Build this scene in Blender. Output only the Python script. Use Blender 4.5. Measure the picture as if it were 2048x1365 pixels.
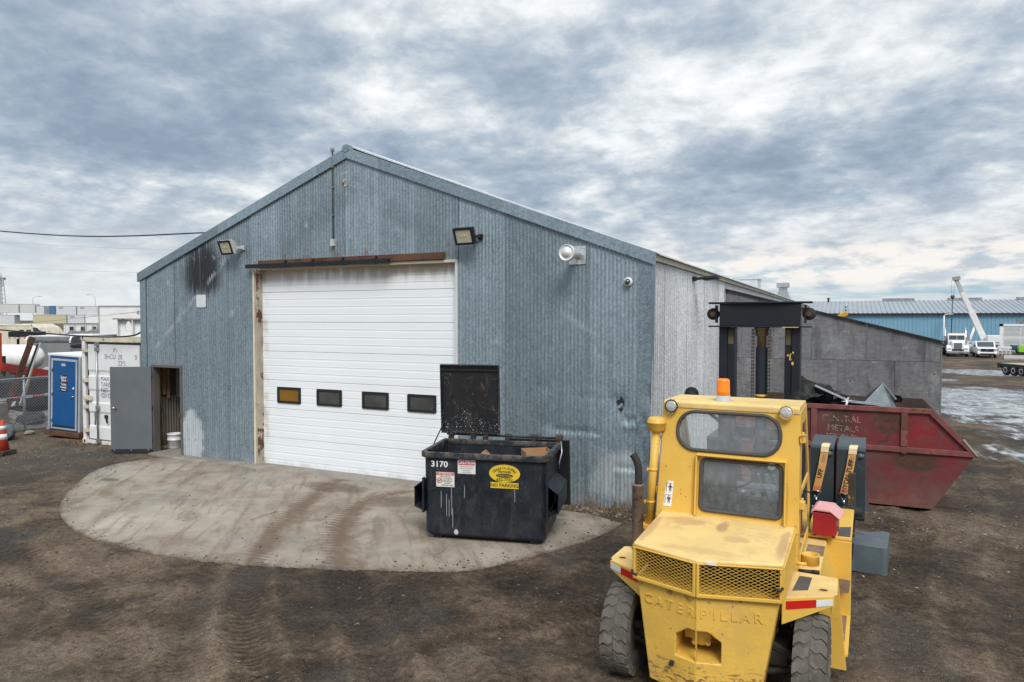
import bpy, bmesh, math, random
import numpy as np
from mathutils import Vector, Matrix, Euler, geometry

for _o in list(bpy.data.objects):
    bpy.data.objects.remove(_o)
SC = bpy.context.scene
COL = SC.collection
R = math.radians
RND = random.Random(7)

# ------------------------------------------------------------------ camera
cam_data = bpy.data.cameras.new('camera')
cam = bpy.data.objects.new('camera', cam_data)
COL.objects.link(cam)
cam.location = (0, 0, 3.2)
cam.rotation_euler = (R(90 - 1.88), 0, R(25.4))
cam_data.sensor_width = 36
cam_data.lens = 1400 / 2048 * 36
cam_data.clip_start = 0.1
cam_data.clip_end = 6000
SC.camera = cam

# ------------------------------------------------------------------ node helper
class NT:
    """small wrapper round a node tree; every method returns an output socket"""
    def __init__(self, tree):
        self.t = tree
        self.t.nodes.clear()
    def node(self, kind, ins=None, **props):
        n = self.t.nodes.new(kind)
        for k, v in props.items():
            setattr(n, k, v)
        for k, v in (ins or {}).items():
            s = n.inputs[k]
            if isinstance(v, bpy.types.NodeSocket):
                self.t.links.new(v, s)
            else:
                if s.type == 'RGBA' and not isinstance(v, (int, float)) and len(v) == 3:
                    v = (*v, 1)
                s.default_value = v
        return n
    def math(self, op, a, b=0.0, c=0.0, clamp=False):
        return self.node('ShaderNodeMath', {0: a, 1: b, 2: c}, operation=op, use_clamp=clamp).outputs[0]
    def add(self, a, b): return self.math('ADD', a, b)
    def sub(self, a, b): return self.math('SUBTRACT', a, b)
    def mul(self, a, b): return self.math('MULTIPLY', a, b)
    def div(self, a, b): return self.math('DIVIDE', a, b)
    def mx(self, a, b): return self.math('MAXIMUM', a, b)
    def mn(self, a, b): return self.math('MINIMUM', a, b)
    def inv(self, a): return self.math('SUBTRACT', 1.0, a)
    def smooth(self, x, lo, hi, a=0.0, b=1.0):
        return self.node('ShaderNodeMapRange', {'Value': x, 'From Min': lo, 'From Max': hi, 'To Min': a, 'To Max': b},
                         interpolation_type='SMOOTHSTEP').outputs[0]
    def lin(self, x, lo, hi, a=0.0, b=1.0):
        return self.node('ShaderNodeMapRange', {'Value': x, 'From Min': lo, 'From Max': hi, 'To Min': a, 'To Max': b}).outputs[0]
    def mix(self, f, a, b, blend='MIX'):
        n = self.t.nodes.new('ShaderNodeMix')
        n.data_type = 'RGBA'
        n.blend_type = blend
        for i, v in ((0, f), (6, a), (7, b)):
            s = n.inputs[i]
            if isinstance(v, bpy.types.NodeSocket):
                self.t.links.new(v, s)
            else:
                s.default_value = (*v, 1) if not isinstance(v, (int, float)) and len(v) == 3 else v
        return n.outputs[2]
    def noise(self, vec, scale, detail=4, rough=.55, dist=0.0, lac=2.0):
        return self.node('ShaderNodeTexNoise', {'Vector': vec, 'Scale': scale, 'Detail': detail, 'Roughness': rough,
                                                'Distortion': dist, 'Lacunarity': lac}).outputs[0]
    def voronoi(self, vec, scale, feature='F1', out=0, rnd=1.0):
        return self.node('ShaderNodeTexVoronoi', {'Vector': vec, 'Scale': scale, 'Randomness': rnd}, feature=feature).outputs[out]
    def ramp(self, f, stops, interp='LINEAR'):
        n = self.node('ShaderNodeValToRGB', {0: f})
        r = n.color_ramp
        r.interpolation = interp
        while len(r.elements) < len(stops):
            r.elements.new(.5)
        for e, (p, c) in zip(r.elements, stops):
            e.position = p
            e.color = (*c, 1) if not isinstance(c, (int, float)) else (c, c, c, 1)
        return n.outputs[0]
    def vmul(self, v, s):
        return self.node('ShaderNodeVectorMath', {0: v, 1: s}, operation='MULTIPLY').outputs[0]
    def vadd(self, v, s):
        return self.node('ShaderNodeVectorMath', {0: v, 1: s}, operation='ADD').outputs[0]
    def xyz(self, v):
        return self.node('ShaderNodeSeparateXYZ', {0: v}).outputs
    def comb(self, x, y, z):
        return self.node('ShaderNodeCombineXYZ', {0: x, 1: y, 2: z}).outputs[0]
    def attr(self, name):
        return self.node('ShaderNodeAttribute', attribute_name=name).outputs['Fac']
    def blob(self, x, y, cx, cy, rx, ry):
        """1 in the middle of an ellipse, 0 at its rim"""
        a = self.math('POWER', self.math('ABSOLUTE', self.div(self.sub(x, cx), rx)), 2.0)
        b = self.math('POWER', self.math('ABSOLUTE', self.div(self.sub(y, cy), ry)), 2.0)
        return self.math('SUBTRACT', 1.0, self.math('SQRT', self.add(a, b)), clamp=True)
    def box(self, x, lo, hi, soft):
        return self.mul(self.smooth(x, lo - soft, lo + soft), self.smooth(x, hi - soft, hi + soft, 1.0, 0.0))

# ------------------------------------------------------------------ sky
SUN_EL, SUN_AZ = R(47), R(146)          # azimuth measured from +Y towards +X
world = bpy.data.worlds.new('World')
SC.world = world
world.use_nodes = True
def build_sky():
    n = NT(world.node_tree)
    d = n.node('ShaderNodeTexCoord').outputs['Generated']
    x, y, z = n.xyz(d)
    zc = n.mx(z, 0.0)
    h = n.add(zc, 0.24)
    px, py = n.div(x, h), n.div(y, h)
    p = n.comb(px, py, 3.7)
    sky = n.node('ShaderNodeTexSky', sky_type='NISHITA', sun_disc=False, sun_elevation=SUN_EL, sun_rotation=SUN_AZ,
                 air_density=1.0, dust_density=1.2, ozone_density=1.0).outputs[0]
    clear = n.vmul(sky, (.075, .075, .075))
    # cloud deck: big billows, smaller lumps and ragged wisps on one flat layer seen in perspective
    warp = n.node('ShaderNodeTexNoise', {'Vector': p, 'Scale': 2.6, 'Detail': 3.0}).outputs['Color']
    q = n.vadd(p, n.vmul(n.vadd(warp, (-.5, -.5, -.5)), (.10, .10, .10)))
    big = n.noise(n.vadd(q, (SEED_X, SEED_Y, 0)), 2.0, 2, .5)
    mid = n.noise(n.vadd(q, (3.1, 8.2, 0)), 5.0, 6, .57)
    fine = n.noise(n.vadd(q, (7.7, 1.4, 0)), 13.0, 6, .64)
    s = n.add(n.add(n.mul(big, .35), n.mul(mid, .47)), n.mul(fine, .20))     # about .52 in the mean
    for cx, cy, rx, ry, amt in CLOUD_BLOBS:
        s = n.add(s, n.mul(n.math('SMOOTH_MIN', n.blob(px, py, cx, cy, rx, ry), .7, .3), amt))
    s = n.add(s, n.smooth(z, .03, .15, .07, .0))
    col = n.ramp(n.lin(s, .335, .675), [(0.0, (.275, .362, .470)), (.22, (.345, .435, .542)), (.45, (.480, .560, .648)),
                                     (.62, (.655, .715, .765)), (.80, (.860, .905, .935)), (1.0, (1.03, 1.03, 1.03))])
    # thin pale veil low down, open sky showing through gaps near the horizon
    low = n.smooth(z, .04, .17, 1.0, 0.0)
    col = n.mix(n.mul(low, .66), col, n.mix(n.smooth(n.div(x, n.mx(y, .05)), -1.4, -.5), (.76, .80, .815), (.63, .675, .71)))
    gapn = n.noise(n.comb(n.mul(n.div(x, n.mx(y, .05)), 3.0), n.mul(z, 42.0), 2.0), 1.3, 4, .6)
    gap = n.mul(n.smooth(gapn, .46, .60), n.mul(n.smooth(z, .008, .03), n.mul(n.smooth(z, .05, .085, 1.0, 0.0), n.smooth(n.div(x, n.mx(y, .05)), -.9, -.3, .12, 1.0))))
    col = n.mix(n.mul(gap, .85), col, n.mix(.75, clear, (.36, .62, .78)))
    glow = n.mul(n.blob(n.div(x, n.mx(y, .05)), z, .12, .068, .75, .045), n.smooth(mid, .36, .6))
    col = n.mix(n.mn(n.mul(glow, 1.5), .85), col, (1.0, .955, .90))
    veil = n.smooth(z, 0.0, .035, 1.0, 0.0)
    col = n.mix(n.mul(veil, .7), col, (.74, .81, .82))
    # an overcast deck is brighter overhead than towards the horizon
    gain = n.add(1.0, n.mul(n.smooth(z, .35, 1.0), .75))
    col = n.vmul(col, n.comb(gain, gain, gain))
    col = n.mix(n.smooth(z, -.02, .0), (.09, .085, .08), col)
    bg = n.node('ShaderNodeBackground', {'Color': col, 'Strength': SKY_K})
    n.t.links.new(bg.outputs[0], n.node('ShaderNodeOutputWorld').inputs[0])
SEED_X, SEED_Y = 2.3, 5.1
SKY_K = 0.50
CLOUD_BLOBS = [(-1.71, 1.17, .42, .30, -.06), (-1.31, 1.30, .30, .20, -.03), (-.63, 1.48, .24, .26, -.08), (-.24, 1.80, .40, .26, .12),
               (-1.04, 1.50, .34, .24, .10), (-.10, 2.27, .62, .34, -.11), (.22, 2.02, .26, .26, -.09), (-.87, 2.05, .30, .20, -.06),
               (-.56, 1.93, .30, .22, .10), (.28, 1.70, .22, .16, -.06), (-1.50, .90, .30, .24, -.03)]
build_sky()

sun_data = bpy.data.lights.new('sun', 'SUN')
sun_data.energy = 1.5
sun_data.angle = R(24)
sun_data.color = (1.0, .955, .89)
sun = bpy.data.objects.new('sun', sun_data)
COL.objects.link(sun)
_sd = Vector((math.sin(SUN_AZ) * math.cos(SUN_EL), math.cos(SUN_AZ) * math.cos(SUN_EL), math.sin(SUN_EL)))
sun.rotation_euler = _sd.to_track_quat('Z', 'Y').to_euler()
sun.location = (0, 0, 60)

vs = SC.view_settings
vs.view_transform = 'Standard'
vs.look = 'None'
vs.exposure = 1.0
vs.gamma = 1
vs.use_curve_mapping = False
try:
    SC.cycles.max_bounces = 8
    SC.cycles.transparent_max_bounces = 12
    SC.cycles.use_denoising = True
except Exception:
    pass

# ------------------------------------------------------------------ mesh helper
class MB:
    def __init__(self):
        self.v, self.f, self.m, self.s = [], [], [], []
        self.mi = 0
        self.sm = False
        self.M = None
    def vert(self, p):
        if self.M is not None:
            p = self.M @ Vector(p)
        self.v.append(tuple(p))
        return len(self.v) - 1
    def face(self, idx, sm=None):
        self.f.append(tuple(idx)); self.m.append(self.mi); self.s.append(self.sm if sm is None else sm)
    def poly(self, pts, sm=None):
        self.face([self.vert(p) for p in pts], sm)
        return self
    def box(self, x0, x1, y0, y1, z0, z1):
        a = [self.vert(p) for p in ((x0, y0, z0), (x1, y0, z0), (x1, y1, z0), (x0, y1, z0),
                                    (x0, y0, z1), (x1, y0, z1), (x1, y1, z1), (x0, y1, z1))]
        for q in ((0, 3, 2, 1), (4, 5, 6, 7), (0, 1, 5, 4), (1, 2, 6, 5), (2, 3, 7, 6), (3, 0, 4, 7)):
            self.face([a[i] for i in q], False)
        return self
    def obox(self, c, size, rot=(0, 0, 0)):
        old = self.M
        m = Matrix.Translation(c) @ Euler(rot).to_matrix().to_4x4()
        self.M = m if old is None else old @ m
        sx, sy, sz = (k / 2 for k in size)
        self.box(-sx, sx, -sy, sy, -sz, sz)
        self.M = old
        return self
    def beam(self, p0, p1, w, h, up=(0, 0, 1)):
        """box from p0 to p1, w wide and h high"""
        p0, p1 = Vector(p0), Vector(p1)
        d = (p1 - p0).normalized()
        u = Vector(up)
        if abs(d.dot(u)) > .99:
            u = Vector((0, 1, 0))
        sx = d.cross(u).normalized(); sy = sx.cross(d)
        a = []
        for p in (p0, p1):
            for i, j in ((-1, -1), (1, -1), (1, 1), (-1, 1)):
                a.append(self.vert(p + sx * (i * w / 2) + sy * (j * h / 2)))
        for q in ((0, 1, 2, 3), (7, 6, 5, 4), (0, 4, 5, 1), (1, 5, 6, 2), (2, 6, 7, 3), (3, 7, 4, 0)):
            self.face([a[i] for i in q], False)
        return self
    def tube(self, pts, r, n=8, caps=True, closed=False):
        pts = [Vector(p) for p in pts]
        k = len(pts)
        rs = r if isinstance(r, (list, tuple)) else [r] * k
        rings, pu = [], None
        for i, p in enumerate(pts):
            if closed:
                d = pts[(i + 1) % k] - pts[i - 1]
            else:
                d = pts[min(i + 1, k - 1)] - pts[max(i - 1, 0)]
            d.normalize()
            if pu is None:
                u = d.cross(Vector((0, 0, 1)))
                if u.length < 1e-3:
                    u = d.cross(Vector((0, 1, 0)))
            else:
                u = pu - d * pu.dot(d)
            u.normalize(); pu = u
            w = d.cross(u)
            rings.append([self.vert(p + (u * math.cos(t) + w * math.sin(t)) * rs[i])
                          for t in (2 * math.pi * j / n for j in range(n))])
        for i in range(k if closed else k - 1):
            a, b = rings[i], rings[(i + 1) % k]
            for j in range(n):
                self.face((a[j], b[j], b[(j + 1) % n], a[(j + 1) % n]), True)
        if caps and not closed:
            self.face(rings[0], False); self.face(rings[-1][::-1], False)
        return self
    def cyl(self, p0, p1, r0, r1=None, n=16, caps=True):
        return self.tube([p0, p1], [r0, r0 if r1 is None else r1], n, caps)
    def lathe(self, prof, c=(0, 0, 0), axis='Z', n=24, sm=True):
        rings = []
        for r, h in prof:
            ring = []
            for j in range(n):
                t = 2 * math.pi * j / n
                a, b = r * math.cos(t), r * math.sin(t)
                p = {'Z': (a, b, h), 'Y': (a, h, -b), 'X': (h, a, b)}[axis]
                ring.append(self.vert((p[0] + c[0], p[1] + c[1], p[2] + c[2])))
            rings.append(ring)
        for a, b in zip(rings, rings[1:]):
            for j in range(n):
                self.face((a[j], a[(j + 1) % n], b[(j + 1) % n], b[j]), sm)
        if prof[0][0] > 1e-6: self.face(rings[0][::-1], False)
        if prof[-1][0] > 1e-6: self.face(rings[-1], False)
        return self
    def prism(self, pts, axis, a, b):
        """polygon pts extruded along axis from a to b. axis 'X': pts are (y,z); 'Y': (x,z); 'Z': (x,y)"""
        def P(q, t):
            return {'X': (t, q[0], q[1]), 'Y': (q[0], t, q[1]), 'Z': (q[0], q[1], t)}[axis]
        lo = [self.vert(P(q, a)) for q in pts]; hi = [self.vert(P(q, b)) for q in pts]
        k = len(pts)
        self.face(lo[::-1], False); self.face(hi, False)
        for i in range(k):
            self.face((lo[i], lo[(i + 1) % k], hi[(i + 1) % k], hi[i]), False)
        return self
    def plate(self, outer, holes, t, M=None):
        """flat plate in local XY with holes, thickness from z=0 down to z=-t, placed by M"""
        loops = [outer] + list(holes)
        tri = geometry.tessellate_polygon([[Vector((p[0], p[1], 0)) for p in l] for l in loops])
        flat = [p for l in loops for p in l]
        old = self.M
        if M is not None:
            self.M = M if old is None else old @ M
        top = [self.vert((p[0], p[1], 0)) for p in flat]
        bot = [self.vert((p[0], p[1], -t)) for p in flat]
        for a, b, c in tri:
            va, vb, vc = flat[a], flat[b], flat[c]
            cr = (vb[0] - va[0]) * (vc[1] - va[1]) - (vb[1] - va[1]) * (vc[0] - va[0])
            q = (a, b, c) if cr > 0 else (a, c, b)
            self.face([top[i] for i in q], False)
            self.face([bot[i] for i in q[::-1]], False)
        o = 0
        for l in loops:
            k = len(l)
            for i in range(k):
                j = (i + 1) % k
                self.face((top[o + i], bot[o + i], bot[o + j], top[o + j]), False)
            o += k
        self.M = old
        return self
    def strip(self, rows, sm=True):
        """grid from rows of points"""
        ids = [[self.vert(p) for p in r] for r in rows]
        for a, b in zip(ids, ids[1:]):
            for j in range(len(a) - 1):
                self.face((a[j], a[j + 1], b[j + 1], b[j]), sm)
        return self
    def build(self, name, mat, parent=None, wc=False, bev=0.0, seg=2, fix=True, loc=None, rot=None):
        me = bpy.data.meshes.new(name)
        me.from_pydata(self.v, [], self.f)
        for m_ in (mat if isinstance(mat, (list, tuple)) else [mat]):
            me.materials.append(m_)
        me.polygons.foreach_set('material_index', self.m)
        me.polygons.foreach_set('use_smooth', self.s)
        if fix:
            b = bmesh.new(); b.from_mesh(me)
            bmesh.ops.recalc_face_normals(b, faces=b.faces)
            b.to_mesh(me); b.free()
        me.update()
        return link(name, me, parent, wc, bev, seg, loc, rot)

def link(name, me, parent=None, wc=False, bev=0.0, seg=2, loc=None, rot=None):
    o = bpy.data.objects.new(name, me)
    COL.objects.link(o)
    if parent is not None:
        o.parent = parent
        if wc:                                     # points were given in world coordinates
            r = parent
            off = Vector((0, 0, 0))
            while r is not None:
                off += Vector(r.location); r = r.parent
            o.location = -off
    if loc is not None: o.location = loc
    if rot is not None: o.rotation_euler = rot
    if bev:
        md = o.modifiers.new('bevel', 'BEVEL')
        md.width = bev; md.segments = seg; md.limit_method = 'ANGLE'; md.angle_limit = R(38)
        md.harden_normals = False
    return o

def tag(o, label=None, cat=None, group=None, kind=None):
    if label: o['label'] = label
    if cat: o['category'] = cat
    if group: o['group'] = group
    if kind: o['kind'] = kind
    return o

def thing(name, label, cat, loc=(0, 0, 0), rz=0.0, group=None, rot=None):
    o = bpy.data.objects.new(name, None)
    o.empty_display_size = .2
    COL.objects.link(o)
    o.location = loc
    o.rotation_euler = rot if rot is not None else (0, 0, rz)
    return tag(o, label, cat, group)

def kids(o):
    return [c for c in bpy.data.objects if c.parent == o]

def copy_tree(o, parent=None):
    c = o.copy()
    COL.objects.link(c)
    c.parent = parent
    for ch in kids(o):
        copy_tree(ch, c)
    return c

def text_mesh(body, size, depth=.002, sx=1.0, align='CENTER', bold=0.0):
    cu = bpy.data.curves.new('lettering', 'FONT')
    cu.body = body; cu.size = size; cu.extrude = depth / 2; cu.align_x = align; cu.align_y = 'CENTER'
    cu.offset = bold
    cu.resolution_u = 3
    o = bpy.data.objects.new('lettering', cu)
    COL.objects.link(o)
    dg = bpy.context.evaluated_depsgraph_get()
    me = bpy.data.meshes.new_from_object(o.evaluated_get(dg))
    bpy.data.objects.remove(o); bpy.data.curves.remove(cu)
    me.transform(Matrix.Diagonal((sx, 1, 1, 1)))
    return me

def text(name, body, size, mat, parent, M, depth=.002, sx=1.0, align='CENTER', bold=0.0, wc=False):
    """raised or printed lettering: text stands in local XY of M, reading along +X"""
    me = text_mesh(body, size, depth, sx, align, bold)
    me.transform(M)
    me.materials.clear(); me.materials.append(mat)
    return link(name, me, parent, wc)

def frame(o, x, y):
    """matrix with origin o, local X along x, local Y along y"""
    x = Vector(x).normalized(); y = Vector(y)
    z = x.cross(y).normalized(); y = z.cross(x)
    m = Matrix((x, y, z)).transposed().to_4x4()
    m.translation = Vector(o)
    return m

def rrect(x0, x1, y0, y1, r, n=5):
    out = []
    for cx, cy, a0 in ((x1 - r, y0 + r, -90), (x1 - r, y1 - r, 0), (x0 + r, y1 - r, 90), (x0 + r, y0 + r, 180)):
        for i in range(n + 1):
            a = R(a0 + 90 * i / n)
            out.append((cx + r * math.cos(a), cy + r * math.sin(a)))
    return out

def ellipse(cx, cy, rx, ry, n=28):
    return [(cx + rx * math.cos(2 * math.pi * i / n), cy + ry * math.sin(2 * math.pi * i / n)) for i in range(n)]
# ------------------------------------------------------------------ materials
def new_mat(name):
    m = bpy.data.materials.new(name)
    m.use_nodes = True
    return m, NT(m.node_tree)

def finish(n, color, rough=.5, metal=0.0, bump=None, bump_d=.01, spec=.5, extra=None, bs=1.0):
    ins = {'Base Color': color, 'Roughness': rough, 'Metallic': metal, 'Specular IOR Level': spec}
    if bump is not None:
        ins['Normal'] = n.node('ShaderNodeBump', {'Height': bump, 'Distance': bump_d, 'Strength': bs}).outputs[0]
    ins.update(extra or {})
    b = n.node('ShaderNodeBsdfPrincipled', ins)
    o = n.node('ShaderNodeOutputMaterial')
    n.t.links.new(b.outputs[0], o.inputs[0])
    return b

def coords(n, per_object=True):
    p = n.node('ShaderNodeTexCoord').outputs['Object']
    if per_object:
        r = n.node('ShaderNodeObjectInfo').outputs['Random']
        p = n.vadd(p, n.comb(n.mul(r, 37.0), n.mul(r, 11.0), n.mul(r, 23.0)))
    return p

def paint(name, col, rough=.5, metal=0.0, var=.18, vscale=2.5, dirt=None, rust=None, streak=0.0, bump=0.0, bscale=60,
          spec=.5, per_object=True, dscale=1.3, rrough=None, chips=None, extra=None):
    """painted or plain solid surface with uneven tone, grime, rust spots and vertical run marks"""
    m, n = new_mat(name)
    p = coords(n, per_object)
    a = n.noise(p, vscale, 5, .6)
    c = n.mix(n.smooth(a, .3, .7), tuple(k * (1 - var) for k in col), tuple(min(1, k * (1 + var * .7)) for k in col))
    fine = n.noise(p, vscale * 14, 4, .65)
    c = n.mix(n.mul(n.smooth(fine, .45, .75), var * .9), c, tuple(k * .6 for k in col))
    rg = rough
    if extra:
        c = extra(n, p, c)
    if streak:
        st = n.noise(n.vmul(p, (16, 16, .7)), 1.6, 4, .6)
        c = n.mix(n.mul(n.smooth(st, .5, .72), streak), c, dirt[0] if dirt else tuple(k * .5 for k in col))
    if dirt:
        d = n.noise(p, dscale, 6, .68, .4)
        k = n.mul(n.smooth(d, .62 - .30 * dirt[1], .80 - .2 * dirt[1]), min(1, .35 + dirt[1]))
        c = n.mix(k, c, dirt[0])
        rg = n.add(n.mul(k, .25), rough)
    if chips:
        ch = n.noise(p, chips[2], 5, .75)
        c = n.mix(n.smooth(ch, chips[1], chips[1] + .03), c, chips[0])
    if rust:
        r1 = n.noise(p, rust[1], 6, .7, .3)
        k = n.smooth(r1, .66 - .22 * rust[0], .70 - .2 * rust[0])
        rc = n.mix(n.noise(p, 25, 4), (.035, .017, .009), (.16, .062, .025))
        c = n.mix(k, c, rc)
    hb = n.noise(p, bscale, 4, .6) if bump else None
    finish(n, c, rg, metal, hb, bump, spec)
    return m

def glass(name, tint=(.75, .8, .8), dust_sheen=.08, dust_sheen_col=(.5, .5, .48), refl=.09):
    m, n = new_mat(name)
    p = coords(n)
    tr = n.node('ShaderNodeBsdfTransparent', {'Color': tint})
    gl = n.node('ShaderNodeBsdfGlossy', {'Color': (1, 1, 1), 'Roughness': .02})
    df = n.node('ShaderNodeBsdfDiffuse', {'Color': dust_sheen_col})
    fr = n.node('ShaderNodeFresnel', {'IOR': 1.5})
    k = n.add(dust_sheen * .95, n.mul(n.smooth(n.noise(n.vmul(p, (1, 1, .6)), 14, 6, .72), .4, .8), dust_sheen))
    a = n.node('ShaderNodeMixShader', {0: k, 1: tr.outputs[0], 2: df.outputs[0]})
    b = n.node('ShaderNodeMixShader', {0: n.add(fr.outputs[0], refl), 1: a.outputs[0], 2: gl.outputs[0]})
    n.t.links.new(b.outputs[0], n.node('ShaderNodeOutputMaterial').inputs[0])
    return m

MAT = {}
YEL = (.70, .430, .074)
def hood_wear(n, p, c):
    x, y, z = n.xyz(p)
    rag = n.noise(p, 9, 6, .72, .6)
    for bx, by, rx, ry, a in ((-.30, 6.42, .30, .16, .6), (.02, 6.38, .07, .22, .85), (.56, 6.15, .07, .55, .7), (-.56, 6.1, .06, .5, .6), (.18, 6.12, .16, .12, .5), (-.05, 5.75, .5, .10, .35)):
        k = n.mul(n.smooth(n.add(n.blob(x, y, bx, by, rx, ry), n.mul(n.sub(rag, .5), 1.3)), .12, .62), a)
        k = n.mul(k, n.box(z, 1.24, 1.40, .02))
        c = n.mix(n.mul(k, .7), c, (.30, .14, .095))
    k = n.mul(n.smooth(n.noise(n.vmul(p, (1, 1, 1)), 3.2, 6, .7), .52, .66), .45)
    return n.mix(k, c, (.50, .36, .17))
def tail_wear(n, p, c):
    x, y, z = n.xyz(p)
    sc = n.noise(n.vmul(p, (5, 5, 16)), 1.6, 6, .72, .8)
    low = n.smooth(z, .52, .30)
    k = n.mul(n.smooth(n.add(sc, n.mul(low, .10)), .62, .66), n.add(.15, n.mul(low, .75)))
    c = n.mix(k, c, (.16, .075, .035))
    edge = n.mul(n.smooth(z, .88, .97), n.smooth(n.noise(p, 11, 5, .75), .56, .62))
    c = n.mix(n.mul(edge, .8), c, (.14, .075, .04))
    du = n.mul(n.smooth(n.noise(p, 2.4, 5, .68), .46, .66), .40)
    return n.mix(du, c, (.46, .31, .115))
MAT['yellow'] = paint('yellow_paint', YEL, .48, var=.07, vscale=2.0, dirt=((.42, .28, .11), .06), rust=(.02, 26), bump=.0015, bscale=25,
                      per_object=False, dscale=2.2)
MAT['yellow_top'] = paint('yellow_dusty_paint', (.72, .51, .20), .6, var=.12, vscale=2.2, extra=hood_wear, dirt=((.42, .21, .13), .10), rust=(.05, 24), bump=.001,
                          bscale=25, per_object=False, dscale=2.6)
MAT['yellow_chip'] = paint('yellow_chipped_paint', YEL, .5, var=.08, vscale=2.5, extra=tail_wear, dirt=((.42, .28, .11), .06), rust=(.11, 19), streak=.05,
                           bump=.002, bscale=30, per_object=False, dscale=2.8)
MAT['navy'] = paint('navy_steel_paint', (.011, .0145, .021), .5, var=.2, dirt=((.07, .06, .045), .04), rust=(.05, 14), spec=.35, bump=.001, bscale=50)
MAT['black'] = paint('black_paint', (.012, .012, .013), .5, var=.2)
MAT['dark'] = paint('dark_grimy_steel', (.022, .02, .018), .75, var=.3, dirt=((.07, .055, .04), .2))
MAT['rubber'] = paint('dusty_tyre_rubber', (.095, .085, .072), .9, var=.22, vscale=5, dirt=((.19, .165, .135), .55), dscale=4, bump=.002, bscale=90)
MAT['rubber_black'] = paint('black_rubber', (.018, .018, .018), .7, var=.2)
MAT['chrome'] = paint('bright_steel', (.62, .63, .64), .22, 1.0, var=.1)
MAT['steel'] = paint('dull_zinc_steel', (.36, .38, .40), .42, .75, var=.2)
MAT['alu'] = paint('aluminium_sheet', (.62, .64, .65), .42, .55, var=.1)
MAT['rust'] = paint('rusty_steel', (.105, .048, .026), .85, var=.35, vscale=4, dirt=((.03, .02, .015), .3), bump=.003)
MAT['rust_light'] = paint('rust_and_primer', (.40, .36, .29), .8, var=.25, rust=(.55, 3.5), bump=.002)
MAT['white'] = paint('white_paint', (.74, .75, .75), .5, var=.06, dirt=((.4, .38, .34), .08))
MAT['white_far'] = paint('weathered_white_paint', (.58, .60, .61), .6, var=.08, dirt=((.38, .38, .37), .12), streak=.15)
MAT['cream'] = paint('cream_paint', (.62, .57, .45), .6, var=.12, dirt=((.3, .2, .12), .15), rust=(.2, 4))
MAT['grey'] = paint('grey_paint', (.28, .29, .30), .55, var=.1)
MAT['grey_light'] = paint('light_grey_paint', (.45, .46, .46), .55, var=.08)
MAT['door_grey'] = paint('slate_grey_door_paint', (.115, .13, .145), .5, var=.08, bump=.0006)
MAT['red'] = paint('red_enamel', (.36, .016, .022), .35, var=.2)
MAT['red_pale'] = paint('faded_pink_enamel', (.72, .36, .36), .5, var=.12)
MAT['red_tape'] = paint('red_reflective_tape', (.52, .012, .012), .3, var=.08)
MAT['white_tape'] = paint('worn_white_tape', (.62, .68, .66), .35, var=.1, dirt=((.5, .36, .12), .25), dscale=9)
MAT['grip'] = paint('grey_grip_tape', (.085, .085, .088), .9, var=.2, chips=((.6, .42, .14), .64, 14), bump=.002, bscale=200)
MAT['slab'] = paint('slate_moulded_plastic', (.032, .048, .057), .38, var=.14, vscale=4, dirt=((.17, .18, .18), .10), bump=.0008, bscale=80)
MAT['slab_top'] = paint('scuffed_slate_plastic', (.105, .135, .150), .42, var=.16, vscale=4, dirt=((.26, .27, .27), .12), bump=.0008, bscale=80)
MAT['strap'] = paint('orange_webbing', (.62, .32, .10), .8, var=.12, dirt=((.4, .28, .14), .15), bump=.001, bscale=300)
MAT['strap_pale'] = paint('pale_webbing_end', (.72, .58, .36), .8, var=.1)
MAT['orange_lens'] = paint('amber_lens', (.95, .24, .008), .25, var=.04)
MAT['lens'] = paint('clear_lamp_lens', (.55, .56, .54), .12, .35, var=.25, vscale=9)
MAT['wood'] = paint('raw_wood', (.36, .24, .12), .75, var=.2)
MAT['step_wood'] = paint('muddy_step_plate', (.24, .16, .10), .9, var=.25, vscale=8, dirt=((.10, .07, .05), .3), bump=.003)
MAT['card'] = paint('brown_cardboard', (.36, .20, .10), .85, var=.12)
MAT['conc'] = paint('grey_cast_concrete', (.235, .215, .188), .9, var=.2, vscale=3, dirt=((.12, .115, .11), .3), bump=.004)
MAT['blue_door'] = paint('blue_panel', (.004, .078, .245), .42, var=.07)
MAT['cone'] = paint('orange_red_cone_plastic', (.46, .045, .02), .6, var=.15, dirt=((.15, .06, .03), .2))
MAT['bag'] = paint('grey_plastic_bag', (.10, .115, .135), .35, var=.3, vscale=6)
MAT['bluewall'] = paint('blue_steel_siding', (.175, .345, .475), .55, var=.05, vscale=.4, dirt=((.17, .34, .47), .2), dscale=.3)
MAT['whroof'] = paint('grey_metal_roofing', (.33, .36, .39), .5, .2, var=.07, vscale=.3)
MAT['tank'] = paint('white_tank_paint', (.80, .80, .79), .4, var=.05, dirt=((.45, .42, .38), .08))
MAT['green'] = paint('lime_green_paint', (.25, .58, .04), .5, var=.06)
MAT['amberdark'] = paint('amber_board', (.20, .10, .012), .25, var=.2)
MAT['stickwhite'] = paint('white_sticker', (.68, .67, .64), .5, var=.06, chips=((.03, .035, .045), .66, 11), dirt=((.45, .40, .32), .1))
MAT['stickyellow'] = paint('yellow_sticker', (.68, .47, .03), .5, var=.06, dirt=((.4, .28, .05), .08))
MAT['stickred'] = paint('red_sticker', (.52, .05, .06), .5, var=.08, chips=((.6, .55, .5), .66, 14))
MAT['ink'] = paint('dark_ink', (.02, .02, .022), .6, var=.1)
MAT['ink_olive'] = paint('olive_ink', (.085, .065, .012), .6, var=.1)
MAT['ink_grey'] = paint('worn_grey_ink', (.22, .22, .23), .6, var=.2)
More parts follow.
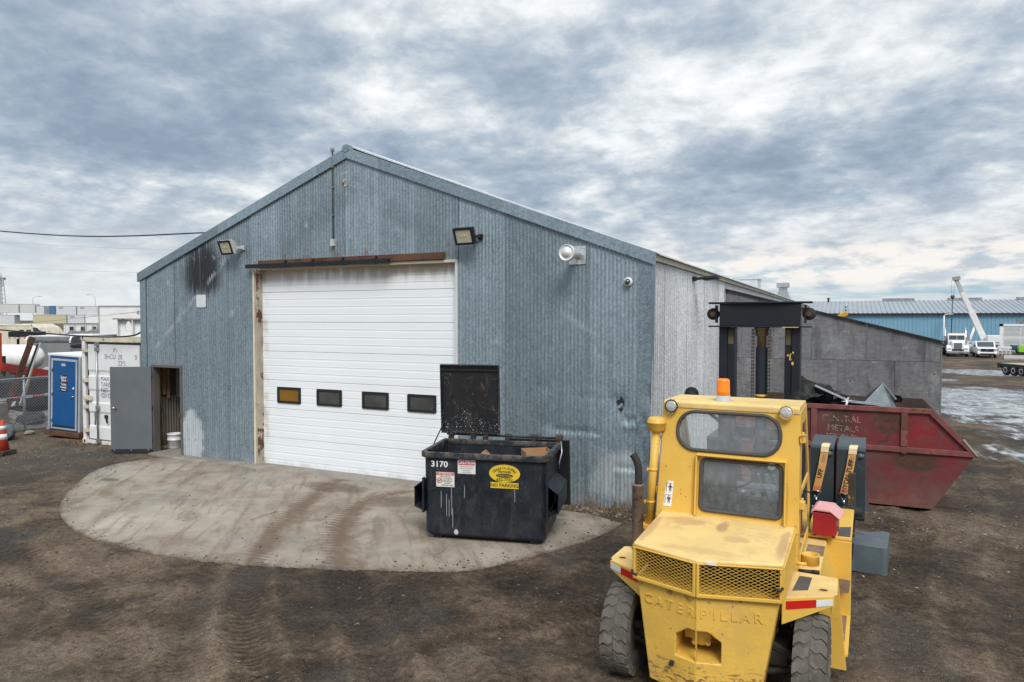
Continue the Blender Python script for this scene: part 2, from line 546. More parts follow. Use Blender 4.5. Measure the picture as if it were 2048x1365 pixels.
MAT['ink_blue'] = paint('faded_blue_ink', (.10, .16, .27), .6, var=.3, vscale=6, chips=((.6, .62, .62), .60, 9))
MAT['navylabel'] = paint('navy_label', (.012, .014, .06), .45, var=.08)
MAT['pink'] = paint('pink_stripe', (.62, .06, .12), .5)
MAT['glass_cab'] = glass('cab_glass', (.90, .95, .97), .15, (.50, .56, .59), .05)  # bluish film colour: dust plus painted-in reflection of the sky
MAT['pane'] = paint('dark_window_pane', (.070, .074, .068), .05, var=.3, vscale=2.5, spec=1.0)
MAT['veh_glass'] = paint('vehicle_glass', (.03, .045, .05), .06, var=.1, spec=.9)
MAT['flood_lens'] = paint('floodlight_reflector', (.62, .60, .52), .25, .2, var=.12, vscale=9)
MAT['led'] = paint('yellow_led_chip', (.72, .62, .12), .4, var=.05)
MAT['mesh_wire'] = paint('galvanised_wire', (.28, .30, .32), .5, .5, var=.1)
MAT['straw'] = paint('dry_straw', (.24, .155, .075), .9, var=.4, vscale=9)
MAT['tan'] = paint('tan_container_paint', (.52, .47, .30), .6, var=.06)
MAT['blue_far'] = paint('blue_container_paint', (.075, .17, .32), .6, var=.08)
MAT['tinted'] = paint('black_cable_sheath', (.012, .012, .013), .5, var=.1)

def zinc(name, base=(.212, .268, .305), front=False, rough=.5, metal=.40, streak=.5):
    m, n = new_mat(name)
    p = n.node('ShaderNodeTexCoord').outputs['Object']
    rnd = n.node('ShaderNodeObjectInfo').outputs['Random']
    x, y, z = n.xyz(p)
    big = n.noise(n.vadd(p, n.comb(n.mul(rnd, 9.0), 0, 0)), .8, 4, .6)
    c = n.mix(n.smooth(big, .3, .72), tuple(k * .84 for k in base), tuple(k * 1.14 for k in base))
    # crystal spangle
    sp = n.voronoi(p, 36, 'F1', 1)
    spv = n.xyz(sp)[0]
    c = n.mix(.50, c, n.mix(spv, tuple(k * .60 for k in base), tuple(k * 1.42 for k in base)))
    # rain run marks
    st = n.noise(n.vmul(n.vadd(p, n.comb(n.mul(rnd, 5.0), 0, 0)), (9, 9, .32)), 1.5, 5, .62)
    c = n.mix(n.mul(n.smooth(st, .46, .66), .40 * streak), c, tuple(min(1, k * 1.75) for k in base))
    c = n.mix(n.mul(n.smooth(st, .52, .34), .30 * streak), c, tuple(k * .62 for k in base))
    # each sheet has weathered its own way
    tone = n.lin(rnd, 0, 1, .82, 1.18)
    c = n.vmul(c, n.comb(tone, tone, tone))
    rg = n.lin(spv, 0, 1, rough - .1, rough + .12)
    if front:
        run = n.noise(n.vmul(p, (14, 1, .5)), 2.2, 4, .65)
        rag = n.noise(p, 3.0, 5, .65)
        # soot run below the left eave
        soot = n.mul(n.blob(x, z, -12.98, 4.20, .80, 1.05), n.smooth(run, .22, .50))
        soot = n.mul(n.smooth(soot, .05, .55), n.smooth(n.add(z, n.mul(n.sub(run, .5), .8)), 3.55, 3.95))
        c = n.mix(n.mul(soot, .93), c, (.018, .015, .016))
        # ghost of an old, lower gable
        for sgn in (1, -1):
            line = n.sub(z, n.sub(6.0, n.mul(n.math('ABSOLUTE', n.sub(x, -8.7)), .62)))
            band = n.mul(n.box(line, -.42, .02, .12), n.smooth(z, 4.3, 4.9))
            break
        c = n.mix(n.mul(n.mul(band, n.smooth(rag, .35, .62)), .45), c, (.125, .150, .180))
        # white scratches along the old roof line, left and right
        l2 = n.sub(z, n.add(n.mul(n.sub(x, -14.4), .86), 2.55))
        saw = n.mul(n.math('PINGPONG', x, .034), 3.2)
        w1 = n.mul(n.box(n.sub(l2, saw), -.04, .07, .035), n.mul(n.box(x, -14.6, -11.9, .05), n.smooth(n.noise(p, 5, 3), .38, .55)))
        w1 = n.mul(w1, n.smooth(n.math('ABSOLUTE', n.sub(x, -13.0)), .12, .22))
        l3 = n.sub(z, n.add(n.mul(n.sub(x, -4.5), -.62), 3.30))
        w2 = n.mul(n.box(n.sub(l3, saw), -.04, .07, .035), n.box(x, -4.4, -3.75, .05))
        c = n.mix(n.mul(n.mx(w1, n.mul(w2, .6)), .50), c, (.50, .55, .58))
        # white overspray low down
        k1 = n.mul(n.smooth(n.add(n.blob(x, z, -13.38, .42, .52, .85), n.mul(n.sub(rag, .5), 1.1)), .10, .42), n.smooth(run, .26, .5))
        k2 = n.mul(n.smooth(n.add(n.blob(x, z, -3.25, .55, .75, .62), n.mul(n.sub(rag, .5), .6)), .12, .5), n.smooth(run, .25, .6))
        k3 = n.mul(n.smooth(z, .32, .02), n.smooth(rag, .42, .7))
        c = n.mix(n.mul(n.mx(n.mx(k1, n.mul(k2, .75)), n.mul(k3, .45)), .85), c, (.60, .65, .68))
        # black drips where brackets were cut off
        for cx, cz in ((-3.34, 1.84), (-2.93, 1.86)):
            d1 = n.mul(n.blob(x, n.sub(z, n.mul(n.sub(run, .5), .2)), cx, cz - .06, .085, .16), 3.0)
            d1 = n.mul(d1, n.smooth(n.noise(p, 16, 4), .40, .54))
            c = n.mix(n.mn(d1, .95), c, (.012, .012, .014))
        # rust at the foot and over the door track hangers
        rs = n.mul(n.smooth(z, .14, .02), n.smooth(n.noise(p, 6, 5, .7), .50, .66))
        for hx in (-10.55, -9.95, -9.2, -8.45, -6.6):
            rs = n.mx(rs, n.mul(n.blob(x, z, hx, 4.48, .17, .24), n.smooth(n.noise(p, 9, 4, .7), .42, .62)))
        c = n.mix(n.mul(rs, .7), c, (.17, .09, .05))
    bp = n.add(n.mul(n.noise(p, 4, 3), .6), n.mul(spv, .05))
    finish(n, c, rg, metal, bp, .012, .5)
    return m
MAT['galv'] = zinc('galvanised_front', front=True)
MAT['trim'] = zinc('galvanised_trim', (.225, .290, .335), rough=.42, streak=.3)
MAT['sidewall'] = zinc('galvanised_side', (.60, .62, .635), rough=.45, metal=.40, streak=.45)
MAT['shiny'] = zinc('new_zinc_plate', (.66, .68, .69), rough=.3, metal=.7, streak=.1)

def plywood():
    m, n = new_mat('weathered_plywood')
    p = n.node('ShaderNodeTexCoord').outputs['Object']
    rnd = n.node('ShaderNodeObjectInfo').outputs['Random']
    q = n.vadd(p, n.comb(n.mul(rnd, 31.0), 0, n.mul(rnd, 17.0)))
    x, y, z = n.xyz(q)
    g = n.noise(n.vmul(q, (1.6, 1, 4.5)), 2.6, 6, .66, 1.2)
    gv = n.noise(n.vmul(q, (8, 1, 1.0)), 2.2, 5, .6)
    c = n.ramp(g, [(.25, (.105, .105, .112)), (.5, (.160, .160, .168)), (.75, (.225, .222, .226))])
    c = n.mix(n.mul(n.smooth(gv, .45, .72), .45), c, (.075, .075, .08))
    pale = n.noise(n.vmul(q, (1, 1, .8)), 1.2, 6, .7)
    c = n.mix(n.mul(n.smooth(pale, .53, .70), .62), c, (.32, .325, .33))
    drk = n.noise(n.vmul(n.vadd(q, (4, 4, 4)), (2.2, 1, .55)), 1.3, 5, .66)
    c = n.mix(n.mul(n.smooth(drk, .50, .68), .62), c, (.055, .056, .062))
    kn = n.voronoi(n.vmul(q, (1, 1, 1.5)), 2.6, 'F1', 0)
    kd = n.mul(n.smooth(kn, .10, .04), n.smooth(n.noise(q, 1.7, 2), .46, .5))
    c = n.mix(kd, c, (.03, .026, .024))
    ring = n.mul(n.box(kn, .10, .14, .015), n.smooth(n.noise(q, 1.7, 2), .46, .5))
    c = n.mix(n.mul(ring, .6), c, (.36, .35, .33))
    tone = n.lin(rnd, 0, 1, .88, 1.12)
    c = n.vmul(c, n.comb(tone, tone, tone))
    finish(n, c, .85, 0, g, .004)
    return m
MAT['ply'] = plywood()

def overhead_white():
    m, n = new_mat('white_door_enamel')
    p = n.node('ShaderNodeTexCoord').outputs['Object']
    x, y, z = n.xyz(p)
    c = n.mix(n.noise(p, 1.2, 4), (.74, .785, .815), (.80, .84, .865))
    st = n.noise(n.vmul(p, (3.2, 1, .5)), 2.0, 5, .6)
    top = n.mul(n.smooth(z, 3.72, 4.22), n.smooth(n.add(st, n.mul(n.smooth(z, 3.9, 4.25), .30)), .36, .76))
    c = n.mix(n.mul(top, .85), c, (.36, .27, .17))
    ed = n.mul(n.smooth(x, -11.12, -11.26), n.smooth(n.noise(p, 4, 4), .45, .65))
    c = n.mix(n.mul(ed, .5), c, (.45, .34, .22))
    ft = n.mul(n.smooth(z, .26, .05), n.smooth(n.noise(p, 5, 5, .65), .40, .70))
    c = n.mix(n.mul(ft, .4), c, (.42, .36, .28))
    finish(n, c, .38, 0, n.noise(p, 3, 2), .004, bs=.4)
    return m
MAT['door_white'] = overhead_white()

def dumpster_black():
    m, n = new_mat('scuffed_black_steel')
    p = n.node('ShaderNodeTexCoord').outputs['Object']
    x, y, z = n.xyz(p)
    a = n.noise(p, 2.2, 6, .7)
    c = n.mix(n.smooth(a, .35, .7), (.008, .012, .018), (.020, .026, .034))
    sm = n.noise(n.vmul(p, (3, 3, 1.2)), 2.2, 6, .72, .6)
    c = n.mix(n.mul(n.smooth(sm, .50, .68), .55), c, (.060, .053, .048))
    fl = n.noise(p, 55, 3, .7)
    k = n.mul(n.smooth(fl, .66, .72), n.smooth(n.noise(p, 3.4, 3), .48, .62))
    c = n.mix(n.mul(k, .75), c, (.42, .44, .46))
    for rx, z0, z1 in ((.255, .46, .70), (.335, .34, .66), (.372, .33, .58), (.41, .36, .76), (.425, .18, .46), (.60, .62, .80), (1.33, .60, .78)):
        ln = n.mul(n.smooth(n.math('ABSOLUTE', n.sub(n.add(x, n.mul(n.sub(n.noise(n.vmul(p, (1, 1, 6)), 3, 2), .5), .012)), rx)), .006, .002), n.box(z, z0, z1, .02))
        c = n.mix(n.mul(n.mul(ln, n.smooth(y, .10, .05)), .65), c, (.46, .48, .50))
    c = n.mix(n.mul(n.smooth(n.blob(x, z, .475, .115, .035, .05), .0, .3), n.smooth(y, .10, .05)), c, (.50, .52, .53))
    ru = n.noise(n.vmul(p, (30, 30, .6)), 1.0, 3, .6)
    c = n.mix(n.mul(n.mul(n.smooth(ru, .70, .735), n.smooth(n.noise(p, 1.6, 3), .50, .6)), .5), c, (.34, .36, .37))
    edge = n.mul(n.smooth(z, 1.16, 1.24), n.smooth(n.noise(p, 7, 5, .7), .42, .66))
    c = n.mix(n.mul(edge, .6), c, (.20, .165, .13))
    finish(n, c, n.lin(a, .3, .7, .38, .62), .0, n.noise(p, 5, 4), .01, .35)
    return m
MAT['dump'] = dumpster_black()

def lid_black():
    m, n = new_mat('spattered_black_lid')
    p = n.node('ShaderNodeTexCoord').outputs['Object']
    x, y, z = n.xyz(p)
    c = n.mix(n.noise(p, 2.5, 5, .7), (.006, .007, .009), (.022, .022, .024))
    br = n.mul(n.noise(n.vmul(p, (5, 5, 1.6)), 1.6, 6, .72, .5), 1.0)
    c = n.mix(n.mul(n.smooth(br, .54, .70), .6), c, (.12, .085, .06))
    lowk = n.add(n.smooth(z, 2.05, 1.35), n.mul(n.smooth(x, .75, .05), .25))
    fl = n.noise(p, 48, 3, .72)
    k = n.mul(n.smooth(fl, .60, .66), n.smooth(n.add(n.noise(p, 5.5, 5), n.mul(lowk, .20)), .57, .74))
    c = n.mix(n.mul(k, .9), c, (.62, .66, .70))
    finish(n, c, .42, 0, n.noise(p, 6, 4), .006)
    return m
MAT['lid'] = lid_black()

def skip_red():
    m, n = new_mat('weathered_red_steel')
    p = n.node('ShaderNodeTexCoord').outputs['Object']
    x, y, z = n.xyz(p)
    a = n.noise(p, 1.1, 6, .68, .5)
    c = n.ramp(a, [(.38, (.115, .048, .044)), (.48, (.125, .030, .030)), (.57, (.165, .014, .019)), (.68, (.22, .010, .016))])
    b = n.noise(p, 6, 6, .75)
    c = n.mix(n.mul(n.smooth(b, .46, .66), .8), c, (.115, .046, .038))
    g = n.noise(n.vadd(p, (3, 1, 5)), 2.3, 6, .74, .9)
    c = n.mix(n.mul(n.smooth(g, .60, .66), .85), c, (.045, .026, .016))
    big = n.mx(n.blob(x, z, 1.12, .80, .46, .20), n.mx(n.blob(x, z, .70, 1.40, .34, .22), n.blob(x, z, -.02, 1.42, .22, .26)))
    big = n.mul(n.smooth(big, .02, .40), n.smooth(n.noise(p, 4.5, 6, .75, 1.0), .36, .54))
    c = n.mix(n.mul(big, .9), c, (.050, .030, .014))
    low = n.mul(n.smooth(z, .55, .0), n.smooth(n.noise(p, 3, 5, .7), .30, .62))
    c = n.mix(n.mul(low, .55), c, (.21, .115, .085))
    finish(n, c, .6, 0, b, .004)
    return m
MAT['skip'] = skip_red()
MAT['skip_in'] = paint('rusty_skip_inside', (.060, .038, .030), .85, var=.35, vscale=4, dirt=((.03, .022, .02), .3), bump=.004)
MAT['skip_rim'] = paint('scuffed_red_rim', (.19, .058, .052), .65, var=.3, vscale=5, dirt=((.10, .05, .04), .3), rust=(.3, 5))
# ------------------------------------------------------------------ ground
NP = np.random.RandomState(3)
_lat = NP.rand(256, 256)
def vnoise(x, y, f, seed=0):
    x = np.asarray(x) * f + seed * 13.37; y = np.asarray(y) * f + seed * 7.77
    xi = np.floor(x).astype(int); yi = np.floor(y).astype(int)
    fx = x - xi; fy = y - yi
    fx = fx * fx * (3 - 2 * fx); fy = fy * fy * (3 - 2 * fy)
    g = lambda a, b: _lat[a & 255, b & 255]
    return ((g(xi, yi) * (1 - fx) + g(xi + 1, yi) * fx) * (1 - fy) + (g(xi, yi + 1) * (1 - fx) + g(xi + 1, yi + 1) * fx) * fy) - .5
def fbm(x, y, f, o=4, seed=0, g=.5):
    s = 0; a = 1
    for i in range(o):
        s = s + a * vnoise(x, y, f * 2 ** i, seed + i * 3); a *= g
    return s
def sstep(x, a, b):
    t = np.clip((np.asarray(x, float) - a) / (b - a), 0, 1)
    return t * t * (3 - 2 * t)
def gz(x, y):
    """the yard falls away gently to the right and behind the sheds"""
    x = np.asarray(x, float); y = np.asarray(y, float)
    return -.0255 * np.clip(y - 19, 0, 62) * sstep(x + .05 * (y - 19), -16, -2)
def gzs(x, y):
    return float(gz(x, y))

APRON = [(-13.86, 11.16), (-14.16, 10.69), (-14.30, 10.04), (-14.02, 9.30), (-13.30, 8.50), (-12.35, 7.62), (-11.30, 6.95), (-10.0, 6.50), (-8.87, 6.40),
         (-7.59, 6.48), (-6.24, 6.83), (-5.04, 7.28), (-4.40, 7.58), (-4.10, 7.84), (-3.74, 8.50), (-3.42, 9.15), (-3.20, 9.75), (-3.08, 10.45),
         (-3.62, 10.70), (-6.3, 10.95), (-6.44, 11.24), (-11.40, 11.24)]
def smooth_poly(pts, k, i0, i1):
    """Catmull-Rom through pts between i0 and i1, straight elsewhere"""
    out = []
    n = len(pts)
    for i in range(n):
        p1, p2 = np.array(pts[i]), np.array(pts[(i + 1) % n])
        if i0 <= i < i1:
            p0, p3 = np.array(pts[max(i - 1, i0)]), np.array(pts[min(i + 2, i1)])
            for t in np.arange(k) / k:
                out.append(.5 * ((2 * p1) + (p2 - p0) * t + (2 * p0 - 5 * p1 + 4 * p2 - p3) * t * t + (3 * p1 - p0 - 3 * p2 + p3) * t ** 3))
        else:
            for t in np.arange(k) / k:
                out.append(p1 + (p2 - p1) * t)
    return np.array(out)
AP = smooth_poly(APRON, 8, 0, 17)
def inside(px, py, poly):
    px = np.asarray(px); py = np.asarray(py)
    r = np.zeros(px.shape, bool)
    n = len(poly)
    for i in range(n):
        x1, y1 = poly[i]; x2, y2 = poly[(i + 1) % n]
        if y1 == y2: continue
        c = ((y1 > py) != (y2 > py)) & (px < (x2 - x1) * (py - y1) / (y2 - y1) + x1)
        r ^= c
    return r
def polydist(px, py, line, closed=False):
    """distance, side and arc length along a polyline"""
    best = np.full(px.shape, 1e9); side = np.zeros(px.shape); arc = np.zeros(px.shape)
    s0 = 0
    m = len(line) if closed else len(line) - 1
    for i in range(m):
        a = np.array(line[i]); b = np.array(line[(i + 1) % len(line)])
        d = b - a; L = np.hypot(*d)
        if L < 1e-9: continue
        t = np.clip(((px - a[0]) * d[0] + (py - a[1]) * d[1]) / L ** 2, 0, 1)
        dx = px - a[0] - t * d[0]; dy = py - a[1] - t * d[1]
        q = np.hypot(dx, dy)
        k = q < best
        best = np.where(k, q, best)
        side = np.where(k, np.sign(d[0] * dy - d[1] * dx) * q, side)
        arc = np.where(k, s0 + t * L, arc)
        s0 += L
    return best, side, arc
TRACKS = [([(-9.0, 11.2), (-8.75, 10.3), (-8.31, 9.23), (-7.7, 7.95), (-6.85, 6.59), (-5.6, 5.3), (-4.44, 4.4), (-2.5, 2.6)], .21, 1.0),
          ([(-7.0, 11.2), (-7.33, 10.45), (-7.42, 9.64), (-6.9, 8.4), (-5.9, 7.16), (-4.93, 6.25), (-3.49, 4.95), (-1.2, 2.6)], .23, 1.0),
          ([(-7.1, 9.0), (-6.45, 8.2), (-5.55, 7.0), (-4.5, 6.3), (-3.0, 5.4), (-.8, 3.4)], .16, .6),
          ([(-9.6, 9.4), (-8.6, 8.2), (-7.7, 6.9), (-6.6, 5.5), (-5.2, 4.1)], .17, .45),
          ([(-13.5, 5.8), (-10.4, 5.7), (-8.0, 5.2), (-5.9, 4.2), (-4.3, 3.1)], .22, .5),
          ([(-1.0, 9.4), (-2.1, 7.7), (-3.4, 6.0), (-4.6, 4.6), (-5.6, 3.2)], .20, .7),
          ([(1.3, 18.0), (1.0, 12.0), (.62, 9.0), (.55, 6.4), (1.0, 4.0)], .22, .6),
          ([(3.4, 22.0), (2.6, 14.0), (1.75, 9.5), (1.5, 7.0), (1.6, 4.0)], .24, .5),
          ([(3.2, 40.0), (4.4, 30.0), (4.0, 20.0), (2.7, 11.0)], .3, .5)]

def axis(dense, lo, hi, far_lo, far_hi, g=1.12):
    c = list(np.arange(lo, hi, dense))
    d = dense; x = lo; left = []
    while x > far_lo:
        d *= g; x -= d; left.append(x)
    d = dense; x = c[-1]; right = []
    while x < far_hi:
        d = min(d * g, 60); x += d; right.append(x)
    return np.array(left[::-1] + c + right)
gx = axis(.042, -13.5, 4.2, -900, 900, 1.09)
gy = axis(.042, 3.6, 13.2, -160, 2200, 1.035)
X, Y = np.meshgrid(gx, gy)
near = np.exp(-np.clip(np.hypot(X + 4, Y - 8) - 14, 0, None) / 16)
Z = gz(X, Y)
rough_z = .022 * fbm(X, Y, .9, 3, 1) * 1.6 + .022 * fbm(X, Y, 4.2, 3, 5) + .017 * fbm(X, Y, 13, 2, 9)
track = np.zeros(X.shape)
rut = np.zeros(X.shape)
ridge = np.zeros(X.shape)
m = (X > -16) & (X < 9) & (Y > 2) & (Y < 44)
for line, w, k in TRACKS:
    d, sd, arc = polydist(X[m], Y[m], line)
    body = np.exp(-(d / w) ** 2 * 1.2)
    lug = np.sin(arc * 2 * math.pi / .105 + np.abs(sd) * 16 + 5.5 * fbm(X[m], Y[m], 2.2, 3, 27)) * (d < w * 1.05)
    lug = np.clip(lug * 1.8, -1, 1)
    ridge[m] += k * (.55 * lug * body + .5 * np.exp(-((d - w * 1.35) / (w * .4)) ** 2)) * np.clip(.85 + 1.0 * fbm(X[m], Y[m], .9, 2, 19), 0, 1)
    wob = .55 + .9 * fbm(X[m], Y[m], .8, 2, 11)
    rut[m] += k * (-.040 * body + .030 * np.exp(-((d - w * 1.35) / (w * .35)) ** 2) + .012 * lug * body * np.clip(wob, .1, 1))
    track[m] = np.maximum(track[m], k * body * np.clip(.75 + 1.0 * fbm(X[m], Y[m], 1.1, 3, 17), 0, 1))
Z = Z + (rough_z + rut) * near
ins = inside(X, Y, AP)
ad, _, _ = polydist(X[m], Y[m], AP, True)
dist_ap = np.full(X.shape, 9.0); dist_ap[m] = ad
Z = np.where(ins, np.minimum(Z, .012) - .07 * sstep(dist_ap, .05, .4), Z)
edge_band = (~ins) & (dist_ap < .35)
Z = np.where(edge_band, Z * sstep(dist_ap, 0, .35) + (.012 + .010 * fbm(X, Y, 3, 3, 23)) * (1 - sstep(dist_ap, 0, .35)), Z)
# under the sheds and along their walls
Z = np.where((X > -15.1) & (X < -2.7) & (Y > 11.3) & (Y < 66), np.minimum(Z, -.12), Z)
Z = np.where((X > -16.9) & (X < -2.4) & (Y > 10.85) & (Y <= 11.3) & ~ins, Z * .4 + .02, Z)
nx, ny = len(gx), len(gy)
me = bpy.data.meshes.new('ground')
vv = np.stack([X, Y, Z], -1).reshape(-1, 3)
ii = np.arange(nx * ny).reshape(ny, nx)
ff = np.stack([ii[:-1, :-1], ii[:-1, 1:], ii[1:, 1:], ii[1:, :-1]], -1).reshape(-1, 4)
me.vertices.add(len(vv)); me.vertices.foreach_set('co', vv.ravel())
me.loops.add(len(ff) * 4); me.loops.foreach_set('vertex_index', ff.ravel())
me.polygons.add(len(ff)); me.polygons.foreach_set('loop_start', np.arange(len(ff)) * 4)
me.polygons.foreach_set('use_smooth', np.ones(len(ff), bool))
me.update(calc_edges=True); me.validate()
at = me.attributes.new('track', 'FLOAT', 'POINT'); at.data.foreach_set('value', track.ravel().astype(np.float32))
at = me.attributes.new('ridge', 'FLOAT', 'POINT'); at.data.foreach_set('value', ridge.ravel().astype(np.float32))

def ground_mat():
    m, n = new_mat('wet_dirt_yard')
    p = n.node('ShaderNodeNewGeometry').outputs['Position']
    x, y, z = n.xyz(p)
    p = n.comb(x, y, 0.0)
    tr = n.attr('track')
    big = n.noise(p, .22, 4, .6, .3)
    mid = n.noise(n.vadd(p, (7, 3, 0)), 1.1, 6, .66, .25)
    fine = n.noise(p, 9, 6, .72)
    s = n.add(n.add(n.mul(big, .45), n.mul(mid, .40)), n.mul(fine, .22))
    s = n.add(.535, n.mul(n.sub(s, .525), 2.4))
    s = n.sub(s, n.mul(tr, .07))
    s = n.add(s, n.mul(n.attr('ridge'), .20))
    c = n.ramp(s, [(.34, (.022, .0148, .0095)), (.44, (.046, .0320, .0205)), (.53, (.078, .0550, .0360)), (.62, (.124, .090, .060)), (.76, (.185, .140, .096))])
    # bluish grey damp silt and paler dry gravel in places
    gq = n.noise(n.vadd(p, (21, 4, 0)), .55, 5, .62, .5)
    c = n.mix(n.mul(n.smooth(gq, .52, .68), .5), c, (.076, .071, .067))
    dry = n.mx(n.blob(x, y, -19, 9.6, 6.0, 3.2), n.blob(x, y, -9, 2.6, 6, 2.0))
    c = n.mix(n.mul(n.smooth(dry, 0, .6), .40), c, (.115, .098, .078))
    c = n.mix(n.mul(tr, .30), c, (.066, .042, .024))
    gn = n.noise(n.vadd(p, (1, 8, 0)), 55, 4, .7)
    gk = n.lin(gn, .30, .70, .58, 1.40)
    gm = n.noise(n.vadd(p, (4, 2, 0)), 17, 4, .68)
    gk = n.mul(gk, n.lin(gm, .3, .7, .60, 1.35))
    c = n.vmul(c, n.comb(gk, gk, gk))
    # grit: single pale and dark stones
    g1 = n.voronoi(p, 46, 'F1', 0); g1c = n.xyz(n.voronoi(p, 46, 'F1', 1))[0]
    gr = n.mul(n.smooth(g1, .34, .20), n.smooth(g1c, .62, .78))
    c = n.mix(n.mul(gr, .75), c, n.mix(g1c, (.06, .052, .045), (.20, .175, .15)))
    g2 = n.voronoi(n.vadd(p, (5, 5, 0)), 90, 'F1', 0); g2c = n.xyz(n.voronoi(n.vadd(p, (5, 5, 0)), 90, 'F1', 1))[1]
    c = n.mix(n.mul(n.mul(n.smooth(g2, .4, .2), n.smooth(g2c, .5, .9)), .6), c, (.14, .125, .11))
    c = n.mix(n.mul(n.mul(n.smooth(g2, .4, .2), n.smooth(g2c, .35, .1)), .5), c, (.015, .013, .012))
    # standing water in the low part of the yard on the right
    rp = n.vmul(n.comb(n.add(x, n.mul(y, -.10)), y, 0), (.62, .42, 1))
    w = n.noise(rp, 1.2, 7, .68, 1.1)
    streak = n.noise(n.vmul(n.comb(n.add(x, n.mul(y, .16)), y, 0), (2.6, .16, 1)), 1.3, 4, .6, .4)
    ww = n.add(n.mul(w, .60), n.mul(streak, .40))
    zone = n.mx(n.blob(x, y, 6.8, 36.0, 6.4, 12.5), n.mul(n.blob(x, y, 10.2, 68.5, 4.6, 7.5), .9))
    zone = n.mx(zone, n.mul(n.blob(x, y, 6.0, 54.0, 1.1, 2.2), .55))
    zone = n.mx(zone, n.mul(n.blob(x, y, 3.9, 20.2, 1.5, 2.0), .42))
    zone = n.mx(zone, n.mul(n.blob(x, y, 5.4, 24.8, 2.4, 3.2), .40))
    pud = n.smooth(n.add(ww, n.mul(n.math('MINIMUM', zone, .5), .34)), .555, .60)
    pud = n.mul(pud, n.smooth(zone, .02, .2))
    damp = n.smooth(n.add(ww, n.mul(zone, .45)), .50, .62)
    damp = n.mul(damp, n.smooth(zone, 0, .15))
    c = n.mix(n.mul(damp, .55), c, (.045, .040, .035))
    sky_sheen = n.smooth(n.noise(n.vmul(p, (1.3, .7, 1)), 1.5, 7, .72, .8), .42, .60)
    c = n.mix(pud, c, n.mix(sky_sheen, (.06, .060, .060), (.52, .555, .58)))  # pale sheen of the reflected sky painted into the puddle colour
    dm2 = n.smooth(n.sub(.62, s), .06, .24)
    rg = n.sub(n.lin(fine, .2, .8, .95, .72), n.mul(dm2, .22))
    rg = n.mix(n.mul(damp, .75), n.comb(rg, rg, rg), (.34, .34, .34))
    rg = n.mix(pud, rg, (.14, .14, .14))
    h = n.add(n.add(n.mul(fine, .55), n.mul(n.noise(p, 32, 5, .7), .35)), n.mul(n.inv(n.smooth(g1, .1, .45)), n.mul(n.smooth(g1c, .55, .8), .25)))
    h = n.add(h, n.mul(mid, .8))
    h = n.mul(h, n.sub(1.0, n.mul(pud, .90)))
    h = n.add(h, n.mul(n.mul(n.noise(n.vmul(p, (1, .6, 1)), 5.5, 3, .5), pud), .35))
    finish(n, c, rg, 0, h, .06, n.add(.22, n.mul(n.mx(pud, n.mul(damp, .4)), .75)))
    return m
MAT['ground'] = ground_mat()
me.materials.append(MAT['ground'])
tag(link('ground', me), kind='structure')

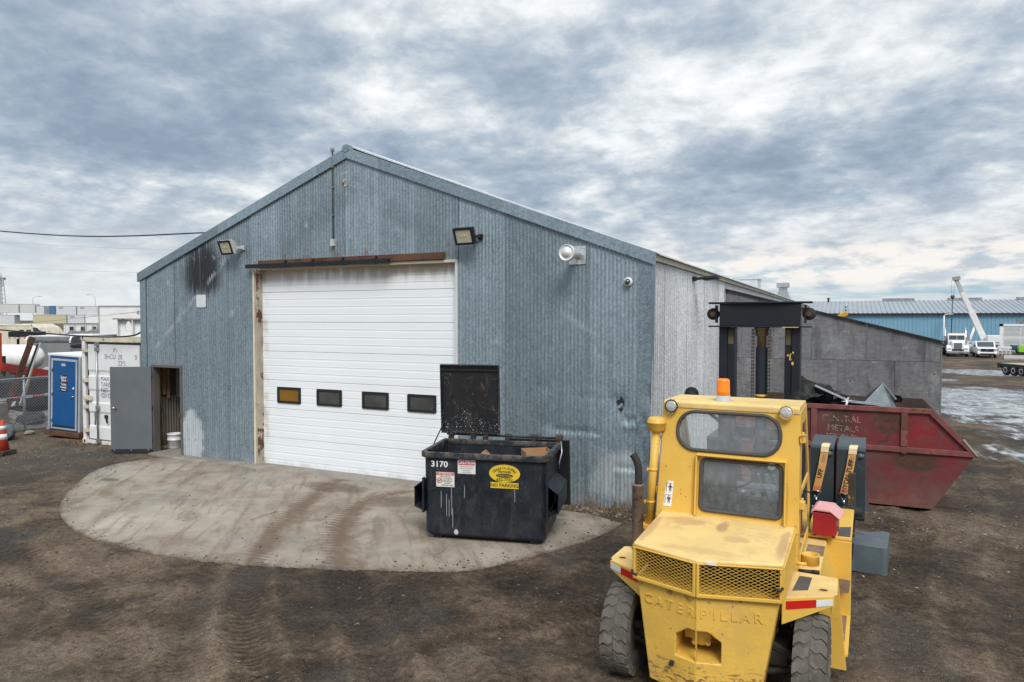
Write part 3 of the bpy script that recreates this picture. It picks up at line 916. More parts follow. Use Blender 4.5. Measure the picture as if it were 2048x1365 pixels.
# concrete apron: a fan of rings so that its surface can carry the dirt the tyres brought in
def apron():
    c0 = np.array([-8.8, 9.4]); nr = 70
    n = len(AP)
    rows = []
    for k in range(nr + 1):
        t = k / nr
        rows.append(c0 + (AP - c0) * t)
    pts = np.array(rows)
    px, py = pts[..., 0], pts[..., 1]
    pz = .026 + .006 * fbm(px, py, .5, 2, 31) + np.where(np.arange(nr + 1)[:, None] == nr, -.0, 0)
    tk = np.zeros(px.shape)
    for line, w, k in TRACKS:
        d, sd, arc = polydist(px, py, line)
        tread = .70 + .42 * np.sin(arc * 2 * math.pi / .12 + np.abs(sd) * 14) * sstep(d, .03, .16)
        tk = np.maximum(tk, k * np.exp(-(d / (w * 1.02)) ** 2) * tread)
    mb_v = np.stack([px, py, pz], -1).reshape(-1, 3)
    ids = np.arange((nr + 1) * n).reshape(nr + 1, n)
    f = [(int(ids[k, i]), int(ids[k + 1, i]), int(ids[k + 1, (i + 1) % n]), int(ids[k, (i + 1) % n])) for k in range(1, nr) for i in range(n)]
    f += [(int(ids[0, 0]), int(ids[1, i]), int(ids[1, (i + 1) % n])) for i in range(n)]
    base = len(mb_v)
    skirt = mb_v[ids[nr]] - np.array([0, 0, .12])
    mb_v = np.vstack([mb_v, skirt])
    f += [(int(ids[nr, i]), base + i, base + (i + 1) % n, int(ids[nr, (i + 1) % n])) for i in range(n)]
    me = bpy.data.meshes.new('concrete_apron')
    me.from_pydata(mb_v.tolist(), [], f)
    bm = bmesh.new(); bm.from_mesh(me); bmesh.ops.recalc_face_normals(bm, faces=bm.faces); bm.to_mesh(me); bm.free()
    me.polygons.foreach_set('use_smooth', [True] * len(f))
    a = me.attributes.new('track', 'FLOAT', 'POINT')
    a.data.foreach_set('value', np.concatenate([tk.ravel(), np.zeros(n)]).astype(np.float32))
    ed = np.repeat((np.arange(nr + 1) / nr)[:, None], n, 1)
    a = me.attributes.new('rim', 'FLOAT', 'POINT')
    a.data.foreach_set('value', np.concatenate([ed.ravel(), np.ones(n)]).astype(np.float32))
    m, nn = new_mat('dusty_concrete')
    p = nn.node('ShaderNodeNewGeometry').outputs['Position']
    x, y, z = nn.xyz(p)
    p = nn.comb(x, y, 0.0)
    big = nn.noise(p, .45, 5, .6, .4)
    mid = nn.noise(p, 2.4, 6, .65)
    c = nn.ramp(nn.add(.5, nn.mul(nn.sub(nn.add(nn.mul(big, .6), nn.mul(mid, .4)), .5), 1.8)), [(.34, (.205, .168, .127)), (.48, (.285, .243, .192)), (.62, (.335, .292, .236)), (.75, (.385, .34, .28))])
    # brushed dirt dragged out of the doorway
    dr = nn.noise(nn.vmul(nn.comb(nn.add(x, nn.mul(y, .75)), nn.sub(y, nn.mul(x, .35)), 0), (2.2, .5, 1)), 1.5, 5, .66, .5)
    c = nn.mix(nn.mul(nn.smooth(dr, .47, .66), .60), c, (.135, .094, .062))
    gy_ = nn.noise(nn.vadd(p, (9, 9, 0)), .7, 4, .6)
    c = nn.mix(nn.mul(nn.smooth(gy_, .52, .68), .35), c, (.20, .205, .212))
    tkn = nn.attr('track')
    rag = nn.noise(p, 7, 5, .7)
    tka = nn.mul(nn.smooth(nn.add(tkn, nn.mul(nn.sub(rag, .5), .9)), .12, .80), .88)
    c = nn.mix(tka, c, (.120, .076, .045))
    rim = nn.add(nn.attr('rim'), nn.mul(nn.sub(nn.noise(p, 3.2, 6, .72), .5), .13))
    c = nn.mix(nn.mul(nn.smooth(rim, .975, 1.02), .9), c, (.060, .043, .030))
    c = nn.mix(nn.mul(nn.smooth(rim, .90, .99), .22), c, (.13, .10, .072))
    # sill dirt and crumbs
    sill = nn.mul(nn.smooth(y, 10.35, 11.15), nn.smooth(mid, .36, .62))
    c = nn.mix(nn.mul(sill, .45), c, (.105, .080, .060))
    for bx, by, rx, ry in ((-8.6, 10.35, 1.1, .45), (-6.95, 10.0, .5, .6)):
        c = nn.mix(nn.mul(nn.smooth(nn.add(nn.blob(x, y, bx, by, rx, ry), nn.mul(nn.sub(rag, .5), .9)), .12, .55), .65), c, (.090, .062, .042))
    # dark oil patch
    c = nn.mix(nn.mul(nn.smooth(nn.add(nn.blob(x, y, -13.0, 8.95, .26, .14), nn.mul(nn.sub(rag, .5), .4)), .1, .25), .7), c, (.075, .072, .070))
    # hairline cracks
    cr = nn.voronoi(nn.vadd(p, nn.vmul(nn.node('ShaderNodeTexNoise', {'Vector': p, 'Scale': 1.4, 'Detail': 5.0}).outputs['Color'], (.6, .6, 0))), .36, 'DISTANCE_TO_EDGE', 0)
    ck = nn.mul(nn.smooth(cr, .006, .001), nn.smooth(nn.noise(p, .8, 2), .52, .60))
    c = nn.mix(nn.mul(ck, .5), c, (.09, .075, .06))
    sp = nn.voronoi(p, 26, 'F1', 0); spc = nn.xyz(nn.voronoi(p, 26, 'F1', 1))[0]
    c = nn.mix(nn.mul(nn.mul(nn.smooth(sp, .22, .12), nn.smooth(spc, .80, .92)), .7), c, (.07, .055, .045))
    h = nn.add(nn.mul(nn.noise(p, 28, 5, .65), .25), nn.add(nn.mul(mid, .3), nn.mul(tkn, .35)))
    h = nn.sub(h, nn.mul(ck, .4))
    finish(nn, c, .82, 0, h, .010, .4)
    me.materials.append(m)
    tag(link('concrete_apron', me), kind='structure')
    MAT['apron'] = m
apron()

# broken concrete sill in front of the roller door and the side door
def sill():
    b = MB()
    rnd = random.Random(4)
    xs = list(np.arange(-13.75, -6.3, .19))
    front = [10.98 + rnd.uniform(-.045, .045) + .02 * math.sin(x * 3) for x in xs]
    rows = [[(x, f - .012, .02) for x, f in zip(xs, front)], [(x, f + .012, .052) for x, f in zip(xs, front)],
            [(x, 11.12, .062 + rnd.uniform(-.004, .004)) for x in xs], [(x, 11.36, .06) for x in xs]]
    b.sm = True
    b.strip(rows, True)
    tag(b.build('door_sill', MAT['conc']), kind='structure')
    b = MB(); b.prism([(-14.62, 11.02), (-14.2, 10.93), (-13.72, 10.98), (-13.72, 13.6), (-14.62, 13.6)], 'Z', -.05, .055)
    tag(b.build('threshold_slab', MAT['conc']), kind='structure')
sill()
# ------------------------------------------------------------------ corrugated shed
WY = 11.2            # front wall plane
XL, XR, XC = -15.0, -2.83, -8.91
SL = .3735
def roofz(x): return 6.52 - abs(x - XC) * SL
shed = thing('corrugated_shed', 'grey corrugated iron shed with a gabled front around the white overhead door', 'shed', (XC, WY, 0))

def corr(b, x0, x1, zb, zt, y, lam=.068, amp=.0052, dent=None, zrows=None, step=8):
    k = max(2, int(round((x1 - x0) / lam * step)))
    xs = [x0 + (x1 - x0) * i / k for i in range(k + 1)]
    rows = []
    for t in (zrows or [0, 1]):
        row = []
        for x in xs:
            top = zt(x) if callable(zt) else zt
            bot = zb(x) if callable(zb) else zb
            z = t if zrows else bot + (top - bot) * t
            z = max(bot, min(top, z))
            yy = y - amp * math.sin(2 * math.pi * x / lam)
            if dent: yy += dent(x, z)
            row.append((x, yy, z))
        rows.append(row)
    b.strip(rows, True)

def dents(x, z):
    d = 0.0
    ph = 2 * math.pi * x / .136
    def crease(z0, xa, xb, dep, w=.055, zig=.05):
        e = max(0, min(1, (x - xa) / .12)) * max(0, min(1, (xb - x) / .12))
        zz = z - z0 - zig * (abs(((x / .136) % 1) - .5) - .25)
        return e * dep * math.exp(-(zz / w) ** 2)
    d += crease(1.27, -4.58, -3.62, .034) - crease(1.19, -4.58, -3.62, .016)
    d += crease(1.52, -3.36, -2.95, .042, .06, .12) - crease(1.40, -3.36, -2.95, .022, .05, .1)
    d += crease(1.86, -4.1, -3.2, .016, .05)
    d += crease(.72, -3.5, -2.95, .026, .045, .03) - crease(.64, -3.5, -2.95, .014, .04)
    d += crease(.98, -3.2, -2.9, .030, .06)
    for cx, cz, r, dep in ((-3.3, 1.75, .22, .05), (-4.62, 1.35, .16, .05), (-3.05, 1.2, .3, .05), (-4.7, 2.0, .14, .03), (-3.7, .5, .3, .03)):
        d += dep * math.exp(-((x - cx) ** 2 + (z - cz) ** 2) / r ** 2)
    d += .006 * math.sin(z * 9 + x * 4) * max(0, 1 - z / 2.4)
    return d * .55

zr_dent = [-.06] + [i * .035 for i in range(0, 66)] + [2.6, 3.4, 5.2]
def sheet(x0, x1, zb, zt, lift, dent=None, zrows=None):
    b = MB()
    corr(b, x0, x1, zb, zt, WY - lift, dent=dent, zrows=zrows)
    return b.build('wall_sheet', MAT['galv'], shed, wc=True, fix=False)
under = lambda x: roofz(x) - .10
lft = [-14.93, -14.64]
sheet(-14.95, -14.64, -.06, under, .0)
sheet(-14.66, -13.87, 2.10, under, .003)
sheet(-13.90, -13.02, lambda x: -.06 if x > -13.70 else 2.1, under, .0)
sheet(-13.72, -13.02, -.06, 2.2, .0)
sheet(-13.05, -12.20, -.06, under, .004)
sheet(-12.23, -11.42, -.06, under, .0)
gabx = [-11.46, -10.66, -9.82, -8.98, -8.14, -7.30, -6.40]
for i in range(6):
    sheet(gabx[i] - .03, gabx[i + 1], 4.28, under, .006 + .003 * (i % 2))
for i, (a, c) in enumerate(((-6.44, -5.43), (-5.46, -4.73), (-4.76, -3.88), (-3.91, -3.02))):
    sheet(a, c, -.06, under, .003 * (i % 2), dents if i else None, zr_dent if i else None)

for x, z0 in ((-13.885, 2.12), (-13.035, -.04), (-12.215, -.04), (-5.445, -.04), (-4.745, -.04), (-3.895, -.04), (-10.66, 4.45), (-9.0, 4.45), (-6.41, 4.30)):
    b = MB(); b.box(x - .0025, x + .0025, WY - .0165, WY - .008, z0, roofz(x) - .2); b.build('lap_shadow_line', MAT['steel'], shed, wc=True)  # narrow strip set in for the shadow line of each sheet lap

# corner flashing, battered on the right
def corner():
    b = MB()
    rows = []
    for z in [-.06] + [i * .06 for i in range(72)]:
        row = []
        z = min(z, 4.17)
        for x in [-3.045 + i * .0242 for i in range(10)]:
            q = .022 * math.exp(-((z - 1.5) / .12) ** 2) * math.sin((x + 3) * 30 + z * 8)
            q += .030 * math.exp(-((z - 1.95) / .16) ** 2) * (x + 3.05) * 4 + .018 * math.exp(-((z - 1.05) / .2) ** 2) * math.sin(x * 25)
            q += .012 * math.sin(z * 5.0 + x * 6) * max(0, 1 - z / 2.8)
            row.append((x + .012 * (z - 2), WY - .014 + q, z))
        rows.append(row)
    b.strip(rows, True)
    b.strip([[(-2.828 + .012 * (z - 2), WY - .014, z), (-2.818 + .012 * (z - 2), WY + .14, z)] for z in [-.06, .6, 1.2, 1.8, 2.4, 3, 3.6, 4.17]], True)
    b.build('corner_flashing', MAT['trim'], shed, wc=True, fix=False)
    b = MB(); b.box(-15.02, -14.83, WY - .022, WY - .012, -.05, 4.12); b.box(-15.03, -15.02, WY - .022, WY + .12, -.05, 4.12)
    b.build('corner_flashing', MAT['trim'], shed, wc=True, bev=.003)
corner()

# rake trim in lapped lengths
for i, (a, c) in enumerate(((-15.08, -12.35), (-12.42, -9.65), (-9.75, XC), (XC, -8.15), (-8.22, -5.42), (-5.5, -2.74))):
    b = MB()
    y0 = WY - .050 - .004 * (i % 2)
    za, zc = roofz(a) + .035, roofz(c) + .035
    b.prism([(a, za - .20), (c, zc - .20), (c, zc), (a, za)], 'Y', y0, y0 + .003)
    b.prism([(a, za), (c, zc), (c, zc + .004), (a, za + .004)], 'Y', y0, WY + .20)
    b.prism([(a, za - .203), (c, zc - .203), (c, zc - .199), (a, za - .199)], 'Y', y0, WY - .012)
    b.build('rake_trim', MAT['trim'], shed, wc=True)
b = MB(); b.prism([(XC - .10, 6.50), (XC, 6.46), (XC + .10, 6.50), (XC + .085, 6.585), (XC + .04, 6.615), (XC - .04, 6.615), (XC - .085, 6.585)], 'Y', WY - .062, WY + .05)
b.build('ridge_end_cap', MAT['trim'], shed, wc=True, bev=.004)
b = MB(); b.prism([(XC - .30, 6.47), (XC, 6.60), (XC + .30, 6.47), (XC + .30, 6.50), (XC, 6.635), (XC - .30, 6.50)], 'Y', WY + .06, 66)
b.build('ridge_cap', MAT['sidewall'], shed, wc=True)

# roof slopes, corrugations running from ridge to eave
for sgn in (1, -1):
    b = MB()
    ys = np.arange(WY - .02, 66.0, .0125)
    r = []
    for x in ((XC + .02 * sgn), (XR + .13 if sgn > 0 else XL - .13)):
        r.append([(x, float(y), roofz(x) + .022 + .010 * math.sin(2 * math.pi * y / .075)) for y in ys])
    b.strip(r, True)
    b.build('roof_slope', MAT['sidewall'], shed, wc=True, fix=False)
    b = MB()
    x = XR + .05 if sgn > 0 else XL - .05
    b.box(x - .02, x + .02, WY - .01, 66, 4.13, 4.262)
    b.build('eave_board', MAT['cream'], shed, wc=True)

# right side wall: ribbed sheets
def ribs(b, y0, y1, zb, zt, x, pitch=.155):
    prof = [(0, 0), (.045, 0), (.062, .014), (.093, .014), (.110, 0), (.1325, .004)]
    pts = []
    y = y0; k = 0
    while y < y1:
        for a, d in prof:
            if y + a <= y1: pts.append((y + a, d))
        y += pitch
    pts.append((y1, 0))
    b.strip([[(x + d, q, z) for q, d in pts] for z in (zb, zt)], False)
yy = WY
for i in range(8):
    b = MB(); w = .955
    ribs(b, yy - .01, yy + w + .012, -.10, 4.15, XR + .003 * (i % 2))
    b.build('side_sheet', MAT['sidewall'], shed, wc=True, fix=False)
    yy += w
b = MB(); ribs(b, yy, 66, -1.9, 4.15, XR, .2)
b.build('rear_side_cladding', MAT['sidewall'], shed, wc=True, fix=False)
for y in (14.95, 18.86):
    b = MB(); b.box(XR + .012, XR + .028, y - .022, y + .022, -.05, 4.14); b.build('seam_strip', MAT['sidewall'], shed, wc=True)
b = MB(); b.box(XL - .01, XL, WY, 66, -.1, 4.15); b.box(XL, XR, 65.95, 66, -2, 4.2)
b.prism([(XL, 4.15), (XR, 4.15), (XC, 6.45)], 'Y', 65.95, 66)
b.build('hidden_cladding', MAT['sidewall'], shed, wc=True)

# dim store room behind the open side door
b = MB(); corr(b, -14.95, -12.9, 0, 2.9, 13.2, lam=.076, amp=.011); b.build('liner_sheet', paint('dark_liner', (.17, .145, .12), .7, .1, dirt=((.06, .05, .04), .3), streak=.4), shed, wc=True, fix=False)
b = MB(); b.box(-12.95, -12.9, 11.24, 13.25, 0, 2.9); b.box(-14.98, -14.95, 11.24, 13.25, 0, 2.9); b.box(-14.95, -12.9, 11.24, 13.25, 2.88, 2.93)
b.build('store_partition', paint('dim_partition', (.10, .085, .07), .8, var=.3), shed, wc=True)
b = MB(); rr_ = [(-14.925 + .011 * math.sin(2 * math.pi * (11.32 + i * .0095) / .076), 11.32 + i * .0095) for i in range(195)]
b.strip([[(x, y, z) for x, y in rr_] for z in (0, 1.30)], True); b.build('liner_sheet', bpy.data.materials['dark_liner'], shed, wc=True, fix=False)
b = MB(); b.box(-14.94, -14.82, 12.05, 12.55, 1.25, 1.95); b.box(-14.83, -14.78, 12.15, 12.35, 1.32, 1.60); b.build('fuse_panel', MAT['grey'], shed, wc=True, bev=.01)
b = MB()
for x, z0 in ((11.55, 1.1), (11.68, 1.35), (11.80, 1.25)): b.box(-14.94, -14.86, x - .02, x + .02, z0, 2.3)
b.build('wall_rack', MAT['wood'], shed, wc=True)
# door frame
b = MB(); b.box(-14.70, -14.62, WY - .025, WY + .15, 0, 2.11); b.box(-13.73, -13.67, WY - .025, WY + .15, 0, 2.11); b.box(-14.62, -13.73, WY - .025, WY + .15, 2.05, 2.11)
b.build('door_frame', paint('taupe_frame', (.115, .105, .092), .6, var=.15), shed, wc=True, bev=.004)
b = MB(); b.box(-13.765, -13.70, WY - .04, WY - .01, .93, 1.03); b.build('strike_plate', MAT['rust'], shed, wc=True, bev=.004)
# door leaf, swung wide open
pd = link('side_door', bpy.data.meshes.new('side_door'), shed)
bpy.data.objects.remove(pd)
b = MB(); b.box(-.95, 0, -.045, 0, .10, 2.06)
ang = math.atan2(-.42, -.82)
leaf = b.build('side_door', MAT['door_grey'], shed, bev=.004, loc=(-14.66 - XC, WY - .02 - WY, 0), rot=(0, 0, ang + math.pi))
b = MB(); b.lathe([(.0, -.075), (.026, -.07), (.026, -.055), (.012, -.05), (.012, -.045)], (-.88, 0, 1.09), 'Y', 14)
b.box(-.915, -.845, -.052, -.046, 1.03, 1.16); b.beam((-.88, -.075, 1.09), (-.79, -.075, 1.085), .016, .02)
b.build('handle', MAT['chrome'], leaf)
for z in (.35, 1.1, 1.85):
    b = MB(); b.cyl((.006, -.03, z - .06), (.006, -.03, z + .06), .012, n=8); b.build('hinge', MAT['dark'], leaf)
b = MB(); b.box(-.94, -.01, -.055, -.045, .045, .13); b.build('bottom_seal', MAT['rubber_black'], leaf)
for x in (-.86, -.48, -.08):
    b = MB(); b.cyl((x, -.056, .112), (x, -.066, .112), .02, n=10); b.build('seal_bolt', MAT['steel'], leaf)

# ------------------------------------------------------------------ overhead door
DY = WY + .14
od = link('overhead_door', bpy.data.meshes.new('empty'), shed); bpy.data.objects.remove(od)
zs = [.012, .638, 1.266, 1.873, 2.49, 3.11, 3.747, 4.30]
def section(z0, z1):
    b = MB()
    h = z1 - z0
    pts = [(DY + .035, z0 + .003), (DY + .004, z0 + .003), (DY, z0 + .010)]
    k = 4
    for i in range(1, k):
        zc = z0 + h * i / k
        pts += [(DY, zc - .032), (DY + .0028, zc - .020), (DY + .0028, zc + .002), (DY - .002, zc + .016), (DY, zc + .030)]
    pts += [(DY, z1 - .010), (DY + .004, z1 - .003), (DY + .035, z1 - .003)]
    b.prism(pts, 'X', -11.42, -6.40)
    return b
od = section(zs[0], zs[1]).build('overhead_door', MAT['door_white'], shed, wc=True)
for i in range(1, 7):
    section(zs[i], zs[i + 1]).build('door_section', MAT['door_white'], od, wc=True).location = (0, 0, 0)
for i, (x0, x1) in enumerate(((-10.935, -10.29), (-9.86, -9.21), (-8.70, -8.06), (-7.62, -6.97))):
    b = MB()
    b.plate(rrect(x0, x1, 1.39, 1.735, .03), [rrect(x0 + .055, x1 - .055, 1.44, 1.685, .02)], .04, frame((0, DY - .022, 0), (1, 0, 0), (0, 0, 1)))
    o = b.build('window_frame', MAT['black'], od, bev=.006); o.location = Vector((-XC, -WY, 0))
    b = MB(); b.box(x0 + .05, x1 - .05, DY - .008, DY - .003, 1.435, 1.69)
    o = b.build('window_pane', MAT['amberdark'] if i == 0 else MAT['pane'], od); o.location = Vector((-XC, -WY, 0))
for c in kids(od): c.location = (-od.location[0] - XC, -od.location[1] - WY, 0)
b = MB(); b.box(-11.42, -6.4, DY - .006, DY + .03, -.02, .016); b.build('bottom_weatherstrip', MAT['rubber_black'], shed, wc=True)
# frame of the opening
b = MB(); b.box(-11.455, -11.405, WY - .03, WY + .12, 0, 4.26); b.build('door_jamb', MAT['cream'], shed, wc=True, bev=.004)
b = MB(); b.box(-11.405, -11.365, WY + .02, WY + .12, 0, 4.26); b.build('rusty_jamb_angle', MAT['rust_light'], shed, wc=True)
b = MB(); b.box(-11.36, -11.335, WY - .02, WY + .138, 0, 4.26); b.build('door_jamb', MAT['rust_light'], shed, wc=True, bev=.004)
b = MB(); b.box(-6.47, -6.42, WY - .02, WY + .138, 0, 4.27); b.build('door_jamb', MAT['white_far'], shed, wc=True, bev=.004)
b = MB(); b.box(-7.9, -6.43, WY - .03, WY + .138, 4.225, 4.275); b.box(-11.33, -7.9, WY + .02, WY + .138, 4.225, 4.275); b.build('door_head', MAT['cream'], shed, wc=True, bev=.004)
b = MB(); b.box(-11.24, -6.68, WY - .075, WY - .012, 4.285, 4.415); b.build('rusty_track_beam', MAT['rust'], shed, wc=True, bev=.004)
b = MB(); b.box(-11.52, -7.86, WY - .16, WY - .08, 4.255, 4.335); trk = b.build('door_track', MAT['navy'], shed, wc=True, bev=.004)
for x in (-10.45, -9.73, -8.97, -8.17):
    b = MB(); b.box(x - .035, x + .035, WY - .165, WY - .072, 4.25, 4.345); b.box(x - .02, x + .02, WY - .12, WY - .078, 4.345, 4.395); b.cyl((x, WY - .13, 4.36), (x, WY - .085, 4.36), .014, n=8)
    b.build('track_hanger', MAT['navy'], shed, wc=True, bev=.003)
b = MB(); b.tube([(-10.75, WY - .12, 4.25), (-10.75, WY - .12, 4.2), (-10.74, WY - .135, 4.185)], .008, 6); b.build('track_stop', MAT['steel'], shed, wc=True)
# screws on the front sheets
b = MB()
for x in np.arange(-14.9, -2.95, .2046):
    for z in (.45, 1.65, 2.85, 4.55, 5.3):
        if -11.5 < x < -6.38 and z < 4.4: continue
        if -14.66 < x < -13.68 and z < 2.2: continue
        if z > roofz(x) - .25: continue
        b.obox((x, WY - .014, z), (.016, .008, .016), (0, RND.uniform(0, 1), 0))
tag(b.build('sheet_screws', MAT['steel'], shed, wc=True), kind='stuff')

# ------------------------------------------------------------------ fittings on the shed
def floodlight(x, z, label, body, rz):
    t = thing('floodlight', label, 'floodlight', (x, WY - .02, z), 0, 'floodlights on the shed front')
    b = MB(); b.box(-.05, .05, -.02, 0.0, -.05, .05); b.beam((0, 0, 0), (-.10, -.17, .0), .04, .05); b.build('bracket', body, t, bev=.005)
    M = Matrix.Translation((-.18, -.26, 0)) @ Euler((0, 0, rz)).to_matrix().to_4x4() @ Euler((R(20), 0, 0)).to_matrix().to_4x4() @ Matrix.Diagonal((1.34, 1.1, 1.34, 1))
    b = MB(); b.M = M
    b.prism([(-.15, -.11), (.15, -.11), (.15, .11), (-.15, .11)], 'Y', -.035, .035)
    b.box(-.10, .10, .035, .10, -.08, .08)
    for i in range(9): b.box(-.1 + i * .024, -.092 + i * .024, .10, .115, -.08, .08)
    b.build('housing', body, t, bev=.01)
    b = MB(); b.M = M
    b.plate(rrect(-.155, .155, -.115, .115, .02), [rrect(-.122, .122, -.085, .085, .012)], .014, frame((0, -.05, 0), (1, 0, 0), (0, 0, 1)))
    b.build('bezel', MAT['black'] if body is not MAT['black'] else body, t)
    b = MB(); b.M = M; b.poly([(-.125, -.0405, -.09), (.125, -.0405, -.09), (.125, -.0405, .09), (-.125, -.0405, .09)]); b.build('reflector', MAT['flood_lens'], t, fix=False)
    for i in range(4):
        b = MB(); b.M = M; b.box(-.066 + i * .035, -.046 + i * .035, -.045, -.041, -.002, .022); b.build('led', MAT['led'], t)
    return t
floodlight(-11.72, 4.71, 'grey floodlight on the wall left of the overhead door', MAT['grey_light'], R(-8))
floodlight(-5.93, 4.66, 'black floodlight on the wall right of the overhead door', MAT['black'], R(-6))

t = thing('exhaust_vent', 'shiny round metal vent pipe sticking out of a square plate high on the wall', 'vent pipe', (-4.09, WY - .012, 4.26))
b = MB(); b.box(-.15, .15, -.006, 0, -.155, .155); b.build('flashing_plate', MAT['shiny'], t, bev=.002)
b = MB(); b.lathe([(.066, 0), (.066, -.46)], axis='Y', n=24); b.build('pipe', MAT['alu'], t)
b = MB(); b.lathe([(.068, -.42), (.128, -.43), (.134, -.44), (.134, -.52), (.126, -.53), (.118, -.515), (.08, -.515), (.074, -.53), (0, -.535)], axis='Y', n=30); b.build('cap', paint('satin_bright_cap', (.70, .71, .71), .45, .35, var=.08), t)

t = thing('security_camera', 'white dome security camera with a black eye below the roof edge', 'security camera', (-3.2, WY - .012, 3.79))
b = MB(); b.lathe([(.07, 0), (.075, -.03), (.066, -.06), (.05, -.075), (.05, -.06)], axis='Y', n=22); b.build('housing', MAT['white'], t)
b = MB(); b.lathe([(.052, -.055), (.048, -.085), (.03, -.108), (0, -.115)], axis='Y', n=20); b.build('dome', MAT['pane'], t)

t = thing('cover_plate', 'blank shiny metal cover plate screwed to the wall below the soot stain', 'plate', (-13.01, WY - .014, 3.58))
b = MB(); b.plate(rrect(-.15, .15, -.14, .14, .012), [], .004, frame((0, -.006, 0), (1, 0, 0), (0, 0, 1))); b.build('sheet', paint('blank_bright_plate', (.74, .77, .78), .35, .3, var=.06), t)
for i, j in ((-1, -1), (1, -1), (1, 1), (-1, 1)):
    b = MB(); b.cyl((i * .132, -.006, j * .122), (i * .132, -.012, j * .122), .008, n=8); b.build('screw', MAT['steel'], t)

t = thing('conduit_mast', 'thin grey conduit running up the gable to a small head above the roof edge', 'conduit', (-9.265, WY - .03, 4.71))
b = MB(); b.cyl((0, 0, .07), (0, 0, 1.80), .0115, n=8); b.build('pipe', MAT['dark'], t)
b = MB(); b.box(-.045, .045, -.05, .02, -.075, .065); b.build('junction_box', MAT['grey_light'], t, bev=.006)
b = MB(); b.lathe([(.018, 1.76), (.022, 1.80), (.040, 1.81), (.040, 1.87), (.034, 1.885), (0, 1.89)], n=12); b.build('head', MAT['grey'], t)
for z in (.55, 1.1, 1.5):
    b = MB(); b.box(-.03, .03, -.014, .02, z - .01, z + .01); b.build('clip', MAT['steel'], t)

t = thing('vent_hole_cover', 'small patched square in the gable beside the conduit', 'patch', (-8.97, WY - .013, 5.88))
b = MB(); b.plate(rrect(-.06, .06, -.075, .075, .03), [rrect(-.03, .03, -.04, .04, .015)], .004, frame((0, -.005, 0), (1, 0, 0), (0, 0, 1))); b.build('ring', MAT['rust_light'], t)
b = MB(); b.box(-.035, .035, -.003, 0, -.045, .045); b.build('patch', MAT['trim'], t)

t = thing('wall_lamp', 'dark flat wall lamp under the eave of the long side wall', 'lamp', (XR + .015, 14.62, 4.0))
b = MB(); b.box(0, .05, -.1, .1, -.04, .05); b.beam((.03, 0, 0), (.3, -.08, .02), .05, .05); b.build('arm', MAT['dark'], t, bev=.006)
b = MB(); b.obox((.38, -.08, .0), (.30, .34, .05), (0, R(-6), 0)); b.obox((.38, -.08, .03), (.2, .22, .04), (0, R(-6), 0)); b.build('head', MAT['navy'], t, bev=.01)

t = thing('roof_ventilator', 'square metal ventilator with a capped neck on the far shed roof', 'roof vent', (-4.4, 58.9, roofz(-4.4)))
b = MB(); b.prism([(-.55, -.2), (.55, -.2), (.3, .55), (-.3, .55)], 'Y', -.4, .4); b.build('base', MAT['steel'], t)
b = MB(); b.box(-.3, .3, -.3, .3, .55, .75); b.box(-.45, .45, -.45, .45, .75, 1.12); b.build('cap', MAT['steel'], t, bev=.03)
t = thing('ridge_vent_box', 'low pale vent box on the shed roof in front of the ventilator', 'roof vent', (-3.6, 31.0, roofz(-3.6)))
b = MB(); b.box(-.35, .35, -.6, .6, -.1, .27); b.box(-.4, .4, -.65, .65, .27, .30); b.build('box', MAT['alu'], t, bev=.01)

# ------------------------------------------------------------------ plywood lean-to
LY = 18.86
lean = thing('plywood_lean_to', 'weathered grey plywood lean-to with a sloping top behind the red skip', 'lean-to', (-2.8, LY, 0))
def lz(x): return 3.93 - (x + 2.80) * .2655
LX1 = 2.03
cuts = [-2.80, -1.95, -.73, .49, 1.71, LX1]
cuts2 = [-2.80, -1.35, -.13, 1.09, LX1]
zmid = 2.18
for i in range(len(cuts) - 1):
    a, c = cuts[i] + .003, cuts[i + 1] - .003
    b = MB(); b.prism([(a, zmid + .004), (c, zmid + .004), (c, lz(c)), (a, lz(a))], 'Y', LY, LY + .018)
    b.build('plywood_sheet', MAT['ply'], lean, wc=True)
for i in range(len(cuts2) - 1):
    a, c = cuts2[i] + .003, cuts2[i + 1] - .003
    b = MB(); b.box(a, c, LY - .006, LY + .014, -.3, zmid - .004)
    b.build('plywood_sheet', MAT['ply'], lean, wc=True)
b = MB(); b.prism([(-2.80, lz(-2.8)), (LX1 + .12, lz(LX1 + .12)), (LX1 + .12, lz(LX1 + .12) + .035), (-2.80, lz(-2.8) + .035)], 'Y', LY - .06, 44)
b.build('roof', MAT['dark'], lean, wc=True)
b = MB(); b.box(LX1 - .03, LX1, LY + .03, 44, -.9, lz(LX1) - .01); b.box(-2.8, LX1, 43.9, 44, -.9, 2.6); b.build('far_wall', MAT['ply'], lean, wc=True)
b = MB(); b.box(LX1 - .008, LX1 + .02, LY - .012, LY + .03, -.3, lz(LX1) - .01); b.build('corner_batten', MAT['ply'], lean, wc=True)
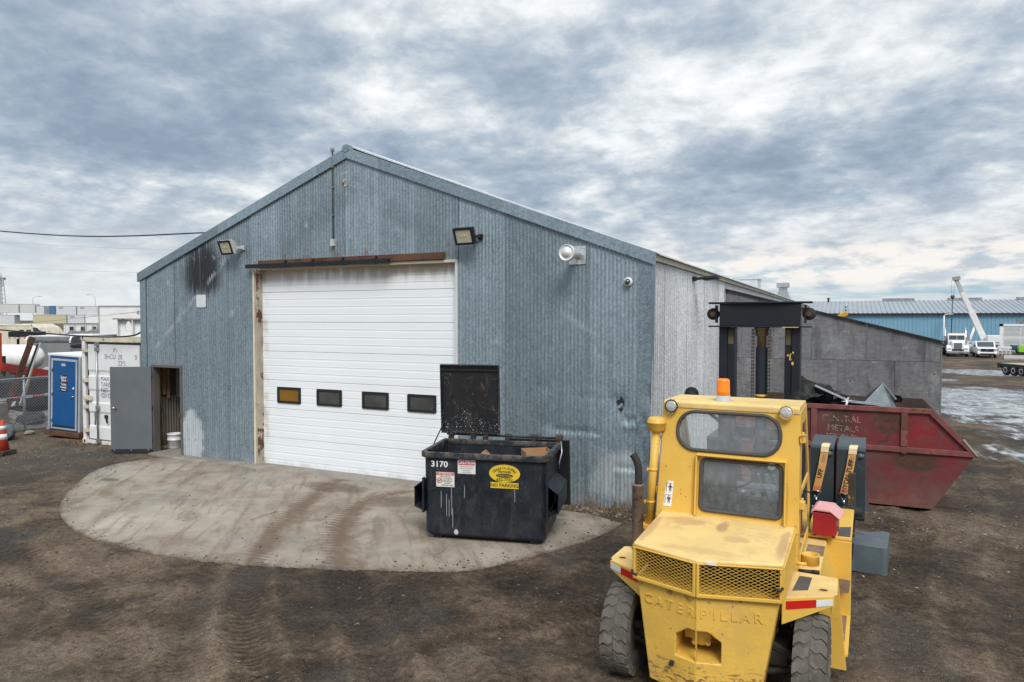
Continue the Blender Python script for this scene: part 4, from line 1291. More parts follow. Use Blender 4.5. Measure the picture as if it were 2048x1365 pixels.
# ------------------------------------------------------------------ black dumpster with its lid up
def dumpster():
    W, D, H = 1.77, 1.12, 1.25
    t = thing('dumpster', 'black steel dumpster numbered 3170 standing open on the concrete apron', 'dumpster', (-5.42, 8.47, .03), R(13.4))
    # body: shell with chamfered front corners, bottom a little smaller than the top
    b = MB()
    def ring(z, g, ch=.055):
        return [(g + ch, g, z), (W - g - ch, g, z), (W - g, g + ch, z), (W - g, D - g, z), (g, D - g, z), (g, g + ch, z)]
    lv = [(.05, .045), (.09, .012), (H - .02, 0.0)]
    outer = [[b.vert(p) for p in ring(z, g)] for z, g in lv]
    innr = [[b.vert(p) for p in ring(z, g)] for z, g in ((H - .02, .02), (.12, .03))]
    allr = outer + innr
    for r0, r1 in zip(allr, allr[1:]):
        for i in range(6):
            b.face((r0[i], r0[(i + 1) % 6], r1[(i + 1) % 6], r1[i]))
    b.face(allr[0][::-1]); b.face(allr[-1])
    b.build('body', MAT['dump'], t, bev=.008)
    # rolled rim
    b = MB()
    o = .05
    rim_o = [(-o + .09, -o), (W + o - .09, -o), (W + o, -o + .09), (W + o, D + .01), (-o, D + .01), (-o, -o + .09)]
    rim_i = [(.02 + .05, .0), (W - .07, .0), (W - .02, .06), (W - .02, D - .03), (.02, D - .03), (.02, .06)]
    b.plate(rim_o, [rim_i], .085, Matrix.Translation((0, 0, H + .012)))
    b.build('rim', MAT['dump'], t, bev=.008)
    # stiffening: middle weld seam, corner plates, skids
    b = MB(); b.box(.845, .851, -.003, .02, .12, H - .08); b.build('weld_seam', MAT['dump'], t)
    b = MB(); b.box(.12, .24, .08, D - .08, .0, .055); b.build('skid', MAT['dark'], t, bev=.01)
    b = MB(); b.box(W - .24, W - .12, .08, D - .08, .0, .055); b.build('skid', MAT['dark'], t, bev=.01)
    # fork pockets on both sides
    for sx, x0 in ((-1, 0), (1, W)):
        b = MB()
        y0, y1 = .04, .92
        z0, z1 = .44, .80
        xo = x0 + sx * .17
        # outer plate, tilted lip above and below, open at the front
        b.box(min(xo, xo - sx * .012), max(xo, xo - sx * .012), y0 + .02, y1, z0 + .02, z1 - .08)
        b.prism([(x0, z1 + .06), (x0, z1 + .04), (xo, z1 - .09), (xo, z1 - .07)], 'Y', y0, y1)
        b.prism([(x0, z0 - .06), (x0, z0 - .04), (xo, z0 + .03), (xo, z0 + .01)], 'Y', y0, y1)
        b.prism([(x0, z1 + .05), (xo, z1 - .08), (xo, z0 + .02), (x0, z0 - .05)], 'Y', y1 - .012, y1)
        b.build('fork_pocket', MAT['dump'], t, bev=.004)
        b = MB(); b.box(min(x0, x0 + sx * .03), max(x0, x0 + sx * .03), -.008, .06, .38, .88); b.build('pocket_lip', MAT['dump'], t, bev=.004)
    # hinge rod and ears along the back
    b = MB(); b.cyl((-.02, D + .06, H + .075), (W + .06, D + .06, H + .06), .017, n=10); b.build('hinge_rod', MAT['navy'], t)
    for x in (.06, .42, .62, .98, 1.40, W + .02):
        b = MB(); b.cyl((x - .05, D + .06, H + .075), (x + .05, D + .06, H + .075), .032, n=12); b.box(x - .035, x + .035, D - .02, D + .07, H - .02, H + .06)
        b.build('hinge_knuckle', MAT['dark'], t, bev=.004)
    # left lid thrown up: shallow tray seen from inside
    lw = .96
    M = Matrix.Translation((-.11, D + .06, H + .09)) @ Euler((R(3.5), 0, R(-.5))).to_matrix().to_4x4()
    b = MB(); b.M = M
    b.box(0, lw, .02, .032, 0, 1.10)
    b.box(0, lw, -.03, .02, 0, .02); b.box(0, lw, -.03, .02, 1.08, 1.10); b.box(0, .02, -.03, .02, .02, 1.08); b.box(lw - .02, lw, -.03, .02, .02, 1.08)
    b.box(.02, lw - .02, -.012, .02, 1.0, 1.02)
    b.build('raised_lid', MAT['lid'], t, bev=.004)
    # right lid hanging down behind
    M = Matrix.Translation((.98, D + .085, H + .03)) @ Euler((R(-172), 0, 0)).to_matrix().to_4x4()
    b = MB(); b.M = M; b.box(0, .96, -.02, .012, 0, 1.05); b.box(0, .96, -.05, -.02, 1.03, 1.05); b.box(.94, .96, -.05, -.02, 0, 1.05); b.build('hanging_lid', MAT['black'], t, bev=.004)
    b = MB(); b.cyl((-.20, D - .12, H - .10), (-.06, D + .06, H + .28), .010, n=8); b.build('lid_prop', MAT['dark'], t)
    b = MB(); b.tube([(W + .055, D - .02, H + .03), (W + .08, D - .10, H - .12), (W + .05, D - .16, H - .26), (W + .045, D - .15, H - .36)], .012, 8); b.build('latch_chain', MAT['steel'], t)
    b = MB(); b.box(W - .03, W + .06, D + .02, D + .10, H - .02, H + .12); b.build('corner_post', MAT['rust'], t, bev=.006)
    # stickers and lettering on the front face (front is the plane y=0, x to the right)
    def F(x, z, d=.004): return frame((x, -d, z), (1, 0, 0), (0, 0, 1))
    text('unit_number', '3170', .118, paint('white_ink', (.78, .79, .8), .5, var=.05), t, F(.232, 1.085), .002, 1.08, bold=.0025)
    def sticker(name, m, x0, x1, z0, z1, d=.004, r=.008):
        b = MB(); b.plate(rrect(x0, x1, z0, z1, r), [], .003, frame((0, -d, 0), (1, 0, 0), (0, 0, 1))); return b.build(name, m, t)
    s = sticker('caution_sticker', MAT['stickwhite'], .505, .765, .965, 1.165)
    def on(s, name, m, x0, x1, z0, z1):
        b = MB(); b.plate(rrect(x0, x1, z0, z1, .004), [], .002, frame((0, -.0062, 0), (1, 0, 0), (0, 0, 1))); return b.build(name, m, s)
    on(s, 'red_band', MAT['stickred'], .517, .753, 1.09, 1.152)
    text('caution_word', 'CAUTION', .056, MAT['stickwhite'], s, F(.635, 1.121, .0078), .001, 1.02, bold=.0018)
    for i, w in enumerate(('KEEP CONTAINER CLOSED', 'DO NOT CLIMB OR PLAY', 'ON OR NEAR', 'THIS CONTAINER')):
        text('fine_print', w, .020, MAT['ink_grey'], s, F(.635, 1.066 - i * .027, .0062), .001, .82)
    s = sticker('attention_sticker', MAT['stickwhite'], .185, .455, .765, .975)
    on(s, 'red_band', MAT['stickred'], .19, .45, .932, .970)
    text('attention_word', 'ATTENTION', .040, MAT['stickwhite'], s, F(.32, .951, .0078), .001, .92, bold=.001)
    for i, (w, sz) in enumerate((('ABSOLUTELY NO', .024), ('CONCRETE', .029), ('DIRT/ROCKS', .029), ('STUMPS', .029), ('PROPANE TANKS', .026))):
        text('fine_print', w, sz, MAT['ink'], s, F(.352 if i else .32, .912 - i * .031, .0062), .001, .86)
    b = MB(); b.plate(ellipse(.235, .855, .040, .040, 24), [ellipse(.235, .855, .030, .030, 24)], .002, frame((0, -.0062, 0), (1, 0, 0), (0, 0, 1)))
    b.M = frame((.235, -.0064, .855), (1, -0, 1), (-1, 0, 1)); b.box(-.033, .033, -.005, .005, -.001, .001); b.build('no_sign', MAT['stickred'], s)
    text('no_word', 'NO', .036, MAT['ink'], s, F(.235, .855, .0058), .001, .9)
    b = MB(); b.plate(ellipse(1.185, .995, .222, .125, 40), [], .003, frame((0, -.004, 0), (1, 0, 0), (0, 0, 1))); s = b.build('company_sticker', MAT['stickyellow'], t)
    b = MB(); b.plate(ellipse(1.185, .965, .125, .030, 30), [], .002, frame((0, -.0062, 0), (1, 0, 0), (0, 0, 1))); b.build('inner_oval', MAT['ink_olive'], s)
    text('oval_words', 'An Allied Company', .026, MAT['stickyellow'], s, F(1.185, .965, .0076), .001, .95)
    w = 'Contain-A-Way'                                # arched line, one letter at a time
    for i, ch in enumerate(w):
        a = (i - 6) / 6 * R(56)
        text('letter', ch, .056, MAT['ink_olive'], s, frame((1.185 + .185 * math.sin(a), -.0062, .955 + .118 * math.cos(a)), (math.cos(a * .62), 0, -math.sin(a * .62)), (math.sin(a * .62), 0, math.cos(a * .62))), .001, .9, bold=.0012)
    text('services_word', 'Services', .054, MAT['ink_olive'], s, F(1.185, 1.022, .0062), .001, 1.05, bold=.0012)
    text('phone_number', '652-7752', .054, MAT['ink_olive'], s, F(1.185, .907, .0062), .001, 1.15, bold=.0012)
    s = sticker('no_parking_sticker', MAT['stickyellow'], .983, 1.385, .785, .868, r=.004)
    text('no_parking_words', 'NO PARKING', .066, MAT['ink_olive'], s, F(1.184, .826, .0058), .001, 1.0, bold=.0016)
    return t
dumpster()
DRZ = R(13.4)
def dump_w(x, y, z): return Vector((-5.42, 8.47, .03)) + Vector((x * math.cos(DRZ) - y * math.sin(DRZ), x * math.sin(DRZ) + y * math.cos(DRZ), z))
t = thing('cardboard_box', 'brown cardboard box with a white and red edge inside the dumpster', 'box', dump_w(1.50, .78, .70), DRZ + R(24))
b = MB(); b.plate([(-.2, -.16), (.2, -.16), (.2, .16), (-.2, .16)], [[(-.19, -.15), (.19, -.15), (.19, .15), (-.19, .15)]], .46, Matrix.Translation((0, 0, .5))); b.box(-.2, .2, -.16, .16, .03, .04); b.build('carton', MAT['card'], t)
b = MB(); b.M = Euler((R(-20), 0, 0)).to_matrix().to_4x4(); b.box(-.2, .2, -.21, -.2, .34, .43); b.build('flap', MAT['white'], t)
b = MB(); b.M = Euler((R(-20), 0, 0)).to_matrix().to_4x4(); b.box(-.02, .03, -.213, -.21, .34, .43); b.build('red_mark', MAT['stickred'], t)
t = thing('crumpled_paper', 'scrap of crumpled tan paper inside the dumpster', 'paper', dump_w(.72, .75, .13))
b = MB()
rr = random.Random(5)
rows = []
for i in range(9):
    th = math.pi * i / 8
    rows.append([((.19 + rr.uniform(-.05, .05)) * math.sin(th) * math.cos(2 * math.pi * j / 12), (.15 + rr.uniform(-.04, .04)) * math.sin(th) * math.sin(2 * math.pi * j / 12), .52 + .5 * math.cos(th) + rr.uniform(-.04, .04)) for j in range(12)])
for r_ in rows: r_.append(r_[0])
b.strip(rows, False); b.build('wad', MAT['card'], t)
t = thing('refuse_bags', 'dark rubbish bags filling the bottom of the dumpster', 'rubbish', dump_w(.88, .55, .12), DRZ)
b = MB(); b.M = Matrix.Diagonal((.78, .46, .60, 1)); b.lathe([(0, -.0), (.95, .05), (1.0, .5), (.8, .85), (.35, 1.0), (0, .98)], n=14); b.build('heap', MAT['rubber_black'], t)

# ------------------------------------------------------------------ yellow forklift, seen from behind
FA = R(-1.7)
FO = (-1.17 * math.cos(FA), -1.17 * math.sin(FA))
fk = thing('forklift', 'big yellow forklift with a closed cab, seen from behind with raised lettering on its counterweight', 'forklift', (FO[0], FO[1], 0), FA)
Y_, YT = MAT['yellow'], MAT['yellow_top']

def solid_bool(name, solid, cutter, mat, parent, bev=0.0):
    o = solid.build(name, mat, parent)
    c = cutter.build('cutter', mat, parent)
    md = o.modifiers.new('cut', 'BOOLEAN'); md.object = c; md.operation = 'DIFFERENCE'; md.solver = 'EXACT'
    bpy.context.view_layer.update()
    dg = bpy.context.evaluated_depsgraph_get()
    me = bpy.data.meshes.new_from_object(o.evaluated_get(dg))
    o.modifiers.clear()
    o.data = me
    bpy.data.objects.remove(c)
    if bev:
        m2 = o.modifiers.new('bevel', 'BEVEL'); m2.width = bev; m2.segments = 3; m2.limit_method = 'ANGLE'; m2.angle_limit = R(30)
    return o

# counterweight
b = MB()
top = [(-.57, 5.75, .985), (-.03, 5.57, .985), (.57, 5.75, .985), (.57, 6.62, .985), (-.57, 6.62, .985)]
bot = [(-.44, 5.69, .17), (-.03, 5.55, .17), (.44, 5.69, .17), (.44, 6.62, .17), (-.44, 6.62, .17)]
ti = [b.vert(p) for p in top]; bi = [b.vert(p) for p in bot]
b.face(ti); b.face(bi[::-1])
for i in range(5): b.face((bi[i], bi[(i + 1) % 5], ti[(i + 1) % 5], ti[i]))
c = MB(); c.prism([(-.205, .455), (.155, .455), (.155, .625), (.055, .70), (-.105, .70), (-.205, .625)], 'Y', 5.3, 5.98)
cw = solid_bool('counterweight', b, c, MAT['yellow_chip'], fk, .012)
b = MB(); b.box(-.0325, -.0275, 5.560, 5.60, .19, .975); b.build('centre_seam', MAT['yellow_chip'], fk)
b = MB(); b.lathe([(0, 5.73), (.075, 5.735), (.085, 5.75), (.085, 5.82), (.05, 5.83), (.05, 5.97)], (-.03, 0, .60), 'Y', 20); b.build('pump_cover', MAT['yellow_chip'], cw)
for a in (45, 135, 225, 315):
    b = MB(); x, z = -.03 + .075 * math.cos(R(a + 8)), .60 + .075 * math.sin(R(a + 8)); b.cyl((x, 5.725, z), (x, 5.80, z), .024, n=12); b.cyl((x, 5.71, z), (x, 5.725, z), .013, n=6); b.build('bolt', MAT['yellow_chip'], cw)
for x in (-.15, .11):
    b = MB()
    for k in range(3): b.cyl((x, 5.78 + .06 * k, .64 - .03 * k), (x + .015, 5.80 + .06 * k, .64 - .03 * k), .022, n=10)
    b.box(x - .03, x + .03, 5.84, 5.96, .52, .66); b.build('hose_block', MAT['rust'] if x > 0 else Y_, cw)
b = MB(); b.box(-.25, -.215, 5.575, 5.66, .375, .40); b.build('peg', MAT['dark'], cw)
# raised name on both halves of the rear face
def cwface(s, u, z):
    """frame on the left (s=-1) or right (s=1) rear face"""
    f = abs(u + .03)
    lean_ = (5.57 - 5.55) / (.985 - .17)
    v = 5.57 + f * (.18 / .54 if s < 0 else .30) - (.985 - z) * (lean_ + f * .07) - .0015
    if s < 0: return frame((u, v, z), (1, -.18 / .54, 0), (0, .03, 1))
    return frame((u, v, z), (1, .30, 0), (0, .03, 1))
for i, ch in enumerate('CATER'):
    text('raised_letter', ch, .108, MAT['yellow_chip'], cw, cwface(-1, -.455 + i * .094, .842), .0065, 1.08, bold=.001)
for i, ch in enumerate('PILLAR'):
    text('raised_letter', ch, .108, MAT['yellow_chip'], cw, cwface(1, (.025, .105, .172, .250, .330, .425)[i], .842), .0065, 1.08, bold=.001)

# hood with its two expanded-metal grilles
b = MB()
pl = [(-.60, 5.72), (-.03, 5.54), (.60, 5.72), (.60, 6.66), (-.60, 6.66)]
pz_ = [1.295, 1.285, 1.295, 1.345, 1.345]
b.mi = 0
t1 = [b.vert((x, y, z)) for (x, y), z in zip(pl, pz_)]
t0 = [b.vert((x, y, z - .035)) for (x, y), z in zip(pl, pz_)]
b.face(t1); b.face(t0[::-1])
for i in range(5): b.face((t0[i], t0[(i + 1) % 5], t1[(i + 1) % 5], t1[i]))
hood = b.build('hood', YT, fk, bev=.022, seg=3)
for s in (-1, 1):
    b = MB(); b.prism([(5.735, .99), (6.66, .99), (6.66, 1.31), (5.735, 1.27)], 'X', s * .598 - .012, s * .598 + .012); b.build('side_panel', Y_, hood, bev=.006)
b = MB(); b.box(-.55, .55, 6.0, 6.1, 1.0, 1.25); b.build('radiator', MAT['black'], hood)
for x in (-.32, .22, .45):
    b = MB(); b.box(x - .02, x + .02, 5.90, 5.92, .99, 1.26); b.build('radiator_strut', MAT['dark'], hood)
for s in (-1, 1):
    # frame axes along the slanted rear edge
    if s < 0: A, Bp = Vector((-.595, 5.722, 0)), Vector((-.033, 5.544, 0))
    else: A, Bp = Vector((-.027, 5.544, 0)), Vector((.595, 5.722, 0))
    L = (Bp - A).length
    Mf = frame((A.x, A.y, 0), Bp - A, (0, 0, 1))
    z0, z1 = .988, 1.262
    b = MB(); b.plate([(0, z0), (L, z0), (L, z1), (0, z1)], [[(.022, z0 + .028), (L - .022, z0 + .028), (L - .022, z1 - .012), (.022, z1 - .012)]], .03, Mf @ Matrix.Translation((0, 0, .012)))
    g = b.build('grille_frame', Y_, hood, bev=.004)
    b = MB(); b.M = Mf
    # diamonds: two sets of slanting strands clipped to the opening
    w, h = .056, .0275
    x0, x1, y0, y1 = .02, L - .02, z0 + .024, z1 - .010
    sl = h / w
    for sg in (1, -1):
        k = -40
        while k < 60:
            # y = sg*sl*(x-x0) + y0 + k*h
            c0 = y0 + k * h
            pts = []
            xa, xb = x0, x1
            ya, yb = c0, c0 + sg * sl * (x1 - x0)
            def X_at(yv): return x0 + (yv - c0) / (sg * sl)
            lo = sorted((X_at(y0), X_at(y1)))
            xa, xb = max(xa, lo[0]), min(xb, lo[1])
            if xb - xa > .004:
                pa = (xa, c0 + sg * sl * (xa - x0), 0); pb = (xb, c0 + sg * sl * (xb - x0), 0)
                b.beam(pa, pb, .0027, .003, (0, 0, 1))
            k += 1
    b.build('grille_mesh', Y_, g)
b = MB(); b.box(.045, .125, 5.545, 5.549, 1.262, 1.284); b.M = None; o = b.build('maker_sticker', MAT['white'], hood); o.rotation_euler = (0, 0, 0)
b = MB(); b.tube([(-.60, 5.70, 1.06), (-.585, 5.66, 1.05), (-.545, 5.66, 1.04)], .011, 8); b.build('hood_latch', MAT['rubber_black'], hood)
b = MB(); b.tube([(.60, 5.70, 1.115), (.585, 5.66, 1.105), (.54, 5.655, 1.115)], .011, 8); b.build('hood_latch', MAT['rubber_black'], hood)

# rear wings with reflective tape
for s in (-1, 1):
    zt = .955
    b = MB(); b.prism([(s * .575, 5.93), (s * .93, 6.15), (s * .965, 6.22), (s * .955, 6.58), (s * .90, 6.60), (s * .58, 6.62)], 'Z', zt - .018, zt)
    w = b.build('rear_wing', YT, fk, bev=.006)
    p0, p1 = Vector((s * .572, 5.915, 0)), Vector((s * .945, 6.145, 0))
    Mf = frame((p0.x, p0.y, 0), (p1 - p0), (0, 0, 1))
    L = (p1 - p0).length
    b = MB(); b.plate([(0, zt - .21), (L, zt - .075), (L, zt - .001), (0, zt - .001)], [], .014, Mf @ Matrix.Translation((0, 0, .007))); b.build('rear_flange', Y_, w, bev=.004)
    sgn = 1 if s > 0 else -1
    off = .0095 if s > 0 else -.0095
    def tape(nm, m, a, c):
        b = MB(); b.plate([(a, zt - .088 + (.012 if nm == 'white_tape' else 0)), (c, zt - .080 + (.012 if nm == 'white_tape' else 0)), (c, zt - .018), (a, zt - .022)], [], .003, Mf @ Matrix.Translation((0, 0, off + (.0015 if s > 0 else -.0)))); b.build(nm, m, w)
    tape('red_tape', MAT['red_tape'], .03, .28); tape('white_tape', MAT['white_tape'], .283, .42)
    b = MB(); b.prism([(s * .63, 6.12), (s * .745, 6.19), (s * .755, 6.50), (s * .655, 6.50)], 'Z', zt + .001, zt + .004); b.build('grip_patch', MAT['grip'], w)
    b = MB(); b.plate(ellipse(s * .86, 6.24, .035, .027, 18), [], .003, Matrix.Translation((0, 0, zt + .003))); b.build('drain_hole', MAT['dark'], w)
    b = MB(); b.plate(ellipse(s * .86, 6.24, .040, .032, 18), [ellipse(s * .86, 6.24, .034, .026, 18)], .005, Matrix.Translation((0, 0, zt + .006))); b.build('hole_rim', Y_, w)

# side decks, front fenders and steps
for s in (-1, 1):
    b = MB(); b.prism([(s * .605, 6.62), (s * .79, 6.62), (s * .80, 7.0), (s * .80, 7.9), (s * .605, 7.9)], 'Z', .86, .905)
    dk = b.build('side_deck', YT, fk, bev=.01)
    b = MB(); b.prism([(s * .70, .904), (s * .80, .904), (s * .90, .56), (s * .91, .14), (s * .80, .14)], 'Y', 6.70, 7.88); b.build('deck_skirt', Y_, dk, bev=.01)
    b = MB(); b.prism([(s * .61, 7.86), (s * 1.035, 7.86), (s * 1.035, 9.15), (s * .61, 9.15)], 'Z', .915, .955)
    b.prism([(7.86, .14), (7.885, .14), (7.885, .92), (7.86, .92)], 'X', min(s * .80, s * 1.035), max(s * .80, s * 1.035))
    fd = b.build('front_fender', Y_, fk, bev=.012)
    b = MB(); b.prism([(s * .905, 7.89), (s * 1.02, 7.90), (s * 1.02, 8.28), (s * .91, 8.22)], 'Z', .957, .960); b.build('grip_patch', MAT['grip'], fd)
    b = MB(); b.box(min(s * .64, s * .80), max(s * .64, s * .80), 7.30, 7.62, .906, .910); b.build('worn_grip_patch', MAT['step_wood'], dk)
    b = MB()
    b.prism([(s * .84, 7.50), (s * 1.02, 7.54), (s * 1.03, 7.84), (s * .84, 7.84)], 'Z', .50, .53)
    for k in range(9): b.box(min(s * .85, s * 1.02), max(s * .85, s * 1.02), 7.54 + k * .033, 7.552 + k * .033, .531, .537)
    b.build('upper_step', MAT['step_wood'], fd, bev=.004)
    b = MB(); b.prism([(s * .84, 6.72), (s * 1.035, 6.95), (s * 1.035, 7.86), (s * .84, 7.86)], 'Z', .13, .16); b.build('lower_step', Y_, fd, bev=.004)
    b = MB(); b.prism([(s * .86, 7.15), (s * 1.0, 7.2), (s * 1.0, 7.82), (s * .86, 7.82)], 'Z', .161, .167); b.build('step_mat', MAT['step_wood'], fd)
    b = MB(); b.prism([(6.62, .93), (6.70, .93), (6.98, .13), (6.72, .13)], 'X', min(s * .90, s * .915), max(s * .90, s * .915)); b.prism([(s * .80, .93), (s * .955, .93), (s * 1.03, .13), (s * .80, .13)], 'Y', 6.66, 6.675)
    b.build('step_hanger', Y_, fd, bev=.004)
    if s > 0:
        b = MB(); b.lathe([(.078, .905), (.078, .985), (.082, .99), (.082, 1.0), (.066, 1.0), (.066, .93), (0, .93)], (.705, 7.02, 0), n=22); b.build('filler_neck', Y_, dk)
        b = MB(); b.lathe([(.066, .932), (0, .933)], (.705, 7.02, 0), n=18); b.build('filler_well', MAT['dark'], dk)
        b = MB(); b.cyl((.62, 6.70, .935), (.74, 6.72, .935), .017, n=8); b.cyl((.74, 6.72, .935), (.80, 6.73, .935), .02, n=8); b.build('hand_lever', MAT['dark'], dk)

# chassis and axle below
b = MB(); b.box(-.42, .42, 6.6, 9.0, .35, .86); b.box(-.62, .62, 5.98, 6.32, .36, .5); b.box(-.75, .75, 8.35, 8.6, .38, .62); b.box(-.62, .62, 6.62, 7.85, .6, .86)
b.box(-.60, .60, 6.4, 6.62, .5, .95)
b.build('chassis', MAT['dark'], fk, bev=.02)
for s in (-1, 1):
    b = MB(); b.beam((s * .44, 6.05, .42), (s * .68, 6.1, .40), .12, .07); b.beam((s * .42, 6.0, .56), (s * .66, 6.0, .46), .05, .06); b.cyl((s * .42, 5.98, .3), (s * .66, 6.02, .34), .03, n=10); b.build('steering_link', MAT['dark'], fk, bev=.01)

# wheels
def wheel(name, x, y, r, w, lugs, rim_r, hubside):
    b = MB()
    prof = []
    hw = w / 2
    for a, q in ((rim_r, -hw * .72), (rim_r + .02, -hw * .92), ((rim_r + r) / 2, -hw * 1.0), (r - .045, -hw * .98), (r - .016, -hw * .86), (r - .006, -hw * .55), (r, 0), (r - .006, hw * .55),
                 (r - .016, hw * .86), (r - .045, hw * .98), ((rim_r + r) / 2, hw), (rim_r + .02, hw * .92), (rim_r, hw * .72)):
        prof.append((a, q))
    b.lathe(prof, (0, 0, 0), 'X', 56)
    rt = thing(name, None, None, (x, y, r - .012)); rt.name = name
    bpy.data.objects.remove(rt)
    ty = b.build(name, MAT['rubber'], fk, loc=(x, y, r - .014))
    b = MB()
    # chevron blocks: wavy bars across the tread plus square shoulder blocks
    for k in range(lugs):
        a0 = 2 * math.pi * k / lugs
        for side in (-1, 1):
            bars = []
            for (q, da) in ((.04, 0.0), (.34, .26), (.64, .12), (.97, .40)):
                bars.append((side * q * hw, a0 + (da + (.5 if side > 0 else 0)) * 2 * math.pi / lugs, r + .006 - .020 * max(0, q - .6)))
            for (q0, A0, R0), (q1, A1, R1) in zip(bars, bars[1:]):
                wd = 2 * math.pi / lugs * .365
                top_ = [(q0, A0 - wd, R0), (q0, A0 + wd, R0), (q1, A1 + wd, R1), (q1, A1 - wd, R1)]
                P = lambda q, A, rr: (q, rr * math.cos(A), rr * math.sin(A))
                ti = [b.vert(P(*p)) for p in top_]; lo = [b.vert(P(p[0], p[1], p[2] - .03)) for p in top_]
                b.face(ti, False)
                for i in range(4): b.face((lo[i], lo[(i + 1) % 4], ti[(i + 1) % 4], ti[i]), False)
            # shoulder block
            q = side * hw
            A = a0 + (.52 + (.5 if side > 0 else 0)) * 2 * math.pi / lugs
            wd = 2 * math.pi / lugs * .28
            pts = [(q * .97, A - wd, r - .012), (q * .97, A + wd, r - .012), (q * 1.035, A + wd, r - .075), (q * 1.035, A - wd, r - .075)]
            ti = [b.vert((p[0], p[2] * math.cos(p[1]), p[2] * math.sin(p[1]))) for p in pts]
            lo = [b.vert((p[0] - side * .02, (p[2] - .012) * math.cos(p[1]), (p[2] - .012) * math.sin(p[1]))) for p in pts]
            b.face(ti, False)
            for i in range(4): b.face((lo[i], lo[(i + 1) % 4], ti[(i + 1) % 4], ti[i]), False)
    tag(b.build('tread_blocks', MAT['rubber'], ty), kind='stuff')
    b = MB()
    b.lathe([(rim_r + .004, -hw * .70), (rim_r - .02, -hw * .6), (rim_r - .03, -.02), (.05, -.01), (.05, .01), (rim_r - .03, .02), (rim_r - .02, hw * .6), (rim_r + .004, hw * .70)], (0, 0, 0), 'X', 32)
    b.lathe([(0, hubside * hw * .95), (.07, hubside * hw * .93), (.085, hubside * hw * .6), (.12, hubside * .02)], (0, 0, 0), 'X', 20)
    b.build('rim', MAT['dark'], ty)
    for k in range(8):
        a = 2 * math.pi * k / 8
        b = MB(); b.cyl((hubside * .01, .125 * math.cos(a), .125 * math.sin(a)), (hubside * .075, .125 * math.cos(a), .125 * math.sin(a)), .015, n=6); b.build('wheel_nut', MAT['dark'], ty)
    return ty
wheel('rear_wheel', -.775, 6.10, .395, .25, 23, .19, -1)
wheel('rear_wheel', .79, 6.08, .40, .25, 23, .19, 1)
wheel('front_wheel', -.86, 8.46, .465, .32, 32, .24, -1)
wheel('front_wheel', .86, 8.46, .465, .32, 32, .24, 1)

# cab: rear wall leans forward with two windows in it
cab_bot, cab_top = Vector((0, 6.63, 1.30)), Vector((0, 6.75, 2.385))
hh = (cab_top - cab_bot).length
Mr = frame(cab_bot, (1, 0, 0), cab_top - cab_bot)
def hz(z): return (z - 1.30) / (2.385 - 1.30) * hh
b = MB()
wtop = rrect(-.468, .462, hz(1.945), hz(2.305), .165, 8)
wlow = rrect(-.235, .478, hz(1.395), hz(1.865), .05, 5)
b.plate([(-.655, -.02), (.635, -.02), (.615, hh), (-.605, hh)], [wtop, wlow], .035, Mr)
cab = b.build('cab', Y_, fk, bev=.004)
def ringtube(name, pts, r, m, par, off=.006):
    b = MB(); b.M = Mr
    b.tube([(x, y, off) for x, y in pts], r, 8, closed=True); return b.build(name, m, par)
seal_m = paint('weathered_rubber_seal', (.065, .062, .056), .8, var=.2)
ringtube('window_seal', wtop, .017, seal_m, cab); ringtube('window_seal', wlow, .017, seal_m, cab)
for nm, pts in (('upper_rear_window', wtop), ('lower_rear_window', wlow)):
    b = MB(); b.M = Mr; b.poly([(x, y, -.014) for x, y in pts]); b.build(nm, MAT['glass_cab'], cab, fix=False)
# hooded surround of the lower window
b = MB(); b.M = Mr
x0, x1, y0, y1 = -.275, .520, hz(1.34), hz(1.905)
prt = .045
b.prism([(y1, 0), (y1 + .02, 0), (y1 + .004, prt + .02), (y1 - .008, prt + .02)], 'X', x0, x1)
b.prism([(x0 - .012, 0), (x0 + .010, 0), (x0 + .010, prt + .012), (x0 - .006, prt + .012)], 'Y', y0, y1)
b.prism([(x1 - .010, 0), (x1 + .012, 0), (x1 + .004, prt + .012), (x1 - .010, prt + .012)], 'Y', y0, y1)
b.build('window_hood', Y_, cab, bev=.004)
b = MB(); b.M = Mr; b.plate([(-.635, hz(1.325)), (-.315, hz(1.335)), (-.315, hz(1.80)), (-.60, hz(1.80))], [], .004, Matrix.Translation((0, 0, .004))); b.build('access_panel', Y_, cab)
b = MB(); b.M = Mr; b.plate([(.535, hz(1.345)), (.62, hz(1.345)), (.612, hz(1.70)), (.535, hz(1.70))], [], .004, Matrix.Translation((0, 0, .004))); b.build('access_panel', Y_, cab)
for i, (x, z) in enumerate(((-.61, 1.36), (-.585, 1.55), (-.57, 1.77), (.61, 1.36), (.602, 1.6), (-.42, 1.56), (-.42, 1.52), (-.37, 1.5))):
    b = MB(); b.M = Mr; b.cyl((x, hz(z), .003), (x, hz(z), .009), .008 if i < 5 else .004, n=8); b.build('panel_screw', MAT['yellow_chip'] if i < 5 else MAT['dark'], cab)
